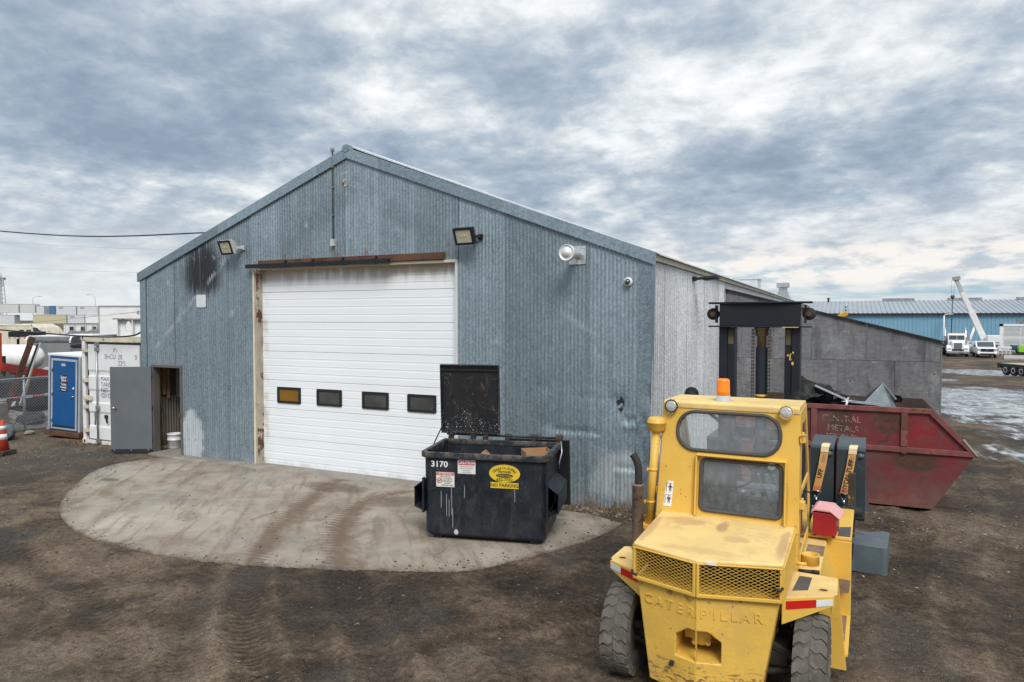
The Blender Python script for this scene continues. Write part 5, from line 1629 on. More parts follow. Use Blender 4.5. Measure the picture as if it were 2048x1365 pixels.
# warning sticker with little figures
b = MB(); b.M = Mr
b.plate([(-.585, hz(1.39)), (-.508, hz(1.39)), (-.490, hz(1.63)), (-.545, hz(1.63)), (-.552, hz(1.585)), (-.566, hz(1.57))], [], .003, Matrix.Translation((0, 0, .0075))); st = b.build('warning_sticker', paint('clean_white_sticker', (.75, .75, .73), .5, var=.05), cab)
for z in (1.565, 1.455):
    b = MB(); b.M = Mr
    x = -.528 + (z - 1.5) * .10
    k = .0085
    b.plate(ellipse(x, hz(z) + .032, .007, .007, 12), [], .001, Matrix.Translation((0, 0, k)))
    b.plate([(x - .009, hz(z) - .005), (x + .009, hz(z) - .005), (x + .011, hz(z) + .022), (x - .011, hz(z) + .022)], [], .001, Matrix.Translation((0, 0, k)))
    for s in (-1, 1):
        b.plate([(x + s * .010, hz(z) + .022), (x + s * .024, hz(z) + .004), (x + s * .019, hz(z) + .001), (x + s * .006, hz(z) + .014)][::s], [], .001, Matrix.Translation((0, 0, k)))
        b.plate([(x + s * .001, hz(z) - .005), (x + s * .009, hz(z) - .005), (x + s * .010, hz(z) - .034), (x + s * .004, hz(z) - .034)][::s], [], .001, Matrix.Translation((0, 0, k)))
    b.build('figure_mark', MAT['ink'], st)
    b = MB(); b.M = Mr; b.box(x - .038, x - .033, hz(z) - .038, hz(z) + .035, .0080, .0088); b.box(x - .038, x + .02, hz(z) + .042, hz(z) + .046, .0080, .0088); b.build('mast_mark', MAT['ink_blue'], st)
    b = MB(); b.M = Mr; b.box(x - .012, x + .012, hz(z) + .004, hz(z) + .011, .0088, .0095); b.build('red_mark', MAT['stickred'], st)
# roof
b = MB()
b.prism([(6.735, 2.33), (7.40, 2.345), (7.42, 2.37), (7.38, 2.395), (6.765, 2.405), (6.735, 2.385)], 'X', -.615, .622)
b.build('cab_roof', YT, cab, bev=.012, seg=3)
# side walls with door windows
side = [(6.64, .93), (6.755, 2.35), (7.40, 2.36), (7.98, 1.35), (8.02, .93)]
for s in (-1, 1):
    b = MB()
    M = frame((s * .628, 0, 0), (0, 1, 0), (0, 0, 1))
    h1 = [(6.90, 1.62), (7.72, 1.62), (7.36, 2.22), (6.93, 2.22)]; h2 = [(6.84, 1.02), (7.86, 1.02), (7.82, 1.40), (7.76, 1.56), (6.88, 1.56)]
    b.plate(side, [h1, h2], .028 * s, M)
    sd = b.build('cab_side', Y_, cab, bev=.004)
    b = MB(); b.poly([(s * .620, *p) for p in h1]); b.build('side_window', MAT['glass_cab'], sd, fix=False)
    b = MB(); b.poly([(s * .620, *p) for p in h2]); b.build('door_window', MAT['glass_cab'], sd, fix=False)
    for z in (2.12, 1.52):
        b = MB(); b.box(min(s * .626, s * .675), max(s * .626, s * .675), 6.70, 6.78, z - .035, z + .035); b.cyl((s * .645, 6.80, z - .05), (s * .645, 6.80, z + .05), .012, n=8); b.build('door_hinge', MAT['yellow_chip'], sd, bev=.004)
    b = MB(); b.tube([(s * .64, 6.95, 1.60), (s * .70, 6.93, 1.60)], .008, 8); b.build('mirror_stub', MAT['dark'], sd)
    b = MB(); b.cyl((s * .60, 6.64, 1.02), (s * .70, 6.645, 1.02), .016, n=8); b.box(min(s * .60, s * .63), max(s * .60, s * .63), 6.635, 6.66, .93, 1.3); b.build('cab_mount', Y_, sd)
# windscreen posts, dash, controls and seat inside
b = MB()
for s in (-1, 1): b.beam((s * .60, 7.39, 2.34), (s * .60, 7.99, 1.33), .05, .05)
b.beam((-.6, 7.99, 1.33), (.6, 7.99, 1.33), .05, .05); b.build('windscreen_frame', Y_, cab)
cabin = paint('cab_interior_grey', (.17, .18, .19), .8, var=.2)
b = MB(); b.box(-.6, .6, 7.72, 7.98, 1.02, 1.30); b.prism([(7.60, 1.30), (7.98, 1.30), (7.98, 1.40), (7.72, 1.40)], 'X', -.6, .6); dash = b.build('dashboard', cabin, cab, bev=.01)
b = MB(); b.M = frame((0.06, 7.60, 1.345), (1, 0, 0), (0, .5, .4)); b.box(-.22, .22, -.04, .05, .03, .04); b.build('gauge_panel', MAT['grey'], dash)
for i in range(4):
    b = MB(); b.M = frame((0.06, 7.60, 1.345), (1, 0, 0), (0, .5, .4)); b.lathe([(.026, .04), (.026, .05), (0, .05)], (-.15 + i * .1, .004, 0), n=14); b.build('gauge', MAT['white'] if i == 1 else MAT['black'], dash)
for i in range(3):
    b = MB(); x = .28 + i * .075; b.cyl((x, 7.55, 1.30), (x - .10, 7.42, 1.60), .006, n=6); b.lathe([(0, -.02), (.016, -.01), (.016, .01), (0, .02)], (x - .10, 7.42, 1.61), n=10); b.build('control_lever', MAT['steel'], dash)
b = MB(); ring_ = [(-.05 + .19 * math.cos(a), 7.38 + .13 * math.sin(a), 1.60 + .10 * math.sin(a)) for a in np.linspace(0, 2 * math.pi, 29)[:-1]]
b.tube(ring_, .012, 8, closed=True); b.cyl((-.05, 7.38, 1.58), (-.05, 7.62, 1.25), .022, n=8); b.beam((-.24, 7.38, 1.60), (.14, 7.38, 1.60), .03, .012); b.build('steering_wheel', MAT['black'], cab)
b = MB()
b.strip([[(x, 6.97 + .03 * abs(x + .17) * 5 + dy, z) for x in (-.38, -.32, -.17, -.02, .04)] for z, dy in ((1.12, .06), (1.3, .02), (1.5, 0), (1.68, -.01), (1.78, .03))], True)
b.box(-.38, .04, 7.02, 7.42, 1.05, 1.16); b.build('seat', MAT['black'], cab, bev=.02)
b = MB(); b.lathe([(.12, 1.12), (.14, 1.34), (.135, 1.34), (.115, 1.13), (0, 1.13)], (.28, 6.90, 0), n=22); b.build('bucket', MAT['grey'], cab)
b = MB(); b.box(-.6, .6, 6.66, 7.95, .95, .99); b.build('cab_floor', MAT['dark'], cab)
b = MB(); b.M = Mr; b.cyl((.395, hz(1.855), .005), (.395, hz(1.855), .02), .034, n=18); b.build('suction_disc', paint('pale_rubber', (.22, .28, .25), .5), cab)

# work lamps, beacon
for s, x in ((-1, -.528), (1, .510)):
    b = MB(); M = frame(Mr @ Vector((x, hz(2.345), .0)), (1, 0, 0), cab_top - cab_bot); b.M = M
    b.lathe([(.03, 0), (.05, .012), (.062, .045), (.064, .06), (.058, .064), (.056, .055)], n=24)
    lamp = b.build('work_lamp', MAT['black'] if s < 0 else MAT['yellow_chip'], cab)
    b = MB(); b.M = M; b.lathe([(.057, .056), (.045, .064), (.02, .069), (0, .070)], n=22); b.build('lamp_lens', MAT['lens'], lamp)
    b = MB(); b.M = M
    for a in (70, 100, 250, 280): b.obox((.066 * math.cos(R(a)), .066 * math.sin(R(a)), .04), (.012, .012, .03))
    tag(b.build('lamp_clips', MAT['chrome'] if s < 0 else Y_, lamp), kind='stuff')
b = MB(); b.lathe([(.086, 2.402), (.086, 2.410), (.068, 2.414), (.066, 2.455), (.062, 2.455)], (-.085, 6.93, 0), n=26); bc = b.build('beacon', MAT['grey_light'], cab)
b = MB(); b.lathe([(.063, 2.452), (.064, 2.50), (.062, 2.505), (.061, 2.59), (.056, 2.61), (.04, 2.616), (0, 2.617)], (-.085, 6.93, 0), n=26); b.build('beacon_lens', MAT['orange_lens'], bc)

# intake stack and exhaust
b = MB(); b.tube([(-.745, 6.70, 1.17), (-.675, 6.70, 2.10)], .041, 16); stk = b.build('intake_stack', Y_, fk)
b = MB(); b.lathe([(.045, 2.085), (.06, 2.10), (.088, 2.118), (.089, 2.175), (.094, 2.178), (.094, 2.188), (.089, 2.192), (.087, 2.212), (.072, 2.232), (.03, 2.238), (0, 2.238)], (-.672, 6.70, 0), n=26); b.build('rain_cap', Y_, stk)
for z in (1.40, 1.72):
    b = MB(); x = -.745 + .07 * (z - 1.17) / .93; b.lathe([(.042, z - .012), (.046, z - .01), (.046, z + .01), (.042, z + .012)], (x, 6.70, 0), n=18); b.box(x - .055, x - .035, 6.66, 6.69, z - .012, z + .012); b.build('hose_clamp', MAT['yellow_chip'], stk)
b = MB(); b.tube([(-.70, 6.73, 1.2), (-.64, 6.73, 2.05)], .008, 8); b.build('drain_tube', MAT['steel'], stk)
b = MB(); b.box(-.80, -.66, 6.63, 6.78, 1.14, 1.18); b.build('stack_bracket', Y_, stk)
b = MB(); b.lathe([(.045, .94), (.054, .96), (.054, 1.575), (.060, 1.58), (.060, 1.592), (.04, 1.596)], (-.812, 6.55, 0), n=20); ex = b.build('exhaust_muffler', paint('heat_stained_steel', (.20, .155, .125), .6, .4, var=.3, vscale=5, rust=(.45, 5), dirt=((.34, .30, .27), .25)), fk)
b = MB()
path = [(-.805, 6.55, 1.58), (-.805, 6.55, 1.70), (-.808, 6.55, 1.76), (-.822, 6.55, 1.81), (-.843, 6.55, 1.85), (-.866, 6.55, 1.88)]
b.tube(path, .036, 16, caps=False)
b.tube([(p[0], p[1], p[2]) for p in path][::-1], .031, 16, caps=False)
o = b.build('exhaust_pipe', MAT['dark'], ex, fix=False)

# mast behind the cab
N_ = MAT['navy']
mast = MB()
mast.box(-.49, .435, 8.86, 9.06, 3.105, 3.375)
mast = mast.build('mast_head', N_, fk, bev=.006)
for z0, z1 in ((3.375, 3.397), (3.088, 3.105)):
    b = MB(); pts = [(-.60, 8.86), (-.30, 8.82), (.25, 8.82), (.53, 8.86), (.56, 8.92), (.56, 9.06), (.53, 9.12), (-.60, 9.12), (-.635, 9.06), (-.635, 8.92)]
    b.prism(pts, 'Z', z0, z1); b.build('head_plate', N_, mast, bev=.004)
b = MB(); b.box(.24, .42, 8.818, 8.87, 3.086, 3.094); b.build('bare_edge', Y_, mast)
for s in (-1, 1):
    x = -.585 if s < 0 else .525
    b = MB(); b.lathe([(.0, -.03), (.03, -.03), (.072, -.026), (.075, -.018), (.066, -.01), (.066, .01), (.075, .018), (.072, .026), (.03, .03), (0, .03)], (x, 8.98, 3.25), 'Y', 26); pu = b.build('chain_sheave', MAT['dark'], mast)
    b = MB(); b.cyl((x, 8.93, 3.25), (x, 8.945, 3.25), .03, n=14); b.build('sheave_pin', MAT['rust'], pu)
    b = MB(); b.box(x - .05 if s > 0 else x + .03, x - .03 if s > 0 else x + .05, 8.93, 9.03, 3.14, 3.36); b.build('sheave_bracket', N_, pu)
    # outer and inner channel of each upright
    a0, a1 = (-.50, -.40) if s < 0 else (.345, .435)
    c0, c1 = (-.40, -.315) if s < 0 else (.265, .345)
    b = MB(); b.box(a0, a1, 8.90, 8.925, .18, 3.09); b.box(a0 if s < 0 else a1 - .02, a0 + .02 if s < 0 else a1, 8.925, 9.10, .18, 3.09); b.box(a0, a1, 9.08, 9.10, .18, 3.09); up = b.build('outer_upright', N_, mast, bev=.004)
    b = MB(); b.box(c0, c1, 8.925, 8.95, .25, 3.085); b.box(c1 - .02 if s < 0 else c0, c1 if s < 0 else c0 + .02, 8.95, 9.12, .25, 3.085); b.build('inner_upright', N_, mast, bev=.003)
    b = MB(); b.box(c0 + .01, c1 - .012, 8.921, 8.9255, 2.88, 3.06); b.build('grease_mark', paint('dry_grease', (.10, .08, .045), .7, var=.3), mast)
for x, z, w, h in ((.325, 2.74, .010, .03), (.34, 2.77, .018, .012), (.33, 2.71, .016, .018), (.355, 2.66, .014, .022), (.36, 2.79, .01, .014), (.300, 2.755, .012, .012)):
    b = MB(); b.plate(ellipse(x, z, w, h, 7), [], .002, frame((0, 8.899 if x > .345 else 8.922, 0), (1, 0, 0), (0, 0, 1))); b.build('paint_chip', Y_, mast)
b = MB(); b.lathe([(.068, .4), (.068, 2.84), (.0, 2.84)], (-.005, 8.98, 0), n=20); b.build('lift_cylinder', paint('dull_cylinder', (.012, .015, .022), .75, var=.2, spec=.2), mast)
b = MB(); b.lathe([(.056, 2.83), (.056, 2.98), (.078, 2.99), (.078, 3.06), (.09, 3.065), (.09, 3.09)], (-.005, 8.98, 0), n=20); b.build('cylinder_rod', paint('greasy_rod', (.27, .22, .14), .4, .3, var=.3, vscale=5), mast)
b = MB(); b.lathe([(.0705, 2.24), (.0705, 2.27)], (-.005, 8.98, 0), n=20); b.build('cylinder_band', Y_, mast)
for x in (-.098, .088):
    b = MB()
    z = .6
    while z < 3.06:
        b.box(x - .014, x - .006, 8.90, 8.922, z, z + .034); b.box(x + .006, x + .014, 8.90, 8.922, z, z + .034); b.box(x - .018, x + .018, 8.905, 8.917, z + .012, z + .022)
        z += .042
    tag(b.build('lift_chain', paint('oily_chain', (.085, .065, .035), .55, .5, var=.35, vscale=20, rust=(.4, 30)), mast), kind='stuff')
for z in (.75, 1.7):
    b = MB(); b.box(-.42, .36, 9.09, 9.15, z, z + .14); b.build('cross_member', N_, mast, bev=.006)
for x in (-.675, .475):
    b = MB()
    b.lathe([(.0, 8.17), (.022, 8.165), (.03, 8.19)], (x, 0, 2.315), 'Y', 16)
    for k in range(26):
        a = 2 * math.pi * k / 26
        ca, sa = math.cos(a), math.sin(a)
        b.beam((x + .02 * ca, 8.19, 2.315 + .02 * sa), (x + .082 * ca, 8.20, 2.315 + .082 * sa), .009, .02, (0, 1, 0))
    b.lathe([(.0, 8.215), (.080, 8.215), (.080, 8.225), (.0, 8.225)], (x, 0, 2.315), 'Y', 26)
    rl = b.build('hose_reel', MAT['rubber_black'], mast)
    b = MB(); b.beam((x, 8.23, 2.26), (x * .7, 8.92, 1.90), .03, .03); b.build('reel_arm', MAT['black'], rl)

# fork carriage, forks and the load guard upright
b = MB(); b.box(-1.02, 1.02, 9.20, 9.27, .62, .74); b.box(-.80, .36, 9.20, 9.27, 1.02, 1.12); 
for x in (-.7, -.3, .3): b.box(x - .04, x + .04, 9.21, 9.26, .74, 1.02)
car = b.build('fork_carriage', MAT['dark'], fk, bev=.006)
for x in (-.55, .62):
    b = MB(); b.box(x - .08, x + .08, 9.28, 9.34, .60, .80); b.prism([(9.34, .60), (10.55, .62), (10.55, .635), (9.34, .66)], 'X', x - .08, x + .08); b.build('fork', MAT['dark'], fk, bev=.006)
b = MB(); b.box(.965, 1.045, 9.16, 9.23, .60, 1.36); b.build('guard_post', paint('rust_chipped_post', (.05, .04, .028), .8, var=.3, chips=((.45, .27, .06), .60, 9), rust=(.4, 7)), fk, bev=.006)
b = MB(); b.cyl((.65, 9.10, .92), (1.12, 9.10, .92), .05, n=14); b.build('tilt_cylinder', MAT['dark'], fk)

# red toolbox riding on the fender
def fw(u, v, z): return (FO[0] + u * math.cos(FA) - v * math.sin(FA), FO[1] + u * math.sin(FA) + v * math.cos(FA), z)
t = thing('toolbox', 'small red metal toolbox with a faded lid on the forklift fender', 'toolbox', fw(.79, 7.95, .957), FA + R(-4))
b = MB(); b.box(-.108, .108, -.17, .17, .015, .245); b.build('body', MAT['red'], t, bev=.006)
b = MB(); b.prism([(-.122, .235), (-.122, .262), (-.09, .285), (.06, .283), (.155, .205), (.150, .195), (.058, .262), (-.09, .262), (-.112, .25), (-.112, .235)], 'Y', -.18, .18); b.build('lid', MAT['red_pale'], t, bev=.004)
for x, y in ((-.09, -.15), (.09, -.15), (-.09, .15), (.09, .15)):
    b = MB(); b.box(x - .015, x + .015, y - .015, y + .015, 0, .016); b.build('foot', MAT['dark'], t)

# ------------------------------------------------------------------ slate plastic base blocks
def slab_mesh(L, Wd, T):
    """rounded block lying flat: L along y, Wd along x, T high, with grip pockets in the edges and a hand slot"""
    b = MB()
    b.plate(rrect(-Wd / 2, Wd / 2, -L / 2, L / 2, .05, 5), [rrect(-.12, .12, .10, .14, .02, 3)], T, Matrix.Translation((0, 0, T)))
    c = MB(); c.sm = True
    for s in (-1, 1):
        c.M = Matrix.Translation((s * .14, s * (L / 2 + .02), 0)) @ Matrix.Diagonal((1, .80, 1, 1))
        c.lathe([(0, .09), (.13, .095), (.17, .14), (.185, T + .1), (0, T + .1)], n=22)
    return b, c
def slab(label, loc, rot, dims, group):
    L, Wd, T = dims
    t = thing('plastic_block', label, 'plastic block', loc, 0, group, rot=rot)
    b, c = slab_mesh(L, Wd, T)
    lying = rot[1] == 0
    if not lying:                       # stood on edge: shallow scoops in the top corner of the near edge
        c = MB(); c.M = Matrix.Translation((-Wd / 2 + .16, -L / 2 - .02, T + .02))
        c.prism([(-.10, -.10), (.06, -.10), (.10, -.06), (.10, .16), (-.10, .16)], 'Y', -.1, .07)
    o = solid_bool('shell', b, c, MAT['slab_top'] if lying else MAT['slab'], t, .016)
    if lying:
        for s in (-1, 1):
            b = MB(); b.lathe([(.0, .262), (.055, .258), (.078, .235), (.084, .20), (.084, .06)], (s * .14, s * (L / 2 - .055), 0), n=20); b.build('grip_boss', MAT['slab'], t)
    else:
        b = MB(); b.M = Matrix.Translation((-Wd / 2 + .10, -L / 2 + .05, T - .05)); b.lathe([(.0, .04), (.03, .035), (.045, .0), (.045, -.05)], n=14); b.build('grip_boss', MAT['slab_top'], t)
    return t
GB = 'moulded plastic blocks by the forklift'
# upright ones ride on the forks, thickness across, strapped
up_rot = lambda a: (R(90), 0, FA + R(90) + a)
blocks = [(-.62, 'plastic block farthest left on the forks, seen only through the cab'), (-.02, 'plastic block behind the mast, seen only through the cab window'),
          (.655, 'slate plastic block on edge nearer the cab, narrower of the strapped pair'), (.985, 'slate plastic block on edge farther from the cab, wider of the strapped pair')]
for u, lab in blocks:
    dims = (.90, .92, .315) if u != .655 else (.90, .92, .27)
    T = dims[2]
    t = slab(lab, fw(u - T / 2, 10.05, .68 + .46), (0, R(90), FA), dims, GB)
flat = slab('slate plastic block lying flat on the dirt beside the forklift', fw(1.01, 10.10, .02), (0, 0, FA + R(-3)), (.78, .82, .34), GB)

def strap(u, word, extra, label):
    t = thing('ratchet_strap', label, 'strap', fw(u, 9.59, 1.605), FA, 'orange straps over the blocks')
    wdt = .088
    # webbing comes over the top edge and hangs down the near face
    path = [(.06, .32, -.01), (.06, .10, .0), (.055, .02, .0), (.05, -.012, -.02), (.02, -.028, -.25), (-.045, -.035, -.58)]
    b = MB()
    rows = [[(x - wdt / 2, y, z), (x + wdt / 2, y, z)] for x, y, z in path]
    rows2 = [[(x - wdt / 2, y + .006, z - .004), (x + wdt / 2, y + .006, z - .004)] for x, y, z in path]
    b.strip(rows, False); b.strip(rows2, False)
    web = b.build('webbing', MAT['strap'], t, fix=False)
    b = MB()
    p = [path[2], path[3], (.045, -.018, -.07)]
    b.strip([[(x - wdt / 2 - .002, y - .004, z + .003), (x + wdt / 2 + .002, y - .004, z + .003)] for x, y, z in ((.06, .10, .002), (.055, .02, .002), (.049, -.014, -.02), (.043, -.020, -.09))], False)
    b.build('pale_end', MAT['strap_pale'], t, fix=False)
    ex_, ey = Vector((-.065, -.007, -.33)).normalized(), None
    upv = -ex_
    Mx = frame((-.003, -.0335, -.36), (0.066, .007, .33), (-.33, 0, .066))
    text('strap_lettering', word, .075, MAT['ink'], web, Mx, .001, 1.0, bold=.0016)
    text('strap_rating', extra, .019, MAT['ink_grey'], web, frame((.026, -.0285, -.16), (0.066, .007, .33), (-.33, 0, .066)), .001, .9)
    text('strap_rating', extra[::-1].replace('/', ' ')[::-1], .019, MAT['ink_grey'], web, frame((.046, -.0285, -.165), (0.066, .007, .33), (-.33, 0, .066)), .001, .9)
    b = MB(); b.strip([[(-.035 - wdt / 2, -.0375, -.52), (-.035 + wdt / 2, -.0375, -.52)], [(-.044 - wdt / 2, -.0385, -.58), (-.044 + wdt / 2, -.0385, -.58)]], False); b.build('stitch_patch', paint('stitched_patch', (.55, .17, .05), .85), t, fix=False)
    b = MB(); tri = [(-.105, -.04, -.585), (.015, -.04, -.585), (-.045, -.04, -.675)]
    b.tube(tri, .006, 8, closed=True); b.build('delta_ring', MAT['chrome'], t)
    b = MB(); b.tube([(-.045, -.045, -.66), (-.045, -.05, -.70), (-.045, -.05, -.75)], [.013, .016, .012], 8); hk = b.build('hook_shank', MAT['chrome'], t)
    b = MB(); b.tube([(-.045 + .045 * math.cos(a), -.05, -.79 + .045 * math.sin(a)) for a in np.linspace(R(100), R(-210), 14)], .010, 8); b.build('hook', MAT['steel'], t)
    return t
strap(.64, 'UFF', '6000 LBS/2724', 'orange strap with three large letters over the narrower upright block')
strap(.955, 'NYON-TUFF', '6000 LBS/2724', 'orange strap with a long hyphenated word over the wider upright block')
t = thing('black_sheet', 'black sheet leaning behind the upright plastic blocks', 'sheet', (.12, 12.75, 0), 0)
b = MB(); b.plate([(-.10, 0), (.30, 0), (.21, .88), (-.04, .88)], [], .02, frame((0, .03, 0), (1, 0, 0), (0, .56, .70))); b.build('sheet', MAT['rubber_black'], t)  # thin black sheet tilted back toward the skip
# ------------------------------------------------------------------ red skip with scrap
def skip():
    x0, x1 = -1.52, 1.365          # foot
    t0, t1 = -2.10, 1.955          # tips
    r0, r1 = -1.48, 1.32           # ends of the level rim
    yf, yb = 13.4, 15.05
    zt, zm = 1.69, 1.0
    t = thing('skip', 'weathered red steel skip with sloping ends behind the forklift', 'skip', (-.28, yf, -.01))
    prof = [(x0, .03), (x1, .03), (t1, zm), (r1, zt), (r0, zt), (t0, zm)]
    for y, nm in ((yf, 'near_side'), (yb, 'far_side')):
        b = MB(); b.prism(prof, 'Y', y - .006, y + .006); sd = b.build(nm, MAT['skip'] if y == yf else MAT['skip_in'], t, wc=True)
    near = [o for o in kids(t) if o.name.startswith('near')][0]
    b = MB(); b.prism([(x0, .03), (x1, .03), (x1, .045), (x0, .045)], 'Y', yf + .006, yb - .006); b.build('floor', MAT['skip_in'], t, wc=True)
    for a, c, s in ((x1, t1, 1), (x0, t0, -1)):
        b = MB(); b.prism([(a, .03), (c, zm), (c - .018 * s, zm), (a - .018 * s, .03)], 'Y', yf + .006, yb - .006); b.build('end_plate', MAT['skip'], t, wc=True)
    # rust-brown linings just inside both sides
    b = MB(); b.prism([(x0 + .03, .06), (x1 - .03, .06), (t1 - .06, zm), (r1 - .03, zt - .02), (r0 + .03, zt - .02), (t0 + .06, zm)], 'Y', yb - .012, yb - .0065); b.build('lining', MAT['skip_in'], t, wc=True)
    RM = MAT['skip_rim']
    for y, s in ((yf, -1), (yb, 1)):
        RM = MAT['skip_rim'] if s < 0 else MAT['skip_in']
        ys = (y - .05, y - .006) if s < 0 else (y + .006, y + .05)
        b = MB(); b.prism([(r0, zt - .075), (r1 - .03, zt - .075), (r1 + .01, zt + .008), (r0, zt + .008)], 'Y', *ys); b.build('top_rail', RM, t, wc=True, bev=.006)
        b = MB(); b.prism([(r1 - .035, zt - .075), (t1 - .09, zm + .01), (t1 + .015, zm + .01), (r1 + .015, zt + .008)], 'Y', *ys); b.build('sloping_rail', RM, t, wc=True, bev=.006)
        b = MB(); b.prism([(r0 + .035, zt - .075), (t0 + .09, zm + .01), (t0 - .015, zm + .01), (r0 - .015, zt + .008)], 'Y', *ys); b.build('sloping_rail', RM, t, wc=True, bev=.006)
        b = MB(); b.prism([(t0, zm - .045), (t1 + .02, zm - .055), (t1 + .02, zm + .03), (t0, zm + .045)], 'Y', ys[0] + (.004 if s < 0 else 0), ys[1]); b.build('waist_rail', RM, t, wc=True, bev=.006)
    RM = MAT['skip_rim']
    for x in (-.46, .93, -1.3):
        b = MB(); b.box(x - .05, x + .05, yf - .045, yf - .006, zm + .046, zt - .076); p = b.build('post', RM, t, wc=True, bev=.005)
    b = MB(); b.box(.89, .975, yf - .051, yf - .044, 1.33, 1.56); b.build('worn_band', MAT['rust'], t, wc=True)
    b = MB(); b.cyl((.93, yf - .055, .985), (.93, yf - .02, .985), .055, n=14); b.build('lifting_lug', RM, t, wc=True)
    b = MB(); b.prism([(t1 + .0, zm - .03), (t1 + .035, zm - .03), (r1 + .48, zm + .22), (r1 + .44, zm + .22)], 'Y', yf - .06, yf + .02); b.build('worn_tip', paint('pale_bare_steel', (.40, .37, .35), .6, .2, rust=(.35, 8)), t, wc=True)
    fade = paint('faded_white_stencil', (.50, .40, .40), .7, var=.3)
    nn = NT(fade.node_tree)
    p = nn.node('ShaderNodeTexCoord').outputs['Object']
    k = nn.smooth(nn.noise(p, 9, 5, .75), .44, .52)
    df = nn.node('ShaderNodeBsdfDiffuse', {'Color': (.58, .46, .46, 1)}); tr = nn.node('ShaderNodeBsdfTransparent')
    mx_ = nn.node('ShaderNodeMixShader', {0: nn.mul(k, .28), 1: tr.outputs[0], 2: df.outputs[0]})
    nn.t.links.new(mx_.outputs[0], nn.node('ShaderNodeOutputMaterial').inputs[0])
    for w, x, z, s in (('CENTRAL', -.03, 1.46, .155), ('METALS', .0, 1.29, .155), ('250-0102', -.02, 1.14, .150)):
        text('stencilled_words', w, s, fade, t, frame((x + .28, -.012, z), (1, 0, -.015), (0, 0, 1)), .002, .92)
skip()
G_ = 'scrap metal heaped in the skip'
duct = paint('scrap_sheet_metal', (.045, .062, .070), .5, .2, var=.25, vscale=4, dirt=((.05, .045, .03), .2))
light = paint('bare_scrap_steel', (.30, .32, .35), .4, .5, var=.2)
t = thing('scrap_trough', 'long dark sheet metal trough tipped up at the left of the skip', 'scrap metal', (-.22, 13.90, 1.80), 0, G_)
b = MB(); b.M = Euler((R(8), R(22), R(8))).to_matrix().to_4x4()
b.prism([(-.17, .05), (-.15, -.13), (.15, -.13), (.19, .08), (.17, .08), (.135, -.112), (-.135, -.112), (-.152, .05)], 'X', -.62, .62); b.build('trough', duct, t)
b = MB(); b.M = Euler((R(8), R(22), R(8))).to_matrix().to_4x4(); b.box(-.6, .62, .16, .22, .06, .085); b.build('rotten_edge', paint('mossy_timber', (.07, .06, .03), .95, var=.4, vscale=9), t)
t = thing('bent_panel', 'bent light steel panel tied with a pale rag on top of the skip', 'scrap metal', (-.06, 13.62, 1.66), 0, G_)
b = MB(); b.M = Euler((R(-14), R(24), R(-3))).to_matrix().to_4x4(); b.box(-.50, .12, -.16, .12, .10, .135); b.build('upper_leaf', light, t, bev=.004)
b = MB(); b.M = Euler((R(-10), R(4), R(-3))).to_matrix().to_4x4(); b.box(.12, .62, -.16, .12, .055, .10); b.build('lower_leaf', light, t, bev=.004)
b = MB(); b.tube([(.10, -.17, .12), (.12, -.20, .08), (.09, -.20, -.02), (.11, -.205, -.07)], [.014, .022, .012, .008], 6)
for i in range(5): b.tube([(.11, -.18, .09), (.11 + .09 * math.cos(i * 1.3), -.19, .12 + .05 * math.sin(i * 1.9))], [.012, .003], 5)
b.build('rag', MAT['white'], t)
t = thing('folded_hopper', 'dented triangular sheet metal hopper sticking out of the skip', 'scrap metal', (.56, 13.95, 1.58), 0, G_)
b = MB()
P = [(-.32, -.20, .02), (.22, -.24, .02), (.06, .05, .47), (.30, .14, .02), (-.22, .30, .06)]
for tri in ((0, 1, 2), (1, 3, 2)):
    b.poly([P[i] for i in tri]); 
b.build('lit_side', paint('dented_dull_steel', (.15, .185, .195), .5, .3, var=.3, vscale=5, dirt=((.07, .06, .05), .2)), t, fix=False)
b = MB(); b.poly([(-.40, -.12, .05), (.055, .052, .465), (-.22, .30, .06)]); b.poly([(-.40, -.115, .05), (-.33, -.2, .02), (.055, .045, .47)]); b.build('shaded_side', MAT['dark'], t, fix=False)  # shade put into the colour: darker steel than the lit side
b = MB(); b.beam((.06, .05, .47), (.28, .15, .18), .04, .03); b.build('flange', MAT['steel'], t)
t = thing('scrap_heap', 'dark jumble of scrap filling the skip', 'scrap metal', (-.3, 14.2, .1), 0, G_)
b = MB()
rr = random.Random(11)
for i in range(60):
    b.obox((rr.uniform(-.7, 1.1), rr.uniform(-.35, .40), rr.uniform(.1, 1.30)), (rr.uniform(.2, .6), rr.uniform(.1, .4), rr.uniform(.03, .2)), (rr.uniform(-.4, .4), rr.uniform(-.4, .4), rr.uniform(0, 3)))
tag(b.build('heap', MAT['dark'], t), kind='stuff')
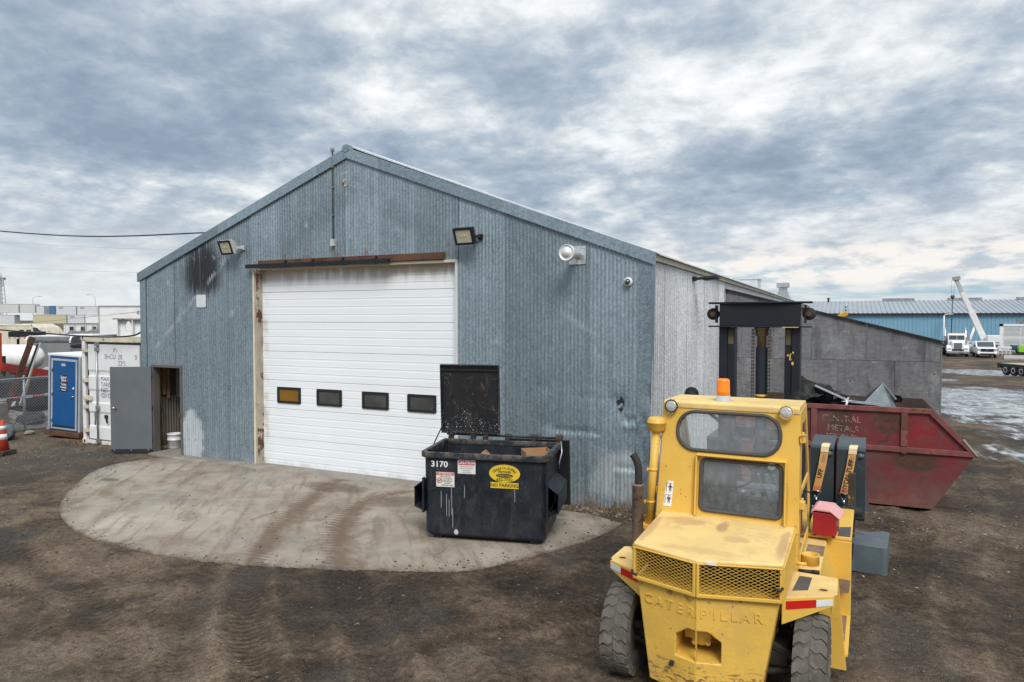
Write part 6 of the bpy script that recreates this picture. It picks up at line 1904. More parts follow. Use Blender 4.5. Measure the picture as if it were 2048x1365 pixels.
for i, (lab, x, y, z, w, l, rx, ry, seed, mt) in enumerate((
        ('crumpled black sheet at the left end of the scrap heap', -.42, 13.70, 1.88, .70, .50, 24, 12, 5, 'rubber_black'),
        ('crumpled dark plate lying under the tied bent panel', .08, 13.85, 1.70, .80, .45, 12, 14, 8, 'dark'),
        ('torn dark sheet curling up behind the triangular hopper', .66, 14.35, 1.66, .55, .40, -10, -16, 12, 'dark'))):
    t = thing('crumpled_sheet', lab, 'scrap metal', (x, y, z), i * .5, G_)
    b = MB(); b.M = Euler((R(rx), R(ry), 0)).to_matrix().to_4x4()
    rr = random.Random(seed); ph = [rr.uniform(0, 6) for _ in range(6)]
    def hgt(u, v): return .06 * math.sin(u * 9 + ph[0] + 2 * math.sin(v * 7 + ph[1])) + .045 * math.sin(v * 15 + ph[2] + u * 5) + .03 * math.sin(u * 21 + v * 13 + ph[3])
    n1, n2 = 16, 12
    b.strip([[((a / n1 - .5) * w, (c / n2 - .5) * l, hgt(a / n1, c / n2)) for a in range(n1 + 1)] for c in range(n2 + 1)], False)
    b.strip([[((a / n1 - .5) * w, (c / n2 - .5) * l, hgt(a / n1, c / n2) - .008) for a in range(n1 + 1)] for c in range(n2 + 1)], False)
    b.build('sheet', MAT[mt], t, fix=False)
t = thing('scrap_sheet', 'grey-blue plate lying low behind the bent panel in the skip', 'scrap metal', (-.42, 13.75, 1.66), 0, G_)
b = MB(); b.M = Euler((R(20), R(8), R(5))).to_matrix().to_4x4(); b.box(-.40, .40, -.22, .2, 0, .02); b.build('plate', duct, t)

# ------------------------------------------------------------------ left yard
def tz(x, y): return gzs(x, y)
# storage container
CX0, CX1, CY = -17.56, -15.16, 11.40
t = thing('storage_container', 'white steel storage container with one lock rod and faded blue lettering beside the shed', 'container', ((CX0 + CX1) / 2, CY, .0))
W_ = MAT['white']
for x in (CX0, CX1 - .12):
    b = MB(); b.box(x, x + .12, CY, CY + .16, .10, 2.66); b.build('corner_post', W_, t, wc=True, bev=.008)
    for z0 in (.0, 2.64):
        b = MB(); b.box(x - .01, x + .17, CY - .02, CY + .18, z0, z0 + .13); c = b.build('corner_casting', MAT['cream'], t, wc=True, bev=.01)
        b = MB(); b.plate(ellipse(x + .08, z0 + .065, .032, .042, 14), [], .002, frame((0, CY - .021, 0), (1, 0, 0), (0, 0, 1))); o = b.build('casting_hole', MAT['dark'], c); o.location = (-(CX0 + CX1) / 2 - c.location[0] * 0, -CY, 0); o.location = (0, 0, 0)
b = MB(); b.box(CX0 + .12, CX1 - .12, CY, CY + .12, 2.60, 2.75); b.build('header', MAT['cream'], t, wc=True, bev=.006)
b = MB(); b.box(CX0 + .12, CX1 - .12, CY, CY + .12, .02, .12); b.build('sill', W_, t, wc=True)
b = MB()
pr = []
for i in range(22):
    y = CY + .16 + i * .275
    pr += [(y, 0), (y + .07, 0), (y + .1375, .035), (y + .2075, .035)]
pr.append((pr[-1][0] + .07, 0))
b.strip([[(CX0 + .03 + d, y, z) for y, d in pr] for z in (.12, 2.66)], False)
b.strip([[(CX1 - .03 - d, y, z) for y, d in pr] for z in (.12, 2.66)], False)
b.box(CX0, CX1, CY + .05, CY + 6.1, 2.655, 2.70); b.box(CX0, CX1, CY + 6.0, CY + 6.1, .1, 2.66)
b.build('corrugated_walls', W_, t, wc=True, fix=False)
b = MB(); b.plate([(CX0 + .20, .10), (CX1 - .13, .10), (CX1 - .13, 2.595), (CX0 + .20, 2.595)], [], .03, frame((0, CY + .015, 0), (1, 0, 0), (0, 0, 1))); b.build('door_gasket', MAT['rubber_black'], t, wc=True)
prof = [(CY - .02, .15), (CY - .02, .45), (CY + .0, .50), (CY + .0, .80), (CY - .02, .85), (CY - .02, 1.05), (CY - .0, 1.10), (CY - .0, 1.36), (CY - .02, 1.41), (CY - .02, 1.72), (CY - .0, 1.77), (CY, 1.84), (CY - .02, 1.90), (CY - .02, 2.54), (CY + .012, 2.54), (CY + .012, .15)]
b = MB(); b.prism(prof, 'X', CX0 + .28, CX1 - .20); dr = b.build('door', W_, t, wc=True)
b = MB(); b.cyl((CX0 + .66, CY - .055, .03), (CX0 + .66, CY - .055, 2.60), .021, n=10); rd = b.build('lock_rod', MAT['steel'], t, wc=True)
for z in (.12, .95, 2.42, 2.55):
    b = MB(); b.box(CX0 + .60, CX0 + .73, CY - .075, CY - .015, z - .05, z + .05); b.build('rod_bracket', MAT['steel'], t, wc=True, bev=.008)
b = MB(); b.beam((CX0 + .64, CY - .08, .88), (CX0 + .60, CY - .08, .52), .03, .025); b.box(CX0 + .58, CX0 + .66, CY - .09, CY - .04, .72, .86); b.build('lock_handle', MAT['steel'], t, wc=True)
for z in (.35, .95, 1.62, 2.38):
    b = MB(); b.box(CX0 + .06, CX0 + .26, CY - .035, CY - .003, z - .045, z + .045); b.cyl((CX0 + .16, CY - .04, z - .06), (CX0 + .16, CY - .04, z + .06), .022, n=8); b.build('door_hinge', MAT['cream'], t, wc=True, bev=.004)
b = MB(); b.box(CX0 + .14, CX0 + .42, CY - .075, CY - .03, 1.12, 1.24); b.box(CX0 + .20, CX0 + .34, CY - .085, CY - .074, 1.15, 1.18); b.build('lock_box', MAT['cream'], t, wc=True, bev=.006)
b = MB(); b.box(CX0 + .92, CX0 + 1.0, CY - .06, CY - .015, .70, .78); b.beam((CX0 + .96, CY - .05, .74), (CX0 + 1.02, CY - .05, .58), .03, .03); b.build('door_latch', MAT['dark'], t, wc=True)
def cont(w, x, z, s, sx=1.0, y=CY - .0215, m=MAT['ink_blue']):
    text('container_lettering', w, s, m, t, frame((x - (CX0 + CX1) / 2, y - CY, z), (1, 0, 0), (0, 0, 1)), .002, sx, 'LEFT', wc=False)
cont('SHCU', CX0 + .92, 2.235, .165, .98); cont('20', CX0 + 1.42, 2.235, .165, .98); cont('0', CX1 - .36, 2.235, .165, .98); cont('22G', CX0 + 1.42, 2.08, .165, .98)
for w, z in (('MAX GR', 1.68), ('TARE', 1.535), ('NET', 1.40), ('CU CAP', 1.27)): cont(w, CX0 + .76, z, .150, .98, CY - .022 if w != 'NET' and w != 'MAX GR' else CY - .022)
for dx, z in ((1.28, 2.42), (1.36, 2.42), (1.27, 2.38), (1.38, 2.37), (1.31, 2.44)):
    b = MB(); b.obox((CX0 + dx, CY - .022, z), (.022, .003, .028)); b.build('tape_scrap', MAT['ink'], t, wc=True)

# blue rental toilet, leaning a little
t = thing('portable_toilet', 'blue and silver portable toilet leaning beside the white container', 'portable toilet', (-18.83, 11.70, .02), 0, rot=(R(0), R(2.4), R(7)))
b = MB(); b.box(-.56, .56, 0.02, 1.10, .16, 2.16); b.build('body', MAT['alu'], t, bev=.012)
b = MB(); b.box(-.60, .60, -.02, 1.14, 2.16, 2.22); b.build('roof', MAT['white'], t, bev=.01)
b = MB(); b.plate([(-.535, .17), (.535, .17), (.535, 2.15), (-.535, 2.15)], [[(-.41, .24), (.41, .24), (.41, 2.06), (-.41, 2.06)]], .03, frame((0, -.01, 0), (1, 0, 0), (0, 0, 1))); b.build('front_panel', MAT['blue_door'], t)
b = MB(); b.plate([(-.46, .20), (.46, .20), (.46, 2.09), (-.46, 2.09)], [[(-.405, .25), (.405, .25), (.405, 2.035), (-.405, 2.035)]], .02, frame((0, -.024, 0), (1, 0, 0), (0, 0, 1))); b.build('door_frame', MAT['alu'], t, bev=.004)
b = MB(); b.box(-.40, .40, -.022, .0, .30, 2.03); d = b.build('door', MAT['blue_door'], t, bev=.003)
b = MB(); b.box(-.40, .40, -.03, -.004, .25, .295); b.build('kick_rail', MAT['dark'], t)
for s in (-1, 1):
    b = MB(); b.box(s * .535 - .02, s * .535 + .035, -.028, .02, .17, 2.16); b.build('edge_trim', MAT['alu'], t, bev=.004)
b = MB(); b.box(-.25, .0, -.0245, -.022, 1.22, 1.66); lb = b.build('company_label', MAT['navylabel'], d); lb.location = (.12, 0, 0)
for w, z, s in (('Super', 1.605, .105), ('Save', 1.525, .105), ('Toilet', 1.415, .090), ('Rentals', 1.335, .078), ('1-800-665-2800', 1.26, .030)):
    o = text('label_words', w, s, MAT['white'], d, frame((-.01, -.0255, z), (1, 0, 0), (0, 0, 1)), .001, .9, bold=.002)
b = MB(); b.M = frame((.075, -.0254, 1.51), (1, 0, 0), (0, 0, 1)); b.plate([(-.01, -.04), (.05, .0), (.05, .12), (.03, .03)], [], .001); b.build('pink_swoosh', MAT['pink'], d)
b = MB(); b.box(-.09, .05, -.024, -.022, 1.90, 1.97); b.build('notice', MAT['grey_light'], d)
b = MB(); b.cyl((.345, -.02, 1.33), (.345, -.034, 1.33), .028, n=14); b.build('vacancy_dial', MAT['white'], d)
b = MB(); b.cyl((.33, -.02, 1.10), (.33, -.05, 1.10), .03, n=14); b.beam((.33, -.05, 1.10), (.25, -.055, 1.095), .025, .025); b.build('handle', MAT['chrome'], d)
for z in (.45, 1.15, 1.8):
    b = MB(); b.cyl((-.412, -.034, z - .06), (-.412, -.034, z + .06), .014, n=8); b.build('hinge', MAT['steel'], d)
b = MB(); b.box(-.64, .58, -.06, 1.2, .02, .155); b.build('skid_base', MAT['rust'], t, bev=.008)

# traffic cone, concrete block, bag
t = thing('traffic_cone', 'worn orange traffic cone with two pale bands by the left edge', 'traffic cone', (-17.78, 9.62, .02), R(12))
b = MB(); b.plate(rrect(-.20, .20, -.20, .20, .03), [], .045, Matrix.Translation((0, 0, .045))); b.plate(rrect(-.19, .19, -.19, .19, .03), [], .03, Matrix.Translation((.01, 0, .085)) @ Euler((0, 0, R(7))).to_matrix().to_4x4()); b.build('base', paint('black_cone_base', (.06, .045, .035), .8, var=.3), t, bev=.008)
def cr(z): return .135 - (z - .08) * .135
prof = [(cr(.08), .08), (cr(.30), .30)]
b = MB(); b.lathe([(cr(z), z) for z in (.085, .78)] + [(.028, .79), (.02, .79)], n=24); b.build('body', MAT['cone'], t)
b = MB(); b.lathe([(cr(z) + .002, z) for z in (.34, .47)], n=24); b.build('band', MAT['white_tape'], t)
b = MB(); b.lathe([(cr(z) + .002, z) for z in (.56, .66)], n=24); b.build('band', MAT['white_tape'], t)
t = thing('concrete_block', 'upright rough concrete block beside the wire fence', 'concrete block', (-20.75, 10.95, -.02), R(28))
b = MB(); b.prism([(-.42, 0), (.34, 0), (.28, .60), (.24, .93), (-.36, .96)], 'Y', -.3, .3); b.build('block', MAT['conc'], t, bev=.03)
t = thing('rubbish_bag', 'grey plastic rubbish bag slumped against the fence', 'bag', (-19.95, 10.78, .0))
b = MB()
rr = random.Random(3); rows = []
for i in range(15):
    th = math.pi * i / 14
    row = []
    for j in range(26):
        a = 2 * math.pi * j / 26
        k = 1 + .10 * math.sin(a * 5 + th * 4) + .07 * math.sin(a * 9 - th * 7) + rr.uniform(-.03, .03)
        row.append((.36 * k * math.sin(th) * math.cos(a), .27 * k * math.sin(th) * math.sin(a), max(0, .19 + .24 * math.cos(th) * (1 + .12 * math.sin(a * 3)))))
    row.append(row[0]); rows.append(row)
b.strip(rows, True); b.build('sack', MAT['bag'], t)

# chain-link fence running back from the yard corner
FX = -20.82
fence = thing('chain_link_fence', 'galvanised chain link fence behind the cone and the rubbish bag', 'fence', (FX, 11.0, 0))
fy = [8.6, 11.85, 15.1]
for y in fy:
    b = MB(); b.cyl((FX, y, -.1), (FX, y, 1.56), .032, n=10); b.lathe([(.036, 1.55), (.036, 1.57), (.015, 1.59), (0, 1.59)], (FX, y, 0), n=10); b.build('post', MAT['steel'], fence, wc=True)
b = MB(); b.cyl((FX + .02, fy[0], 1.52), (FX + .02, fy[-1], 1.50), .022, n=8); b.build('rail', MAT['steel'], fence, wc=True)
b = MB(); b.cyl((FX + .02, fy[0], .98), (FX + .02, fy[-1], 1.0), .016, n=8); b.build('rail', MAT['steel'], fence, wc=True)
b = MB()
L = fy[-1] - fy[0]; Hh = 1.46; st = .082
k = -int(Hh / st) - 1
while k * st < L:
    for sg in (1, -1):
        a = k * st
        y0_, z0_ = (a, 0) if sg > 0 else (a + Hh, 0)
        y1_, z1_ = (a + Hh, Hh) if sg > 0 else (a, Hh)
        for (ya, za, yb_, zb_) in ((y0_, z0_, y1_, z1_),):
            ta, tb = 0.0, 1.0
            dy = yb_ - ya
            lo, hi = sorted(((0 - ya) / dy, (L - ya) / dy))
            ta, tb = max(ta, lo), min(tb, hi)
            if tb - ta > .01:
                pa = (FX + .03, fy[0] + ya + dy * ta, .05 + za + (zb_ - za) * ta); pb = (FX + .03, fy[0] + ya + dy * tb, .05 + za + (zb_ - za) * tb)
                b.tube([pa, pb], .0042, 3, caps=False)
    k += 1
tag(b.build('wire_mesh', MAT['mesh_wire'], fence, wc=True, fix=False), kind='stuff')

# steel offcuts leaning on the fence
def lean_bar(name, lab, p0, p1, w, h, m, shape='beam'):
    t = thing(name, lab, 'steel bar', p0, 0, 'steel offcuts leaning behind the fence')
    d = Vector(p1) - Vector(p0)
    b = MB()
    if shape == 'I':
        b.beam((0, 0, 0), d, w, .012, (1, 0, 0)); 
        n_ = d.normalized(); sx = n_.cross(Vector((1, 0, 0))).normalized(); sy = sx.cross(n_)
        b.beam(sy * h / 2, d + sy * h / 2, w, .012, (1, 0, 0)); b.beam(-sy * h / 2, d - sy * h / 2, w, .012, (1, 0, 0)); b.beam((0, 0, 0), d, .012, h, (1, 0, 0))
    else: b.beam((0, 0, 0), d, w, h, (1, 0, 0))
    b.build('bar', m, t)
lean_bar('steel_beam', 'widest rusty steel beam leaning behind the wire fence', (-22.16, 12.10, .5), (-22.01, 12.80, 2.62), .13, .09, MAT['rust'], 'I')
lean_bar('steel_angle', 'dark brown angle leaning just right of the widest rusty beam', (-21.93, 12.25, .6), (-21.85, 12.87, 2.41), .065, .06, MAT['dark'])
lean_bar('steel_tube', 'thin pale steel tube leaning behind the wire fence', (-21.83, 12.30, .7), (-21.80, 12.90, 2.47), .03, .03, MAT['grey_light'])
lean_bar('timber_post', 'short brown timber post behind the leaning steel', (-22.05, 12.45, .6), (-22.14, 12.83, 1.80), .10, .09, MAT['wood'])

# gravel bank behind the fence
def mound(name, x0, x1, y0, y1, h, mat, seed, z0=0.0):
    b = MB(); nx_, ny_ = 70, 40
    rows = []
    for j in range(ny_ + 1):
        y = y0 + (y1 - y0) * j / ny_
        row = []
        for i in range(nx_ + 1):
            x = x0 + (x1 - x0) * i / nx_
            e = min(1, 4 * min(i, nx_ - i) / nx_) * min(1, 4 * min(j, ny_ - j) / ny_)
            row.append((x, y, z0 - .05 + h * e * (.8 + .8 * float(fbm(np.array(x), np.array(y), .6, 2, seed))) + .05 * float(fbm(np.array(x), np.array(y), 7, 2, seed + 3)) * e))
        rows.append(row)
    b.strip(rows, True)
    return b.build(name, mat)
gravel = paint('grey_gravel', (.22, .215, .205), .95, var=.35, vscale=7, dirt=((.10, .095, .09), .4), dscale=14, bump=.02, bscale=26, per_object=False)
gb = mound('gravel_bank', -24.6, -21.0, 9.5, 16.5, .36, gravel, 41)
tag(gb, kind='structure')
t = thing('old_tyre', 'black tyre lying on the gravel behind the fence', 'tyre', (-21.75, 12.55, .22))
b = MB(); b.M = Euler((R(12), R(8), 0)).to_matrix().to_4x4(); b.lathe([(.20, -.07), (.22, -.09), (.33, -.09), (.36, -.05), (.36, .05), (.33, .09), (.22, .09), (.20, .07)], n=28); b.build('tyre', MAT['rubber_black'], t)
for i, (x, y, s) in enumerate(((-20.35, 12.35, .20), (-20.1, 12.75, .16), (-20.45, 12.9, .24), (-19.9, 12.2, .11), (-20.2, 11.6, .12))):
    t = thing('rubble_lump', ('biggest grey rubble lump', 'pale rubble lump', 'tall dark rubble lump', 'small rubble lump', 'low flat rubble lump')[i] + ' at the foot of the fence', 'rubble', (x, y, .0), i, 'rubble along the fence')
    b = MB(); rr = random.Random(i + 20); rows = []
    for a in range(6):
        th = math.pi * a / 5; row = [(s * (1 + rr.uniform(-.25, .25)) * math.sin(th) * math.cos(q), s * .8 * (1 + rr.uniform(-.25, .25)) * math.sin(th) * math.sin(q), s * .45 + s * .55 * math.cos(th)) for q in np.linspace(0, 2 * math.pi, 9)[:-1]]
        row.append(row[0]); rows.append(row)
    b.strip(rows, False); b.build('lump', MAT['conc'], t)

# dark flatbed truck tail behind the fence
t = thing('flatbed_truck', 'dark flatbed truck tail with red and white reflective tape behind the fence', 'truck', (-23.63, 13.7, .19), R(101))
b = MB(); b.box(-1.7, 1.5, 0.06, 3.6, .62, 1.02); b.box(-1.5, 1.3, .3, 3.6, .10, .62); b.build('bed', MAT['dark'], t, bev=.01)
b = MB(); b.box(-1.25, 1.25, -.05, .05, .22, .42); b.box(-1.2, 1.2, -.03, .03, .42, .62); b.build('bumper', MAT['rubber_black'], t, bev=.01)
for i in range(6):
    b = MB(); b.box(-1.15 + i * .39, -.80 + i * .39, -.037, -.031, .46, .54); b.build('reflective_tape', MAT['red_tape'] if i % 2 else MAT['white_tape'], t)
b = MB(); b.box(-.95, -.60, -.06, -.052, .26, .40); b.build('licence_plate', MAT['white'], t)
for s in (-1, 1):
    b = MB(); b.lathe([(.2, -.14), (.44, -.14), (.48, -.1), (.48, .1), (.44, .14), (.2, .14)], (s * .95, .9, .15), 'X', 26); b.build('wheel', MAT['rubber_black'], t)
t = thing('red_trailer', 'long low red steel trailer frame behind the leaning beams', 'trailer', (-25.07, 14.0, 0), 0)
b = MB(); b.beam((.06, -2.5, 2.07), (-.03, 1.9, 1.06), .12, .27); b.build('side_beam', paint('dull_red_beam', (.30, .032, .022), .6, var=.2, dirt=((.10, .04, .03), .2)), t)
b = MB(); b.beam((-.1, -2.4, .95), (-.1, 1.8, .75), .1, .12); b.beam((-.1, -1.6, .0), (-.1, -1.6, 1.8), .12, .12); b.beam((-.1, 1.6, .0), (-.1, 1.6, 1.1), .12, .12); b.build('under_frame', MAT['dark'], t)
b = MB(); b.beam((.58, -.75, 1.55), (.58, -.75, 2.72), .06, .06); b.beam((.58, -.75, 1.62), (0, -.75, 1.66), .05, .05); b.build('stake', MAT['cone'], t)

# white propane tank
t = thing('propane_tank', 'white horizontal propane tank beyond the red trailer', 'tank', (-29.3, 15.93, 1.69), R(25.4))
b = MB(); b.lathe([(0, 1.55), (.22, 1.50), (.38, 1.36), (.47, 1.12), (.49, .9), (.49, -2.6), (.36, -2.9), (0, -3.0)], axis='X', n=36); b.build('shell', MAT['tank'], t)
b = MB(); b.tube([(-1.2, -.1, .4), (-1.2, -.1, .68), (-1.05, -.1, .75), (-.5, -.1, .73), (-.4, -.1, .42)], .07, 12); b.lathe([(.18, .44), (.18, .54), (.08, .58), (0, .58)], (-.75, -.1, 0), n=18); b.build('pipework', MAT['white'], t)
for x in (-1.9, .6):
    b = MB(); b.box(x - .1, x + .1, -.4, .4, -1.7, -.40); b.build('saddle', MAT['dark'], t)
t = thing('grid_rack', 'small black wire rack in front of the propane tank', 'rack', (-26.35, 14.0, 1.30), R(25))
b = MB()
for i in range(7): b.box(-.9 + i * .2, -.875 + i * .2, -.02, .02, .0, .52)
for k in range(4): b.box(-.9, .4, -.02, .02, k * .165, k * .165 + .025)
b.box(.3, .44, -.03, .03, -.02, .60); b.box(-.9, .44, -.03, .03, .54, .60)
b.build('grid', MAT['black'], t)
for x in (-.85, .38):
    b = MB(); b.box(x - .02, x + .02, -.02, .02, -1.25, 0); b.build('leg', MAT['black'], t)

# grey enclosed trailer with a rounded roof edge
t = thing('cargo_trailer', 'grey enclosed trailer with a dark rounded roof edge behind the blue toilet', 'trailer', (-30.8, 18.57, 0), R(25.4))
SCL = .43
b = MB(); b.box(-.93, .93, 0, 4.0, .6, 2.16); b.build('body', paint('dull_trailer_grey', (.20, .21, .21), .5, var=.1), t, bev=.02)
b = MB(); b.prism([(-.02, 2.15), (-.03, 2.24), (.06, 2.36), (.25, 2.40), (3.9, 2.40), (4.0, 2.28), (4.0, 2.16), (.02, 2.16)], 'X', -.95, .95); b.build('roof', paint('dark_roof_edge', (.10, .105, .11), .4, var=.25), t, bev=.01)
b = MB(); b.prism([(-.05, 2.14), (-.06, 2.26), (.05, 2.40), (.25, 2.45), (.25, 2.41), (.07, 2.36), (-.02, 2.24), (-.02, 2.14)], 'X', .91, .97); b.prism([(-.05, 2.14), (-.06, 2.26), (.05, 2.40), (.25, 2.45), (.25, 2.41), (.07, 2.36), (-.02, 2.24), (-.02, 2.14)], 'X', -.97, -.91); b.box(-.94, .94, .3, 3.9, 2.401, 2.44); b.build('roof_rib', MAT['white'], t)
for s in (-1, 1):
    b = MB(); b.lathe([(.1, -.1), (.33, -.1), (.36, -.07), (.36, .07), (.33, .1), (.1, .1)], (s * .99, 2.0, .36), 'X', 22); b.build('wheel', MAT['rubber_black'], t)
t = thing('dark_shed_box', 'low dark box between the trailer and the white container', 'box', (-26.2, 17.4, 0), R(25.4))
b = MB(); b.box(-.75, 1.0, 0, 2, 0, 2.08); b.build('body', paint('dull_dark_panel', (.14, .145, .15), .6, var=.1), t, bev=.02)
b = MB(); b.prism([(-.8, 2.08), (1.05, 2.08), (1.05, 2.20), (-.5, 2.20), (-.8, 2.14)], 'Y', -.05, 2.05); b.build('lid', MAT['black'], t, bev=.01)
for i in range(3):
    t = thing('covered_lump', ('crumpled grey tarp in front of the tank end', 'pale tarp bundle right of the grey tarp', 'upright pale board by the tarp bundles')[i], 'tarp', (-26.6 + i * .36, 16.0 + i * .17, .98), 0, 'odds and ends by the tank')
    b = MB(); b.lathe([(.30, -1.0), (.34, .0), (.25 - .05 * i, .3), (.08, .42 + .03 * i), (0, .42 + .03 * i)], n=9, sm=False) if i < 2 else b.box(-.12, .16, -.04, .04, -1.0, .62); b.build('bundle', (MAT['grey'], MAT['conc'], MAT['tan'])[i], t)

# motorhome and low-loader deck beyond
t = thing('motorhome', 'cream motorhome with two small windows far left', 'motorhome', (-53.06, 27.93, 0), R(25.4))
b = MB(); b.prism([(-4, .6), (2.9, .6), (3.2, 1.0), (4.1, 1.3), (4.1, 1.75), (3.5, 2.55), (3.0, 2.80), (-4, 2.80)], 'Y', 0, 2.3); b.build('body', MAT['cream'], t, bev=.05)
for x in (2.33, 2.82):
    b = MB(); b.plate(rrect(x - .16, x + .16, 2.02, 2.40, .05), [], .02, frame((0, -.02, 0), (1, 0, 0), (0, 0, 1))); b.build('window', MAT['veh_glass'], t)
b = MB(); b.box(-4, 2.9, -.03, 0, 2.68, 2.74); b.build('awning_rail', MAT['white'], t)
b = MB(); b.prism([(3.15, 2.28), (3.75, 2.10), (3.42, 2.52), (3.1, 2.56)], 'Y', -.02, 0); b.build('cab_window', MAT['veh_glass'], t)
for x in (-2.6, 2.2):
    b = MB(); b.lathe([(.1, -.12), (.38, -.12), (.42, 0), (.38, .12), (.1, .12)], (x, .2, .42), 'Y', 20); b.build('wheel', MAT['rubber_black'], t)
t = thing('deck_trailer', 'black raised trailer deck with red and white tape in front of the motorhome', 'trailer', (-44.6, 25.25, 0), R(25.4))
b = MB(); b.box(-.75, .75, 0, 1.2, 2.06, 2.38); b.build('deck', MAT['black'], t, bev=.03)
b = MB(); b.box(-.75, .75, -.02, .0, 1.97, 2.04); b.build('tape_rail', MAT['white_tape'], t)
for i in range(5):
    b = MB(); b.box(-.7 + i * .3, -.57 + i * .3, -.03, -.02, 1.975, 2.035); b.build('red_tape', MAT['red_tape'], t)
b = MB()
for x in (-.5, .55): b.beam((x, .5, 0), (x, .5, 2.05), .1, .1)
b.beam((-.5, .4, .8), (.55, .4, 2.0), .08, .08); b.build('stand', MAT['dark'], t)

# big white box trailer and cut steel beam by the shed corner
t = thing('box_trailer', 'white box trailer standing beyond the container roof', 'trailer', (-40.58, 29.49, 0), R(25.4))
b = MB(); b.box(-1.95, 4.5, 0, 2.6, 1.0, 3.90); b.build('body', MAT['white'], t, bev=.02)
b = MB(); b.box(-2.0, 4.5, -.03, 2.63, 3.90, 3.98); b.box(-1.99, -1.93, -.02, 0, 1, 3.90); b.build('edge_trim', MAT['grey'], t)
b = MB(); b.plate(ellipse(.5, 3.55, .09, .13, 16), [], .02, frame((0, -.01, 0), (1, 0, 0), (0, 0, 1))); b.build('marker', MAT['grey'], t)
for x in (-1.2, 2.6):
    b = MB(); b.lathe([(.1, -.12), (.46, -.12), (.5, 0), (.46, .12), (.1, .12)], (x, .3, .5), 'Y', 20); b.build('wheel', MAT['rubber_black'], t)
t = thing('cut_beam', 'white steel beam with an oval hole resting behind the container', 'beam', (-27.72, 20.05, 0), R(25.4))
b = MB(); b.plate([(-.38, 2.42), (1.6, 2.42), (1.6, 3.14), (-.38, 3.14)], [ellipse(.0, 2.81, .13, .25, 20)], .03, frame((0, 0, 0), (1, 0, 0), (0, 0, 1))); b.build('web', MAT['white'], t)
b = MB(); b.box(-.55, 1.6, -.22, .22, 3.14, 3.19); b.build('top_flange', MAT['rust_light'], t)
b = MB(); b.box(-.55, 1.6, -.22, .22, 2.36, 2.42); b.build('bottom_flange', MAT['rust_light'], t)
b = MB(); b.box(.26, .29, -.2, .0, 2.42, 3.14); b.box(-.38, -.35, -.2, .0, 2.42, 3.14); b.build('stiffener', MAT['white'], t)
b = MB(); b.box(-.2, .2, -.2, .2, 0, 2.36); b.box(1.1, 1.4, -.2, .2, 0, 2.36); b.build('trestle', MAT['dark'], t)

# stacked containers far off
def far_container(x, y, z, L, m, lab, rz, name='far_container', h=2.55, logo=0):
    t = thing(name, lab, 'container', (x, y, z), rz, 'stacked containers on the skyline')
    b = MB(); b.box(0, L, 0, 2.4, 0, h); b.build('box', m, t)
    b = MB()
    k = int(L / .62)
    for i in range(k): b.box(.12 + i * (L - .2) / k, .12 + i * (L - .2) / k + .22, -.04, 0, .15, h - .15)
    tag(b.build('side_ribs', m, t), kind='stuff')
    b = MB(); b.box(-.02, L + .02, -.06, 0, 0, .12); b.box(-.02, L + .02, -.06, 0, h - .12, h); b.box(-.03, .1, -.06, 0, 0, h); b.box(L - .1, L + .03, -.06, 0, 0, h); b.build('frame', MAT['grey_light'] if m is not MAT['blue_far'] else m, t)
    if logo:
        b = MB(); b.box(L * .15, L * .15 + logo, -.07, -.055, h - .72, h - .45); b.build('logo_bar', MAT['ink_blue'], t)
    return t
base_a = R(28)
wf = MAT['white_far']
cream_far = paint('pale_grey_container', (.56, .58, .57), .6, var=.06, streak=.1)
def at_line(s, back=0):      # point s metres along the stack line
    o = Vector((-225.0, 122.0, 0)); d = Vector((math.cos(base_a), math.sin(base_a), 0)); nn_ = Vector((-d.y, d.x, 0))
    return o + d * s + nn_ * back
row0 = [(-2, 6.0, wf, 'white container at the far left, lower tier'), (9.3, 9.6, MAT['tan'], 'tan container in the lower tier of the far stack'), (19.2, 4.9, wf, 'white container right of the tan one, lower tier'),
        (24.3, 5.2, MAT['white'], 'brightest white container in the lower tier'), (29.6, 5.2, MAT['white'], 'white container with a dark vent, lower tier middle'), (35.0, 2.8, cream_far, 'narrow pale container end in the lower tier'), (38.0, 7.0, wf, 'white container near the light pole, lower tier')]
row1 = [(-3, 8.2, cream_far, 'pale container at the far left, upper tier'), (5.4, 4.4, cream_far, 'pale ribbed container second in the upper tier'), (10.0, 2.3, wf, 'narrow white container end left of the blue one'), (14.0, 1.6, MAT['blue_far'], 'small blue container end in the upper tier'),
        (15.8, 5.8, wf, 'white container right of the blue one, upper tier'), (21.8, 6.0, wf, 'long white container in the middle of the upper tier'), (28.0, 3.6, cream_far, 'pale container end in the upper tier'), (31.8, 6.4, wf, 'white container with a dark logo near the pole, upper tier'), (38.4, 7.0, wf, 'white container at the right of the upper tier')]
for i, (s, L, m, lab) in enumerate(row0):
    p = at_line(s); far_container(p.x, p.y, 1.6, L, m, lab, base_a, logo=1.2 if i in (2, 4, 6) else 0)
for i, (s, L, m, lab) in enumerate(row1):
    p = at_line(s, .2 * (i % 3)); far_container(p.x, p.y, 4.20 + (.55 if i < 2 else 0), L, m, lab, base_a, logo=1.2 if i in (4, 5, 7) else 0, h=2.6)
for i in range(3):
    p = Vector((-141.0 + i * 2.05, 88.0 + i * .97, 0)); t = far_container(p.x, p.y, -.6, 2.2, MAT['white'], ('white site box on the ground, leftmost below the stack', 'white site box on the ground with a dark doorway, middle', 'white site box on the ground nearest the box trailer')[i], R(25.4), 'site_box', 2.5)
    b = MB(); b.box(1.2, 2.0, -.09, -.05, .9, 2.1); b.build('doorway', MAT['dark'], t)
t = thing('blue_hoarding', 'low blue hoarding below the container stack', 'hoarding', (-146.0, 86.0, 0), R(25.4))
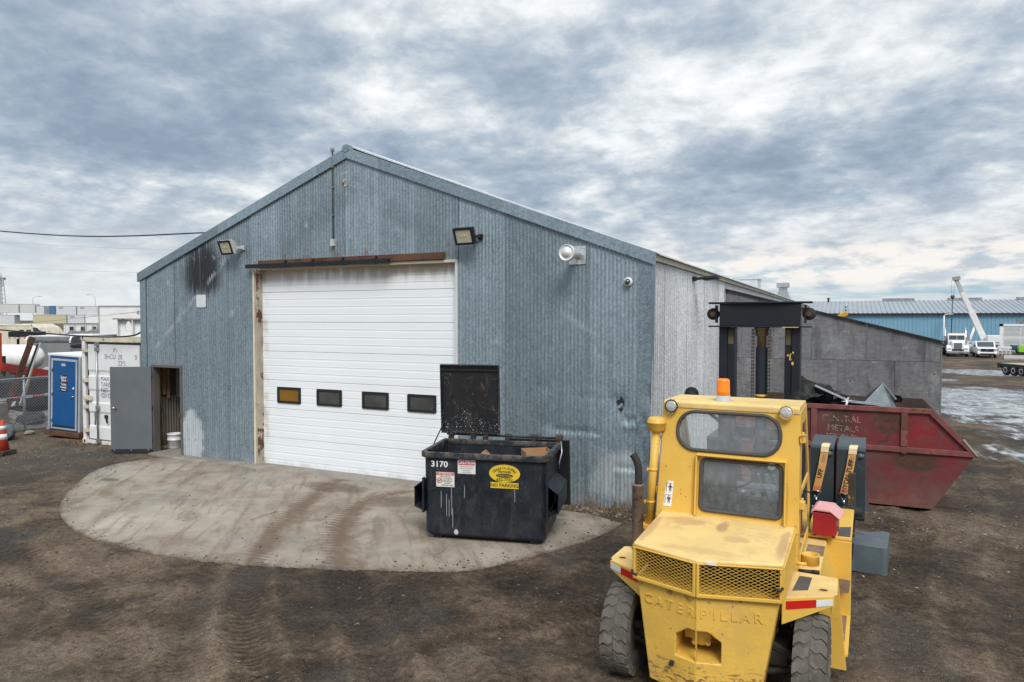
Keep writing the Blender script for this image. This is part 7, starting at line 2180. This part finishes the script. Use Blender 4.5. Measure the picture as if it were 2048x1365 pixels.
b = MB(); b.box(0, 4.2, 0, .2, .0, 1.0); b.build('boards', MAT['blue_far'], t)
p = at_line(-4, 7); q = at_line(46, 7)
t = thing('far_fence', 'wire fence in front of the site boxes', 'fence', (-110.6, 69.3, 0), R(25.4))
for i in range(5):
    b = MB(); b.cyl((i * 1.45, 0, -.2), (i * 1.45, 0, 2.45), .03, n=6); b.build('post', MAT['grey'], t)
b = MB(); b.cyl((0, 0, 2.4), (5.8, 0, 2.4), .025, n=6); b.build('rail', MAT['grey'], t)
b = MB()
for i in range(29): b.tube([(i * .2, .02, .1), (i * .2, .02, 2.4)], .008, 3, caps=False)
for k in range(8): b.tube([(0, .02, .2 + k * .3), (5.8, .02, .2 + k * .3)], .008, 3, caps=False)
tag(b.build('wire_mesh', MAT['mesh_wire'], t), kind='stuff')
db = mound('debris_bank', -128, -116, 78, 84, 1.1, paint('mixed_debris', (.16, .15, .15), .9, var=.5, vscale=1.5, dirt=((.30, .27, .25), .3)), 55)
tag(db, kind='structure')
for i, (x, y, h, s) in enumerate(((-270.8, 157.9, 11.1, 1.5), (-250.1, 167.8, 11.8, -1.5))):
    t = thing('street_lamp', ('left street lamp with its arm reaching right above the containers', 'right street lamp with its arm reaching left above the containers')[i], 'street lamp', (x, y, 0), R(27), 'street lamps on the skyline')
    b = MB(); b.tube([(0, 0, -.5), (0, 0, h - 1.1), (.1 * s, 0, h - .5), (.5 * s, 0, h - .1), (1.3 * s, 0, h)], [.11, .09, .08, .07, .06], 8); b.build('pole', MAT['grey_light'], t)
    b = MB(); b.obox((1.75 * s, 0, h + .01), (1.0, .3, .16)); b.build('lamp_head', MAT['grey'], t)
t = thing('lattice_mast', 'slender lattice radio mast at the far left skyline', 'mast', (-435.8, 237.0, 0), R(28))
b = MB()
for i in range(11):
    z0, z1 = i * 2.4, i * 2.4 + 2.4; a, c = 1.9 - z0 * .045, 1.9 - z1 * .045
    for s in (-1, 1):
        for q in (-1, 1): b.beam((s * a, q * a, z0), (s * c, q * c, z1), .22, .22)
        b.beam((s * a, -a, z0), (-s * c, -c, z1), .14, .14)
        b.beam((-a, s * a, z0), (c, s * a, z0), .14, .14)
b.build('lattice', MAT['steel'], t)
b = MB(); b.box(-1.6, 1.6, -1.6, 1.6, 25.0, 26.4); b.cyl((0, 0, 26), (0, 0, 29.0), .25, n=6)
b.build('platform', MAT['steel'], t)
for k in range(5):
    b = MB(); b.cyl((1.2, -1.2, 21.8 + k * 1.05), (2.1, -1.9, 21.8 + k * 1.05), .45, n=10); b.build('antenna', MAT['grey_light'], t)

# overhead lines
def cable(name, lab, pts, r, m, grp=None):
    t = thing(name, lab, 'cable', pts[0], 0, grp)
    o = Vector(pts[0])
    # Catenary-like: quadratic through the given points
    out = []
    P = [Vector(p) for p in pts]
    for i in range(len(P) - 1):
        p0 = P[max(i - 1, 0)]; p1 = P[i]; p2 = P[i + 1]; p3 = P[min(i + 2, len(P) - 1)]
        for k in range(10):
            u = k / 10
            out.append(.5 * ((2 * p1) + (p2 - p0) * u + (2 * p0 - 5 * p1 + 4 * p2 - p3) * u * u + (3 * p1 - p0 - 3 * p2 + p3) * u ** 3) - o)
    out.append(P[-1] - o)
    b = MB(); b.tube(out, r, 6); b.build('wire', m, t)
PX_CABLES = []
cable('power_cable', 'black overhead cable coming in to the left roof edge', [(-34.0, 9.9, 7.35), (-24.0, 10.8, 5.95), (-17.5, 11.1, 5.25), (-12.9, 11.22, 5.10)], .016, MAT['tinted'])
cable('drooping_cable', 'thick black cable drooping over the container to the shed corner', [(-25.0, 9.9, 3.55), (-21.2, 10.75, 2.98), (-18.0, 11.05, 2.79), (-16.4, 11.15, 2.74), (-15.35, 11.2, 2.78), (-15.0, 11.25, 2.92)], .020, MAT['tinted'])
cable('thin_cable', 'thin grey wire rising to the shed corner above the box trailer', [(-36.0, 16.0, 2.75), (-25.0, 13.4, 2.95), (-18.0, 11.9, 3.23), (-15.02, 11.25, 3.36)], .007, MAT['grey'])
GW = 'far overhead lines on the left'
cable('far_line', 'upper faint overhead line across the left sky', [(-92.0, 50.0, 12.3), (-75, 57, 11.4), (-50, 66, 10.9)], .012, MAT['grey'], GW)
cable('far_line', 'lower faint overhead line across the left sky', [(-92.0, 50.0, 9.3), (-75, 57, 8.6), (-50, 66, 8.2)], .012, MAT['grey'], GW)
# ------------------------------------------------------------------ blue warehouse on the right
WHY = 122.0
wz = -1.75
wh = thing('blue_warehouse', 'long blue metal warehouse with a grey ribbed roof and a door numbered 20', 'warehouse', (0, WHY, wz))
ex0, ex1 = -6.0, 74.0
eave, ridge, RY = 3.95, 6.15, WHY + 14
x = ex0; i = 0
while x < ex1:
    b = MB()
    w = 4.0
    pts = []
    k = int(w / .5)
    for j in range(k):
        a = x + j * .5
        pts += [(a, 0), (a + .30, 0), (a + .34, -.05), (a + .44, -.05), (a + .48, 0)]
    pts.append((x + w, 0))
    b.strip([[(q, WHY + d, z) for q, d in pts] for z in (wz - .3, eave)], False)
    b.build('wall_panel', MAT['bluewall'], wh, wc=True, fix=False)
    b = MB()
    rp = []
    for j in range(6):
        a = x + j * w / 6
        rp += [(a, 0), (a + .52, 0), (a + .56, .10), (a + .62, .10), (a + .66, 0)]
    b.strip([[(q, WHY - .4, eave - .02 + d) for q, d in rp], [(q, RY, ridge + d) for q, d in rp]], False)
    b.build('roof_panel', MAT['whroof'], wh, wc=True, fix=False)
    x += w; i += 1
b = MB(); b.box(ex0, ex1, WHY - .46, WHY - .40, eave - .25, eave - .02); b.build('gutter', MAT['dark'], wh, wc=True)
b = MB(); b.prism([(WHY, wz - .3), (WHY, eave - .05), (RY, ridge - .05), (RY + 14, eave - .05), (RY + 14, wz - .3)], 'X', ex0 - .05, ex0); b.build('gable_wall', MAT['bluewall'], wh, wc=True)
b = MB(); b.prism([(RY, ridge), (RY + 14.4, eave), (RY + 14.4, eave - .1), (RY, ridge - .1)], 'X', ex0, ex1); b.box(ex0, ex1, RY + 13.9, RY + 14, wz, eave - .1); b.build('rear_roof', MAT['whroof'], wh, wc=True)
for a, c in ((5.84, 10.55), (15.45, 20.1), (24.9, 29.6), (34.2, 38.9)):
    b = MB(); b.box(a, c, RY - .8, RY + .8, ridge - .3, ridge + .42); b.build('ridge_vent', MAT['steel'], wh, wc=True, bev=.03)
# door 20
b = MB(); b.box(20.3, 20.75, WHY - .1, WHY - .02, wz - .1, 2.35); b.box(27.0, 27.4, WHY - .1, WHY - .02, wz - .1, 2.35); b.box(20.3, 27.4, WHY - .1, WHY - .02, 2.0, 2.35); df = b.build('door_frame', MAT['white'], wh, wc=True)
for k in range(6):
    z0 = wz + .05 + k * .60
    b = MB(); b.box(20.75, 27.0, WHY - .07, WHY - .03, z0, z0 + .57); dsec = b.build('door_panel', MAT['white_far'], wh, wc=True)
    if k in (1, 2, 4, 5):
        for j in range(3):
            b = MB(); b.box(20.9 + j * 2.06, 22.75 + j * 2.06, WHY - .085, WHY - .07, z0 + .09, z0 + .48); o = b.build('window_pane', paint('milky_pane', (.42, .46, .46), .3, var=.08) if k == 1 and j == 0 else bpy.data.materials.get('milky_pane') or MAT['grey_light'], wh, wc=True)
text('door_number', '20', .95, MAT['wood'], wh, frame((22.75, -.12, 2.72 - wz), (1, 0, 0), (0, 0, 1)), .02, 1.1)
t = thing('flue_pipe', 'small capped flue on the left end of the warehouse roof', 'flue', (-2.6, RY - 1, ridge - .25), 0, 'flues on the warehouse roof')
b = MB(); b.cyl((0, 0, 0), (0, 0, .65), .16, n=10); b.cyl((0, 0, .65), (0, 0, .8), .28, n=10); b.build('pipe', MAT['dark'], t)
t = thing('flue_pipe', 'small grey flue low on the warehouse roof beside the yellow boom', 'flue', (.2, WHY + 2.0, eave + .25), 0, 'flues on the warehouse roof')
b = MB(); b.cyl((0, 0, 0), (0, 0, .75), .16, n=10); b.cyl((0, 0, .75), (0, 0, .95), .26, n=10); b.build('pipe', MAT['steel'], t)
t = thing('excavator', 'yellow excavator with only its raised boom top showing above the lean-to', 'excavator', (-.35, 104, -1.7), R(10))
EXM = paint('machine_orange_yellow', (.55, .30, .02), .5)
b = MB(); b.tube([(0, 0, 1.6), (-.8, 0, 3.6), (-.3, 0, 5.15), (.25, 0, 5.55)], [.3, .32, .28, .22], 8); b.build('boom', EXM, t)
b = MB(); b.obox((.25, 0, 5.35), (.9, .5, .55), (0, R(-25), 0)); b.build('boom_head', EXM, t, bev=.03)
b = MB(); b.box(-1.6, 1.5, -1.3, 1.3, 1.0, 2.3); b.box(-.2, 1.2, -1.2, -.2, 2.3, 3.1); b.build('house', EXM, t, bev=.05)
for s in (-1, 1):
    b = MB(); b.prism([(-1.9, .3), (-1.6, 0), (1.6, 0), (1.9, .3), (1.7, .85), (-1.7, .85)], 'Y', s * 1.3 - .3, s * 1.3 + .3); b.build('track', MAT['rubber_black'], t, bev=.03)

# semi truck, front view
def lx(D, px): return None
semi = thing('semi_truck', 'white conventional truck parked nose forward before the blue warehouse', 'truck', (12.62, 101.0, gzs(12.6, 101)), R(-2))
WV = paint('white_vehicle_paint', (.78, .79, .80), .25, var=.03)
b = MB(); b.prism([(0, .95), (0, 1.75), (.3, 1.88), (1.6, 2.0), (1.6, .95)], 'X', -.62, .62); hood_ = b.build('hood', WV, semi, bev=.06, seg=3)
b = MB(); b.prism([(1.6, .8), (1.6, 2.0), (1.85, 2.72), (2.2, 2.85), (3.2, 2.85), (3.2, .8)], 'X', -.92, .92); cb = b.build('cab', WV, semi, bev=.05, seg=3)
b = MB(); b.prism([(1.60, 2.08), (1.80, 2.62), (1.83, 2.60), (1.64, 2.06)], 'X', -.82, .82); b.build('windscreen', MAT['veh_glass'], semi)
b = MB(); b.box(-.012, .012, 1.58, 1.62, 2.08, 2.62); b.build('windscreen_divider', WV, semi)
for s in (-1, 1):
    b = MB(); b.prism([(-.05, .62), (-.02, 1.15), (.35, 1.42), (1.0, 1.42), (1.35, 1.05), (1.35, .75)], 'X', min(s * .62, s * 1.18), max(s * .62, s * 1.18)); fn = b.build('fender', WV, semi, bev=.08, seg=3)
    b = MB(); b.box(min(s * .72, s * 1.02), max(s * .72, s * 1.02), -.07, -.03, .92, 1.10); b.build('headlight', MAT['lens'], semi, bev=.02)
    b = MB(); b.lathe([(.25, -.15), (.48, -.15), (.53, -.1), (.53, .1), (.48, .15), (.25, .15)], (s * .98, .75, .53), 'X', 26); wl = b.build('wheel', MAT['rubber_black'], semi)
    b = MB(); b.cyl((s * 1.1, .75, .53), (s * 1.15, .75, .53), .26, n=16); b.build('rim', MAT['chrome'], wl)
    b = MB(); b.cyl((s * 1.1, 3.35, .8), (s * 1.1, 3.35, 3.6), .07, n=10); b.cyl((s * 1.1, 3.35, 1.6), (s * 1.1, 3.35, 2.8), .12, n=10); b.build('exhaust_stack', MAT['chrome'], semi)
    b = MB(); b.box(s * 1.28 - .09, s * 1.28 + .09, 1.6, 1.68, 1.95, 2.6); b.beam((s * .92, 1.7, 2.5), (s * 1.28, 1.64, 2.5), .03, .03); b.build('mirror', MAT['chrome'], semi)
    b = MB(); b.lathe([(.25, -.3), (.48, -.3), (.52, 0), (.48, .3), (.25, .3)], (s * .95, 5.5, .52), 'X', 22); b.build('rear_wheel', MAT['rubber_black'], semi)
b = MB(); b.box(-.42, .42, -.05, .02, .98, 1.75); gr = b.build('grille', MAT['chrome'], semi, bev=.02)
for i in range(7):
    b = MB(); b.box(-.36 + i * .115, -.32 + i * .115, -.062, -.05, 1.03, 1.70); b.build('grille_slot', MAT['dark'], gr)
b = MB(); b.box(-1.2, 1.2, -.30, -.08, .42, .74); b.build('bumper', MAT['steel'], semi, bev=.04)
for i in range(5):
    b = MB(); b.box(-.75 + i * .375 - .06, -.75 + i * .375 + .06, 2.0, 2.12, 2.85, 2.95); b.build('marker_lamp', MAT['orange_lens'], semi)
b = MB(); b.box(-.45, .45, 3.2, 7.5, .75, 1.05); b.box(-1.25, 1.25, 3.9, 9.0, 1.15, 1.40); b.build('rear_deck', MAT['dark'], semi)
b = MB(); b.box(-1.2, 1.2, 3.6, 3.7, 1.4, 2.6); b.build('headboard', MAT['steel'], semi)

pk = thing('pickup_truck', 'white pickup parked facing the yard right of the white truck', 'pickup', (15.45, 99.8, gzs(15.4, 99.8)), R(-2))
b = MB(); b.prism([(0, .45), (0, 1.05), (.1, 1.20), (1.35, 1.30), (2.05, 1.90), (3.9, 1.92), (4.1, 1.32), (5.8, 1.32), (5.8, .5)], 'X', -1.0, 1.0); b.build('body', WV, pk, bev=.09, seg=3)
b = MB(); b.prism([(1.30, 1.30), (2.0, 1.875), (2.03, 1.86), (1.34, 1.28)], 'X', -.84, .84); b.build('windscreen', MAT['veh_glass'], pk)
b = MB(); b.box(-.66, .66, -.03, .01, .74, 1.12); gr = b.build('grille', MAT['black'], pk, bev=.02)
b = MB(); b.box(-.55, .55, -.04, -.03, .96, .99); b.build('grille_bar', MAT['dark'], gr)
b = MB(); b.plate(ellipse(0, .975, .14, .06, 18), [], .01, frame((0, -.045, 0), (1, 0, 0), (0, 0, 1))); b.build('badge', MAT['blue_far'], gr)
for s in (-1, 1):
    b = MB(); b.box(min(s * .64, s * .98), max(s * .64, s * .98), -.025, .02, .88, 1.12); b.build('headlight', MAT['lens'], pk, bev=.02)
    b = MB(); b.lathe([(.2, -.12), (.36, -.12), (.40, 0), (.36, .12), (.2, .12)], (s * .88, .85, .40), 'X', 22); b.build('wheel', MAT['rubber_black'], pk)
    b = MB(); b.lathe([(.2, -.12), (.36, -.12), (.40, 0), (.36, .12), (.2, .12)], (s * .88, 4.6, .40), 'X', 22); b.build('wheel', MAT['rubber_black'], pk)
    b = MB(); b.box(s * 1.12 - .11, s * 1.12 + .11, 1.5, 1.58, 1.28, 1.50); b.build('mirror', MAT['black'], pk, bev=.02)
b = MB(); b.box(-.98, .98, -.10, .03, .45, .70); b.build('bumper', WV, pk, bev=.04)
b = MB(); b.box(-.75, .75, -.11, -.095, .36, .56); b.build('lower_intake', MAT['black'], pk)

cr_ = thing('crane_truck', 'white crane truck with its long boom raised over the parked pickups', 'crane', (16.9, 111.5, gzs(16.9, 111)), 0)
def cw_(p): return tuple(Vector(p) - Vector(cr_.location))
tip, root = Vector((13.55, 111.8, 8.55)), Vector((17.15, 112.3, -.05))
dv = tip - root
for i, (a, c, w, h) in enumerate(((0, .48, .62, .72), (.40, .78, .50, .58), (.70, 1.0, .40, .46))):
    b = MB(); b.beam(cw_(root + dv * a), cw_(root + dv * c), h, w, (0, 1, 0)); b.build('boom_section', MAT['white'] if i < 2 else MAT['grey_light'], cr_, bev=.03)
b = MB(); b.beam(cw_(tip + Vector((.5, 0, .1))), cw_(tip + Vector((-.35, 0, -.05))), .5, .7, (0, 1, 0)); b.build('boom_head', MAT['grey'], cr_, bev=.03)
b = MB(); b.beam(cw_(root + dv * .18 + Vector((.36, -.05, .1))), cw_(root + dv * .34 + Vector((.36, -.05, .1))), .1, .05, (0, 1, 0)); b.build('boom_lettering', MAT['ink_grey'], cr_)
b = MB(); b.cyl(cw_((14.9, 112.0, -1.0)), cw_(root + dv * .30), .16, n=12); b.build('lift_ram', MAT['white'], cr_)
b = MB(); b.box(-4.2, 1.8, -.9, 1.2, .9, 1.25); b.box(-1.4, 1.6, -1.0, 1.2, 1.25, 1.55); b.build('chassis', MAT['white_far'], cr_, bev=.03)
b = MB(); b.prism([(-4.4, .8), (-2.6, .8), (-2.6, 2.1), (-3.9, 2.1), (-4.4, 1.4)], 'Y', -1.0, 1.0); b.build('cab', MAT['white'], cr_, bev=.06)
b = MB(); b.prism([(-4.2, 1.45), (-3.85, 2.0), (-3.0, 2.0), (-3.0, 1.45)], 'Y', -1.02, -1.0); b.build('cab_window', MAT['veh_glass'], cr_)
b = MB(); b.box(.2, 1.6, -1.1, .2, 1.6, 2.5); b.build('operator_cab', MAT['white'], cr_, bev=.06)
for x in (-3.6, -.8, .8):
    b = MB(); b.lathe([(.2, -.15), (.46, -.15), (.5, 0), (.46, .15), (.2, .15)], (x, -.85, .5), 'Y', 20); b.build('wheel', MAT['rubber_black'], cr_)
b = MB(); b.beam((-2.0, -.9, .9), (-2.9, -1.6, .1), .16, .16); b.build('outrigger', MAT['white'], cr_)
for dx in (-.12, .12):
    b = MB(); b.cyl(cw_((13.25 + dx * 1.6, 111.7, 8.35)), cw_((13.22 + dx, 111.7, 6.25)), .018, n=5); b.build('hoist_rope', MAT['grey'], cr_)
b = MB(); b.lathe([(0, 5.75), (.12, 5.8), (.26, 6.05), (.26, 6.2), (.12, 6.32), (0, 6.32)], cw_((13.22, 111.7, 0)), n=16); hb = b.build('hook_block', paint('hook_brown', (.12, .08, .06), .6), cr_)
b = MB(); b.cyl(cw_((13.22, 111.7, 5.78)), cw_((13.15, 111.7, .4)), .055, n=8); b.build('hanging_sling', paint('sling_dark', (.05, .05, .08), .7), cr_)
t = thing('light_pole', 'thin white pole with a short arm in front of the blue wall', 'pole', (13.25, 120.6, wz), 0)
b = MB(); b.cyl((0, 0, 0), (0, 0, 5.3), .09, n=8); b.tube([(0, 0, 5.2), (.15, 0, 5.45), (.6, 0, 5.55)], .06, 8); b.build('pole', MAT['white'], t)
b = MB(); b.obox((.85, 0, 5.55), (.6, .25, .14)); b.build('lamp_head', MAT['white'], t)

# clutter at the foot of the warehouse
t = thing('white_car', 'white car body half hidden between the truck and the pickup', 'car', (15.9, 113.6, gzs(14, 113)), R(10))
b = MB(); b.prism([(-.9, .3), (-.95, .9), (-.7, 1.0), (-.55, 1.5), (.55, 1.5), (.7, 1.0), (.95, .9), (.9, .3)], 'Y', 0, 4.2); b.build('body', WV, t, bev=.06)
b = MB(); b.prism([(-.62, 1.03), (-.5, 1.45), (.5, 1.45), (.62, 1.03)], 'Y', -.02, 0.0); b.build('windscreen', MAT['veh_glass'], t)
for s in (-.75, .75):
    b = MB(); b.cyl((s - .1, .7, .32), (s + .1, .7, .32), .32, n=18); b.build('wheel', MAT['rubber_black'], t)
t = thing('pipe_rack', 'low white pipe rack right of the white pickup', 'rack', (17.4, 107.8, gzs(17.6, 107)), R(-2))
RS = 1
for i in range(5):
    b = MB(); b.box(i * .42, i * .42 + .1, 0, .1, 0, .95); b.build('upright', MAT['white_far'], t)
for z in (.25, .85):
    b = MB(); b.box(0, 1.9, -.06, 0, z, z + .1); b.build('rail', MAT['white_far'], t)
b = MB()
for i in range(4): b.cyl((.1, .3 + i * .2, 1.0), (1.9, .3 + i * .2, 1.02), .07, n=8)
tag(b.build('pipes', MAT['white'], t), kind='stuff')
t = thing('blue_pickup', 'dark blue pickup far right behind the lime green box', 'pickup', (25.5, 112.5, gzs(20, 112)), R(88))
b = MB(); b.prism([(0, .5), (0, 1.1), (1.4, 1.2), (2.0, 1.8), (3.4, 1.8), (3.5, 1.2), (5.4, 1.2), (5.4, .5)], 'X', -.95, .95); b.build('body', paint('dark_blue_car', (.03, .07, .17), .3), t, bev=.08)
b = MB(); b.prism([(1.55, 1.25), (2.05, 1.72), (3.3, 1.72), (3.35, 1.25)], 'X', .94, .965); b.build('side_glass', MAT['veh_glass'], t)
for y in (1.0, 4.4):
    for s in (-1, 1):
        b = MB(); b.lathe([(.15, -.13), (.37, -.13), (.42, 0), (.37, .13), (.15, .13)], (s * .86, y, .42), 'X', 20); b.build('wheel', MAT['rubber_black'], t)
t = thing('lime_box', 'lime green machine box at the right edge', 'machine', (20.5, 110.3, gzs(20, 110)), R(-3))
b = MB(); b.prism([(0, .35), (2.4, .35), (2.4, 1.3), (.35, 1.25), (0, .95)], 'Y', 0, 1.6); b.build('body', MAT['green'], t, bev=.05)
b = MB(); b.box(.0, 2.4, -.05, 1.6, 0, .35); b.build('base', MAT['dark'], t)
b = MB(); b.box(.75, 1.1, -.12, .0, .55, .95); b.build('hatch', MAT['black'], t)
t = thing('concrete_barrier', 'pale concrete barrier lying across the yard at right', 'barrier', (16.7, 97.6, gzs(16.7, 97.6)), R(2))
b = MB(); b.prism([(-.3, 0), (.3, 0), (.3, .2), (.15, .28), (.1, .5), (-.1, .5), (-.15, .28), (-.3, .2)], 'X', 0, 4.6); b.build('block', paint('pale_precast', (.38, .38, .37), .85), t, bev=.01)

t = thing('flatbed_trailer', 'flatbed trailer with three axles at the right edge of the yard', 'trailer', (11.15, 65.3, gzs(11, 65)), R(-66))
b = MB(); b.box(0, 9.5, -.2, 2.3, .80, .90)
b.build('deck', paint('grey_deck_boards', (.42, .37, .31), .9, var=.2), t)
b = MB(); b.box(.0, 9.5, -.24, -.16, .66, .87); b.box(-.35, .02, -.22, 2.3, .52, .88); b.box(0, 9.5, .5, .65, .55, .8); b.box(0, 9.5, 1.5, 1.65, .55, .8); b.build('frame', MAT['dark'], t, bev=.01)
for i in range(3):
    b = MB(); b.lathe([(.16, -.11), (.36, -.12), (.40, -.06), (.40, .06), (.36, .12), (.16, .11)], (.65 + i * .86, -.14, .40), 'Y', 24); wl = b.build('wheel', MAT['rubber_black'], t)
    b = MB(); b.lathe([(0, -.09), (.08, -.10), (.20, -.115), (.22, -.10)], (.65 + i * .86, -.14, .40), 'Y', 20); b.build('rim', MAT['white'], wl)
b = MB(); b.box(3.4, 3.6, .3, .5, .0, .66); b.box(2.9, 3.4, -.35, -.25, .55, .75); b.build('landing_leg', MAT['dark'], t)

# ------------------------------------------------------------------ loose stones, straw and litter
def stones(name, n_, fx, mat, smin, smax, seed):
    r = np.random.RandomState(seed)
    V_, F_ = [], []
    base = np.array([(1, 0, 0), (-1, 0, 0), (0, 1, 0), (0, -1, 0), (0, 0, 1), (0, 0, -.4), (.65, .65, .45), (-.65, .65, .45), (-.65, -.65, .45), (.65, -.65, .45)])
    tri = [(4, 6, 7), (4, 7, 8), (4, 8, 9), (4, 9, 6), (6, 0, 2), (6, 2, 7), (7, 2, 1), (7, 1, 8), (8, 1, 3), (8, 3, 9), (9, 3, 0), (9, 0, 6)]
    k = 0
    while k < n_:
        x, y = fx(r)
        s = smin + (smax - smin) * r.rand() ** 3.2
        a = r.rand() * 6.28
        q = base * (1 + r.uniform(-.22, .22, base.shape)) * s * np.array([1, .6 + .4 * r.rand(), .45 + .35 * r.rand()])
        c, sn = math.cos(a), math.sin(a)
        q = np.stack([q[:, 0] * c - q[:, 1] * sn, q[:, 0] * sn + q[:, 1] * c, q[:, 2]], -1)
        o = len(V_) * 1
        z = ground_z(x, y)
        V_.extend((q + np.array([x, y, z + s * .12])).tolist())
        F_.extend([(a_ + k * 10, b_ + k * 10, c_ + k * 10) for a_, b_, c_ in tri])
        k += 1
    me = bpy.data.meshes.new(name); me.from_pydata(V_, [], F_); me.materials.append(mat); me.update()
    return tag(link(name, me), kind='stuff')
def ground_z(x, y):
    i = min(max(np.searchsorted(gx, x) - 1, 0), len(gx) - 2); j = min(max(np.searchsorted(gy, y) - 1, 0), len(gy) - 2)
    u = (x - gx[i]) / (gx[i + 1] - gx[i]); v = (y - gy[j]) / (gy[j + 1] - gy[j])
    return (Z[j, i] * (1 - u) + Z[j, i + 1] * u) * (1 - v) + (Z[j + 1, i] * (1 - u) + Z[j + 1, i + 1] * u) * v
def stone_mat(name, a, c, d):
    m, n = new_mat(name)
    p = n.node('ShaderNodeNewGeometry').outputs['Position']
    q = n.voronoi(p, 11, 'F1', 1)
    col = n.ramp(n.xyz(q)[0], [(.1, a), (.6, c), (.95, d)])
    finish(n, col, .85, 0, n.noise(p, 60, 4), .004)
    return m
SM = stone_mat('yard_stones', (.035, .029, .024), (.068, .056, .045), (.15, .13, .108))
GM = stone_mat('edge_gravel', (.06, .053, .046), (.12, .107, .095), (.26, .238, .212))
def yard(r):
    while True:
        x = r.uniform(-16, 5); y = 4.2 + 10 * r.rand() ** 1.6
        if not inside(np.array([x]), np.array([y]), AP)[0] and not (y > 11.1 and x < -2.8): return x, y
stones('loose_stones', 9000, yard, SM, .005, .022, 1)
def rightyard(r):
    while True:
        x = r.uniform(-2.6, 5.5); y = r.uniform(9.3, 17)
        if not (y > 13.3 and y < 15.2 and x < 1.5) and (r.rand() < .35 or abs(y - 12.6 - .2 * math.sin(x * 2)) < .9): return x, y
stones('gravel_by_skip', 2600, rightyard, GM, .007, .028, 2)
def foot(r):
    x = -2.75 - 3.9 * r.rand() ** 1.3
    return (x, 11.06 - .34 * r.rand() ** 1.5 * (1 if x > -4.5 else .4))
stones('wall_foot_gravel', 900, foot, GM, .010, .050, 3)
def leftyard(r):
    return r.uniform(-21, -14.9), r.uniform(8.5, 11.5)
stones('left_yard_gravel', 2200, leftyard, GM, .008, .026, 4)
_oz0 = ground_z
def ground_z(x, y): return .22 + .14 * float(fbm(np.array(x), np.array(y), .6, 2, 41)) * 1.6
stones('bank_gravel', 2600, lambda r: (r.uniform(-23.6, -21.2), r.uniform(11.0, 15.0)), GM, .015, .06, 8)
ground_z = _oz0
def apr(r):
    while True:
        x = r.uniform(-14, -3.2); y = r.uniform(6.5, 11.1)
        if inside(np.array([x]), np.array([y]), AP)[0]: return x, y
_oz = ground_z
def ground_z(x, y): return .028 if inside(np.array([x]), np.array([y]), AP)[0] else _oz(x, y)
stones('grit_on_apron', 420, apr, SM, .005, .018, 5)
def edge_pt(r):
    while True:
        k = r.randint(0, len(AP)); a = AP[k] + (np.array([-8.8, 9.4]) - AP[k]) * abs(r.normal(0, .045))
        if a[1] < 10.6: return a[0], a[1]
stones('grit_at_apron_edge', 450, edge_pt, SM, .005, .020, 6)
def straw(name, n_, fx, seed, hmin, hmax):
    r = random.Random(seed); b = MB()
    for i in range(n_):
        x, y = fx(r); z = max(0, ground_z(x, y))
        a = r.uniform(0, 6.28); h = r.uniform(hmin, hmax); lean_ = r.uniform(.2, 1.6)
        d = Vector((math.cos(a) * lean_, math.sin(a) * lean_ * .5, 1)).normalized() * h
        w = Vector((-math.sin(a), math.cos(a), 0)) * .004
        m_ = Vector((x, y, z)) + d * .55 + Vector((0, 0, h * .08))
        b.poly([Vector((x, y, z)) - w, Vector((x, y, z)) + w, m_ + w * .8, m_ - w * .8]); b.poly([m_ - w * .8, m_ + w * .8, Vector((x, y, z)) + d])
    return tag(b.build(name, MAT['straw'], fix=False), kind='stuff')
straw('dry_weeds', 210, lambda r: (r.choice([-3.35, -2.95, -3.15, -3.7, -4.55]) + r.gauss(0, .09), 11.05 + r.uniform(-.1, .06)), 1, .08, .42)
straw('straw_litter', 600, lambda r: (-4.9 + 2.1 * r.random(), 11.0 + r.uniform(-.22, .08)), 2, .03, .10)
straw('straw_by_container', 260, lambda r: (r.uniform(-18.3, -15.8), 11.32 + r.uniform(-.2, .05)), 3, .03, .12)
straw('straw_by_side_door', 160, lambda r: (r.uniform(-13.7, -11.5), 11.08 + r.uniform(-.12, .06)), 4, .03, .09)
# broom and bucket in the doorway
t = thing('push_broom', 'wooden broom standing just inside the open side door', 'broom', (-14.80, 11.60, .055), R(80))
b = MB(); b.cyl((0, .02, .06), (.03, .18, 1.15), .014, n=8); b.build('handle', MAT['wood'], t)
b = MB(); b.box(-.13, .13, -.03, .03, .0, .07); b.build('head', MAT['straw'], t)
t = thing('white_pail', 'white plastic pail standing inside the side door', 'bucket', (-14.60, 11.72, .055), R(50))
b = MB(); b.lathe([(.13, 0), (.15, .02), (.155, .20), (.168, .205), (.168, .225), (.16, .23), (.162, .33), (.175, .335), (.175, .36), (.15, .36), (.14, .05), (0, .05)], n=26); b.build('pail', paint('white_plastic', (.62, .64, .66), .4, var=.06), t)
b = MB(); b.plate([(-.06, .08), (.06, .08), (.06, .13), (-.06, .13)], [], .004, frame((0, -.156, 0), (1, 0, 0), (0, 0, 1))); b.build('pail_label', MAT['ink_grey'], t)
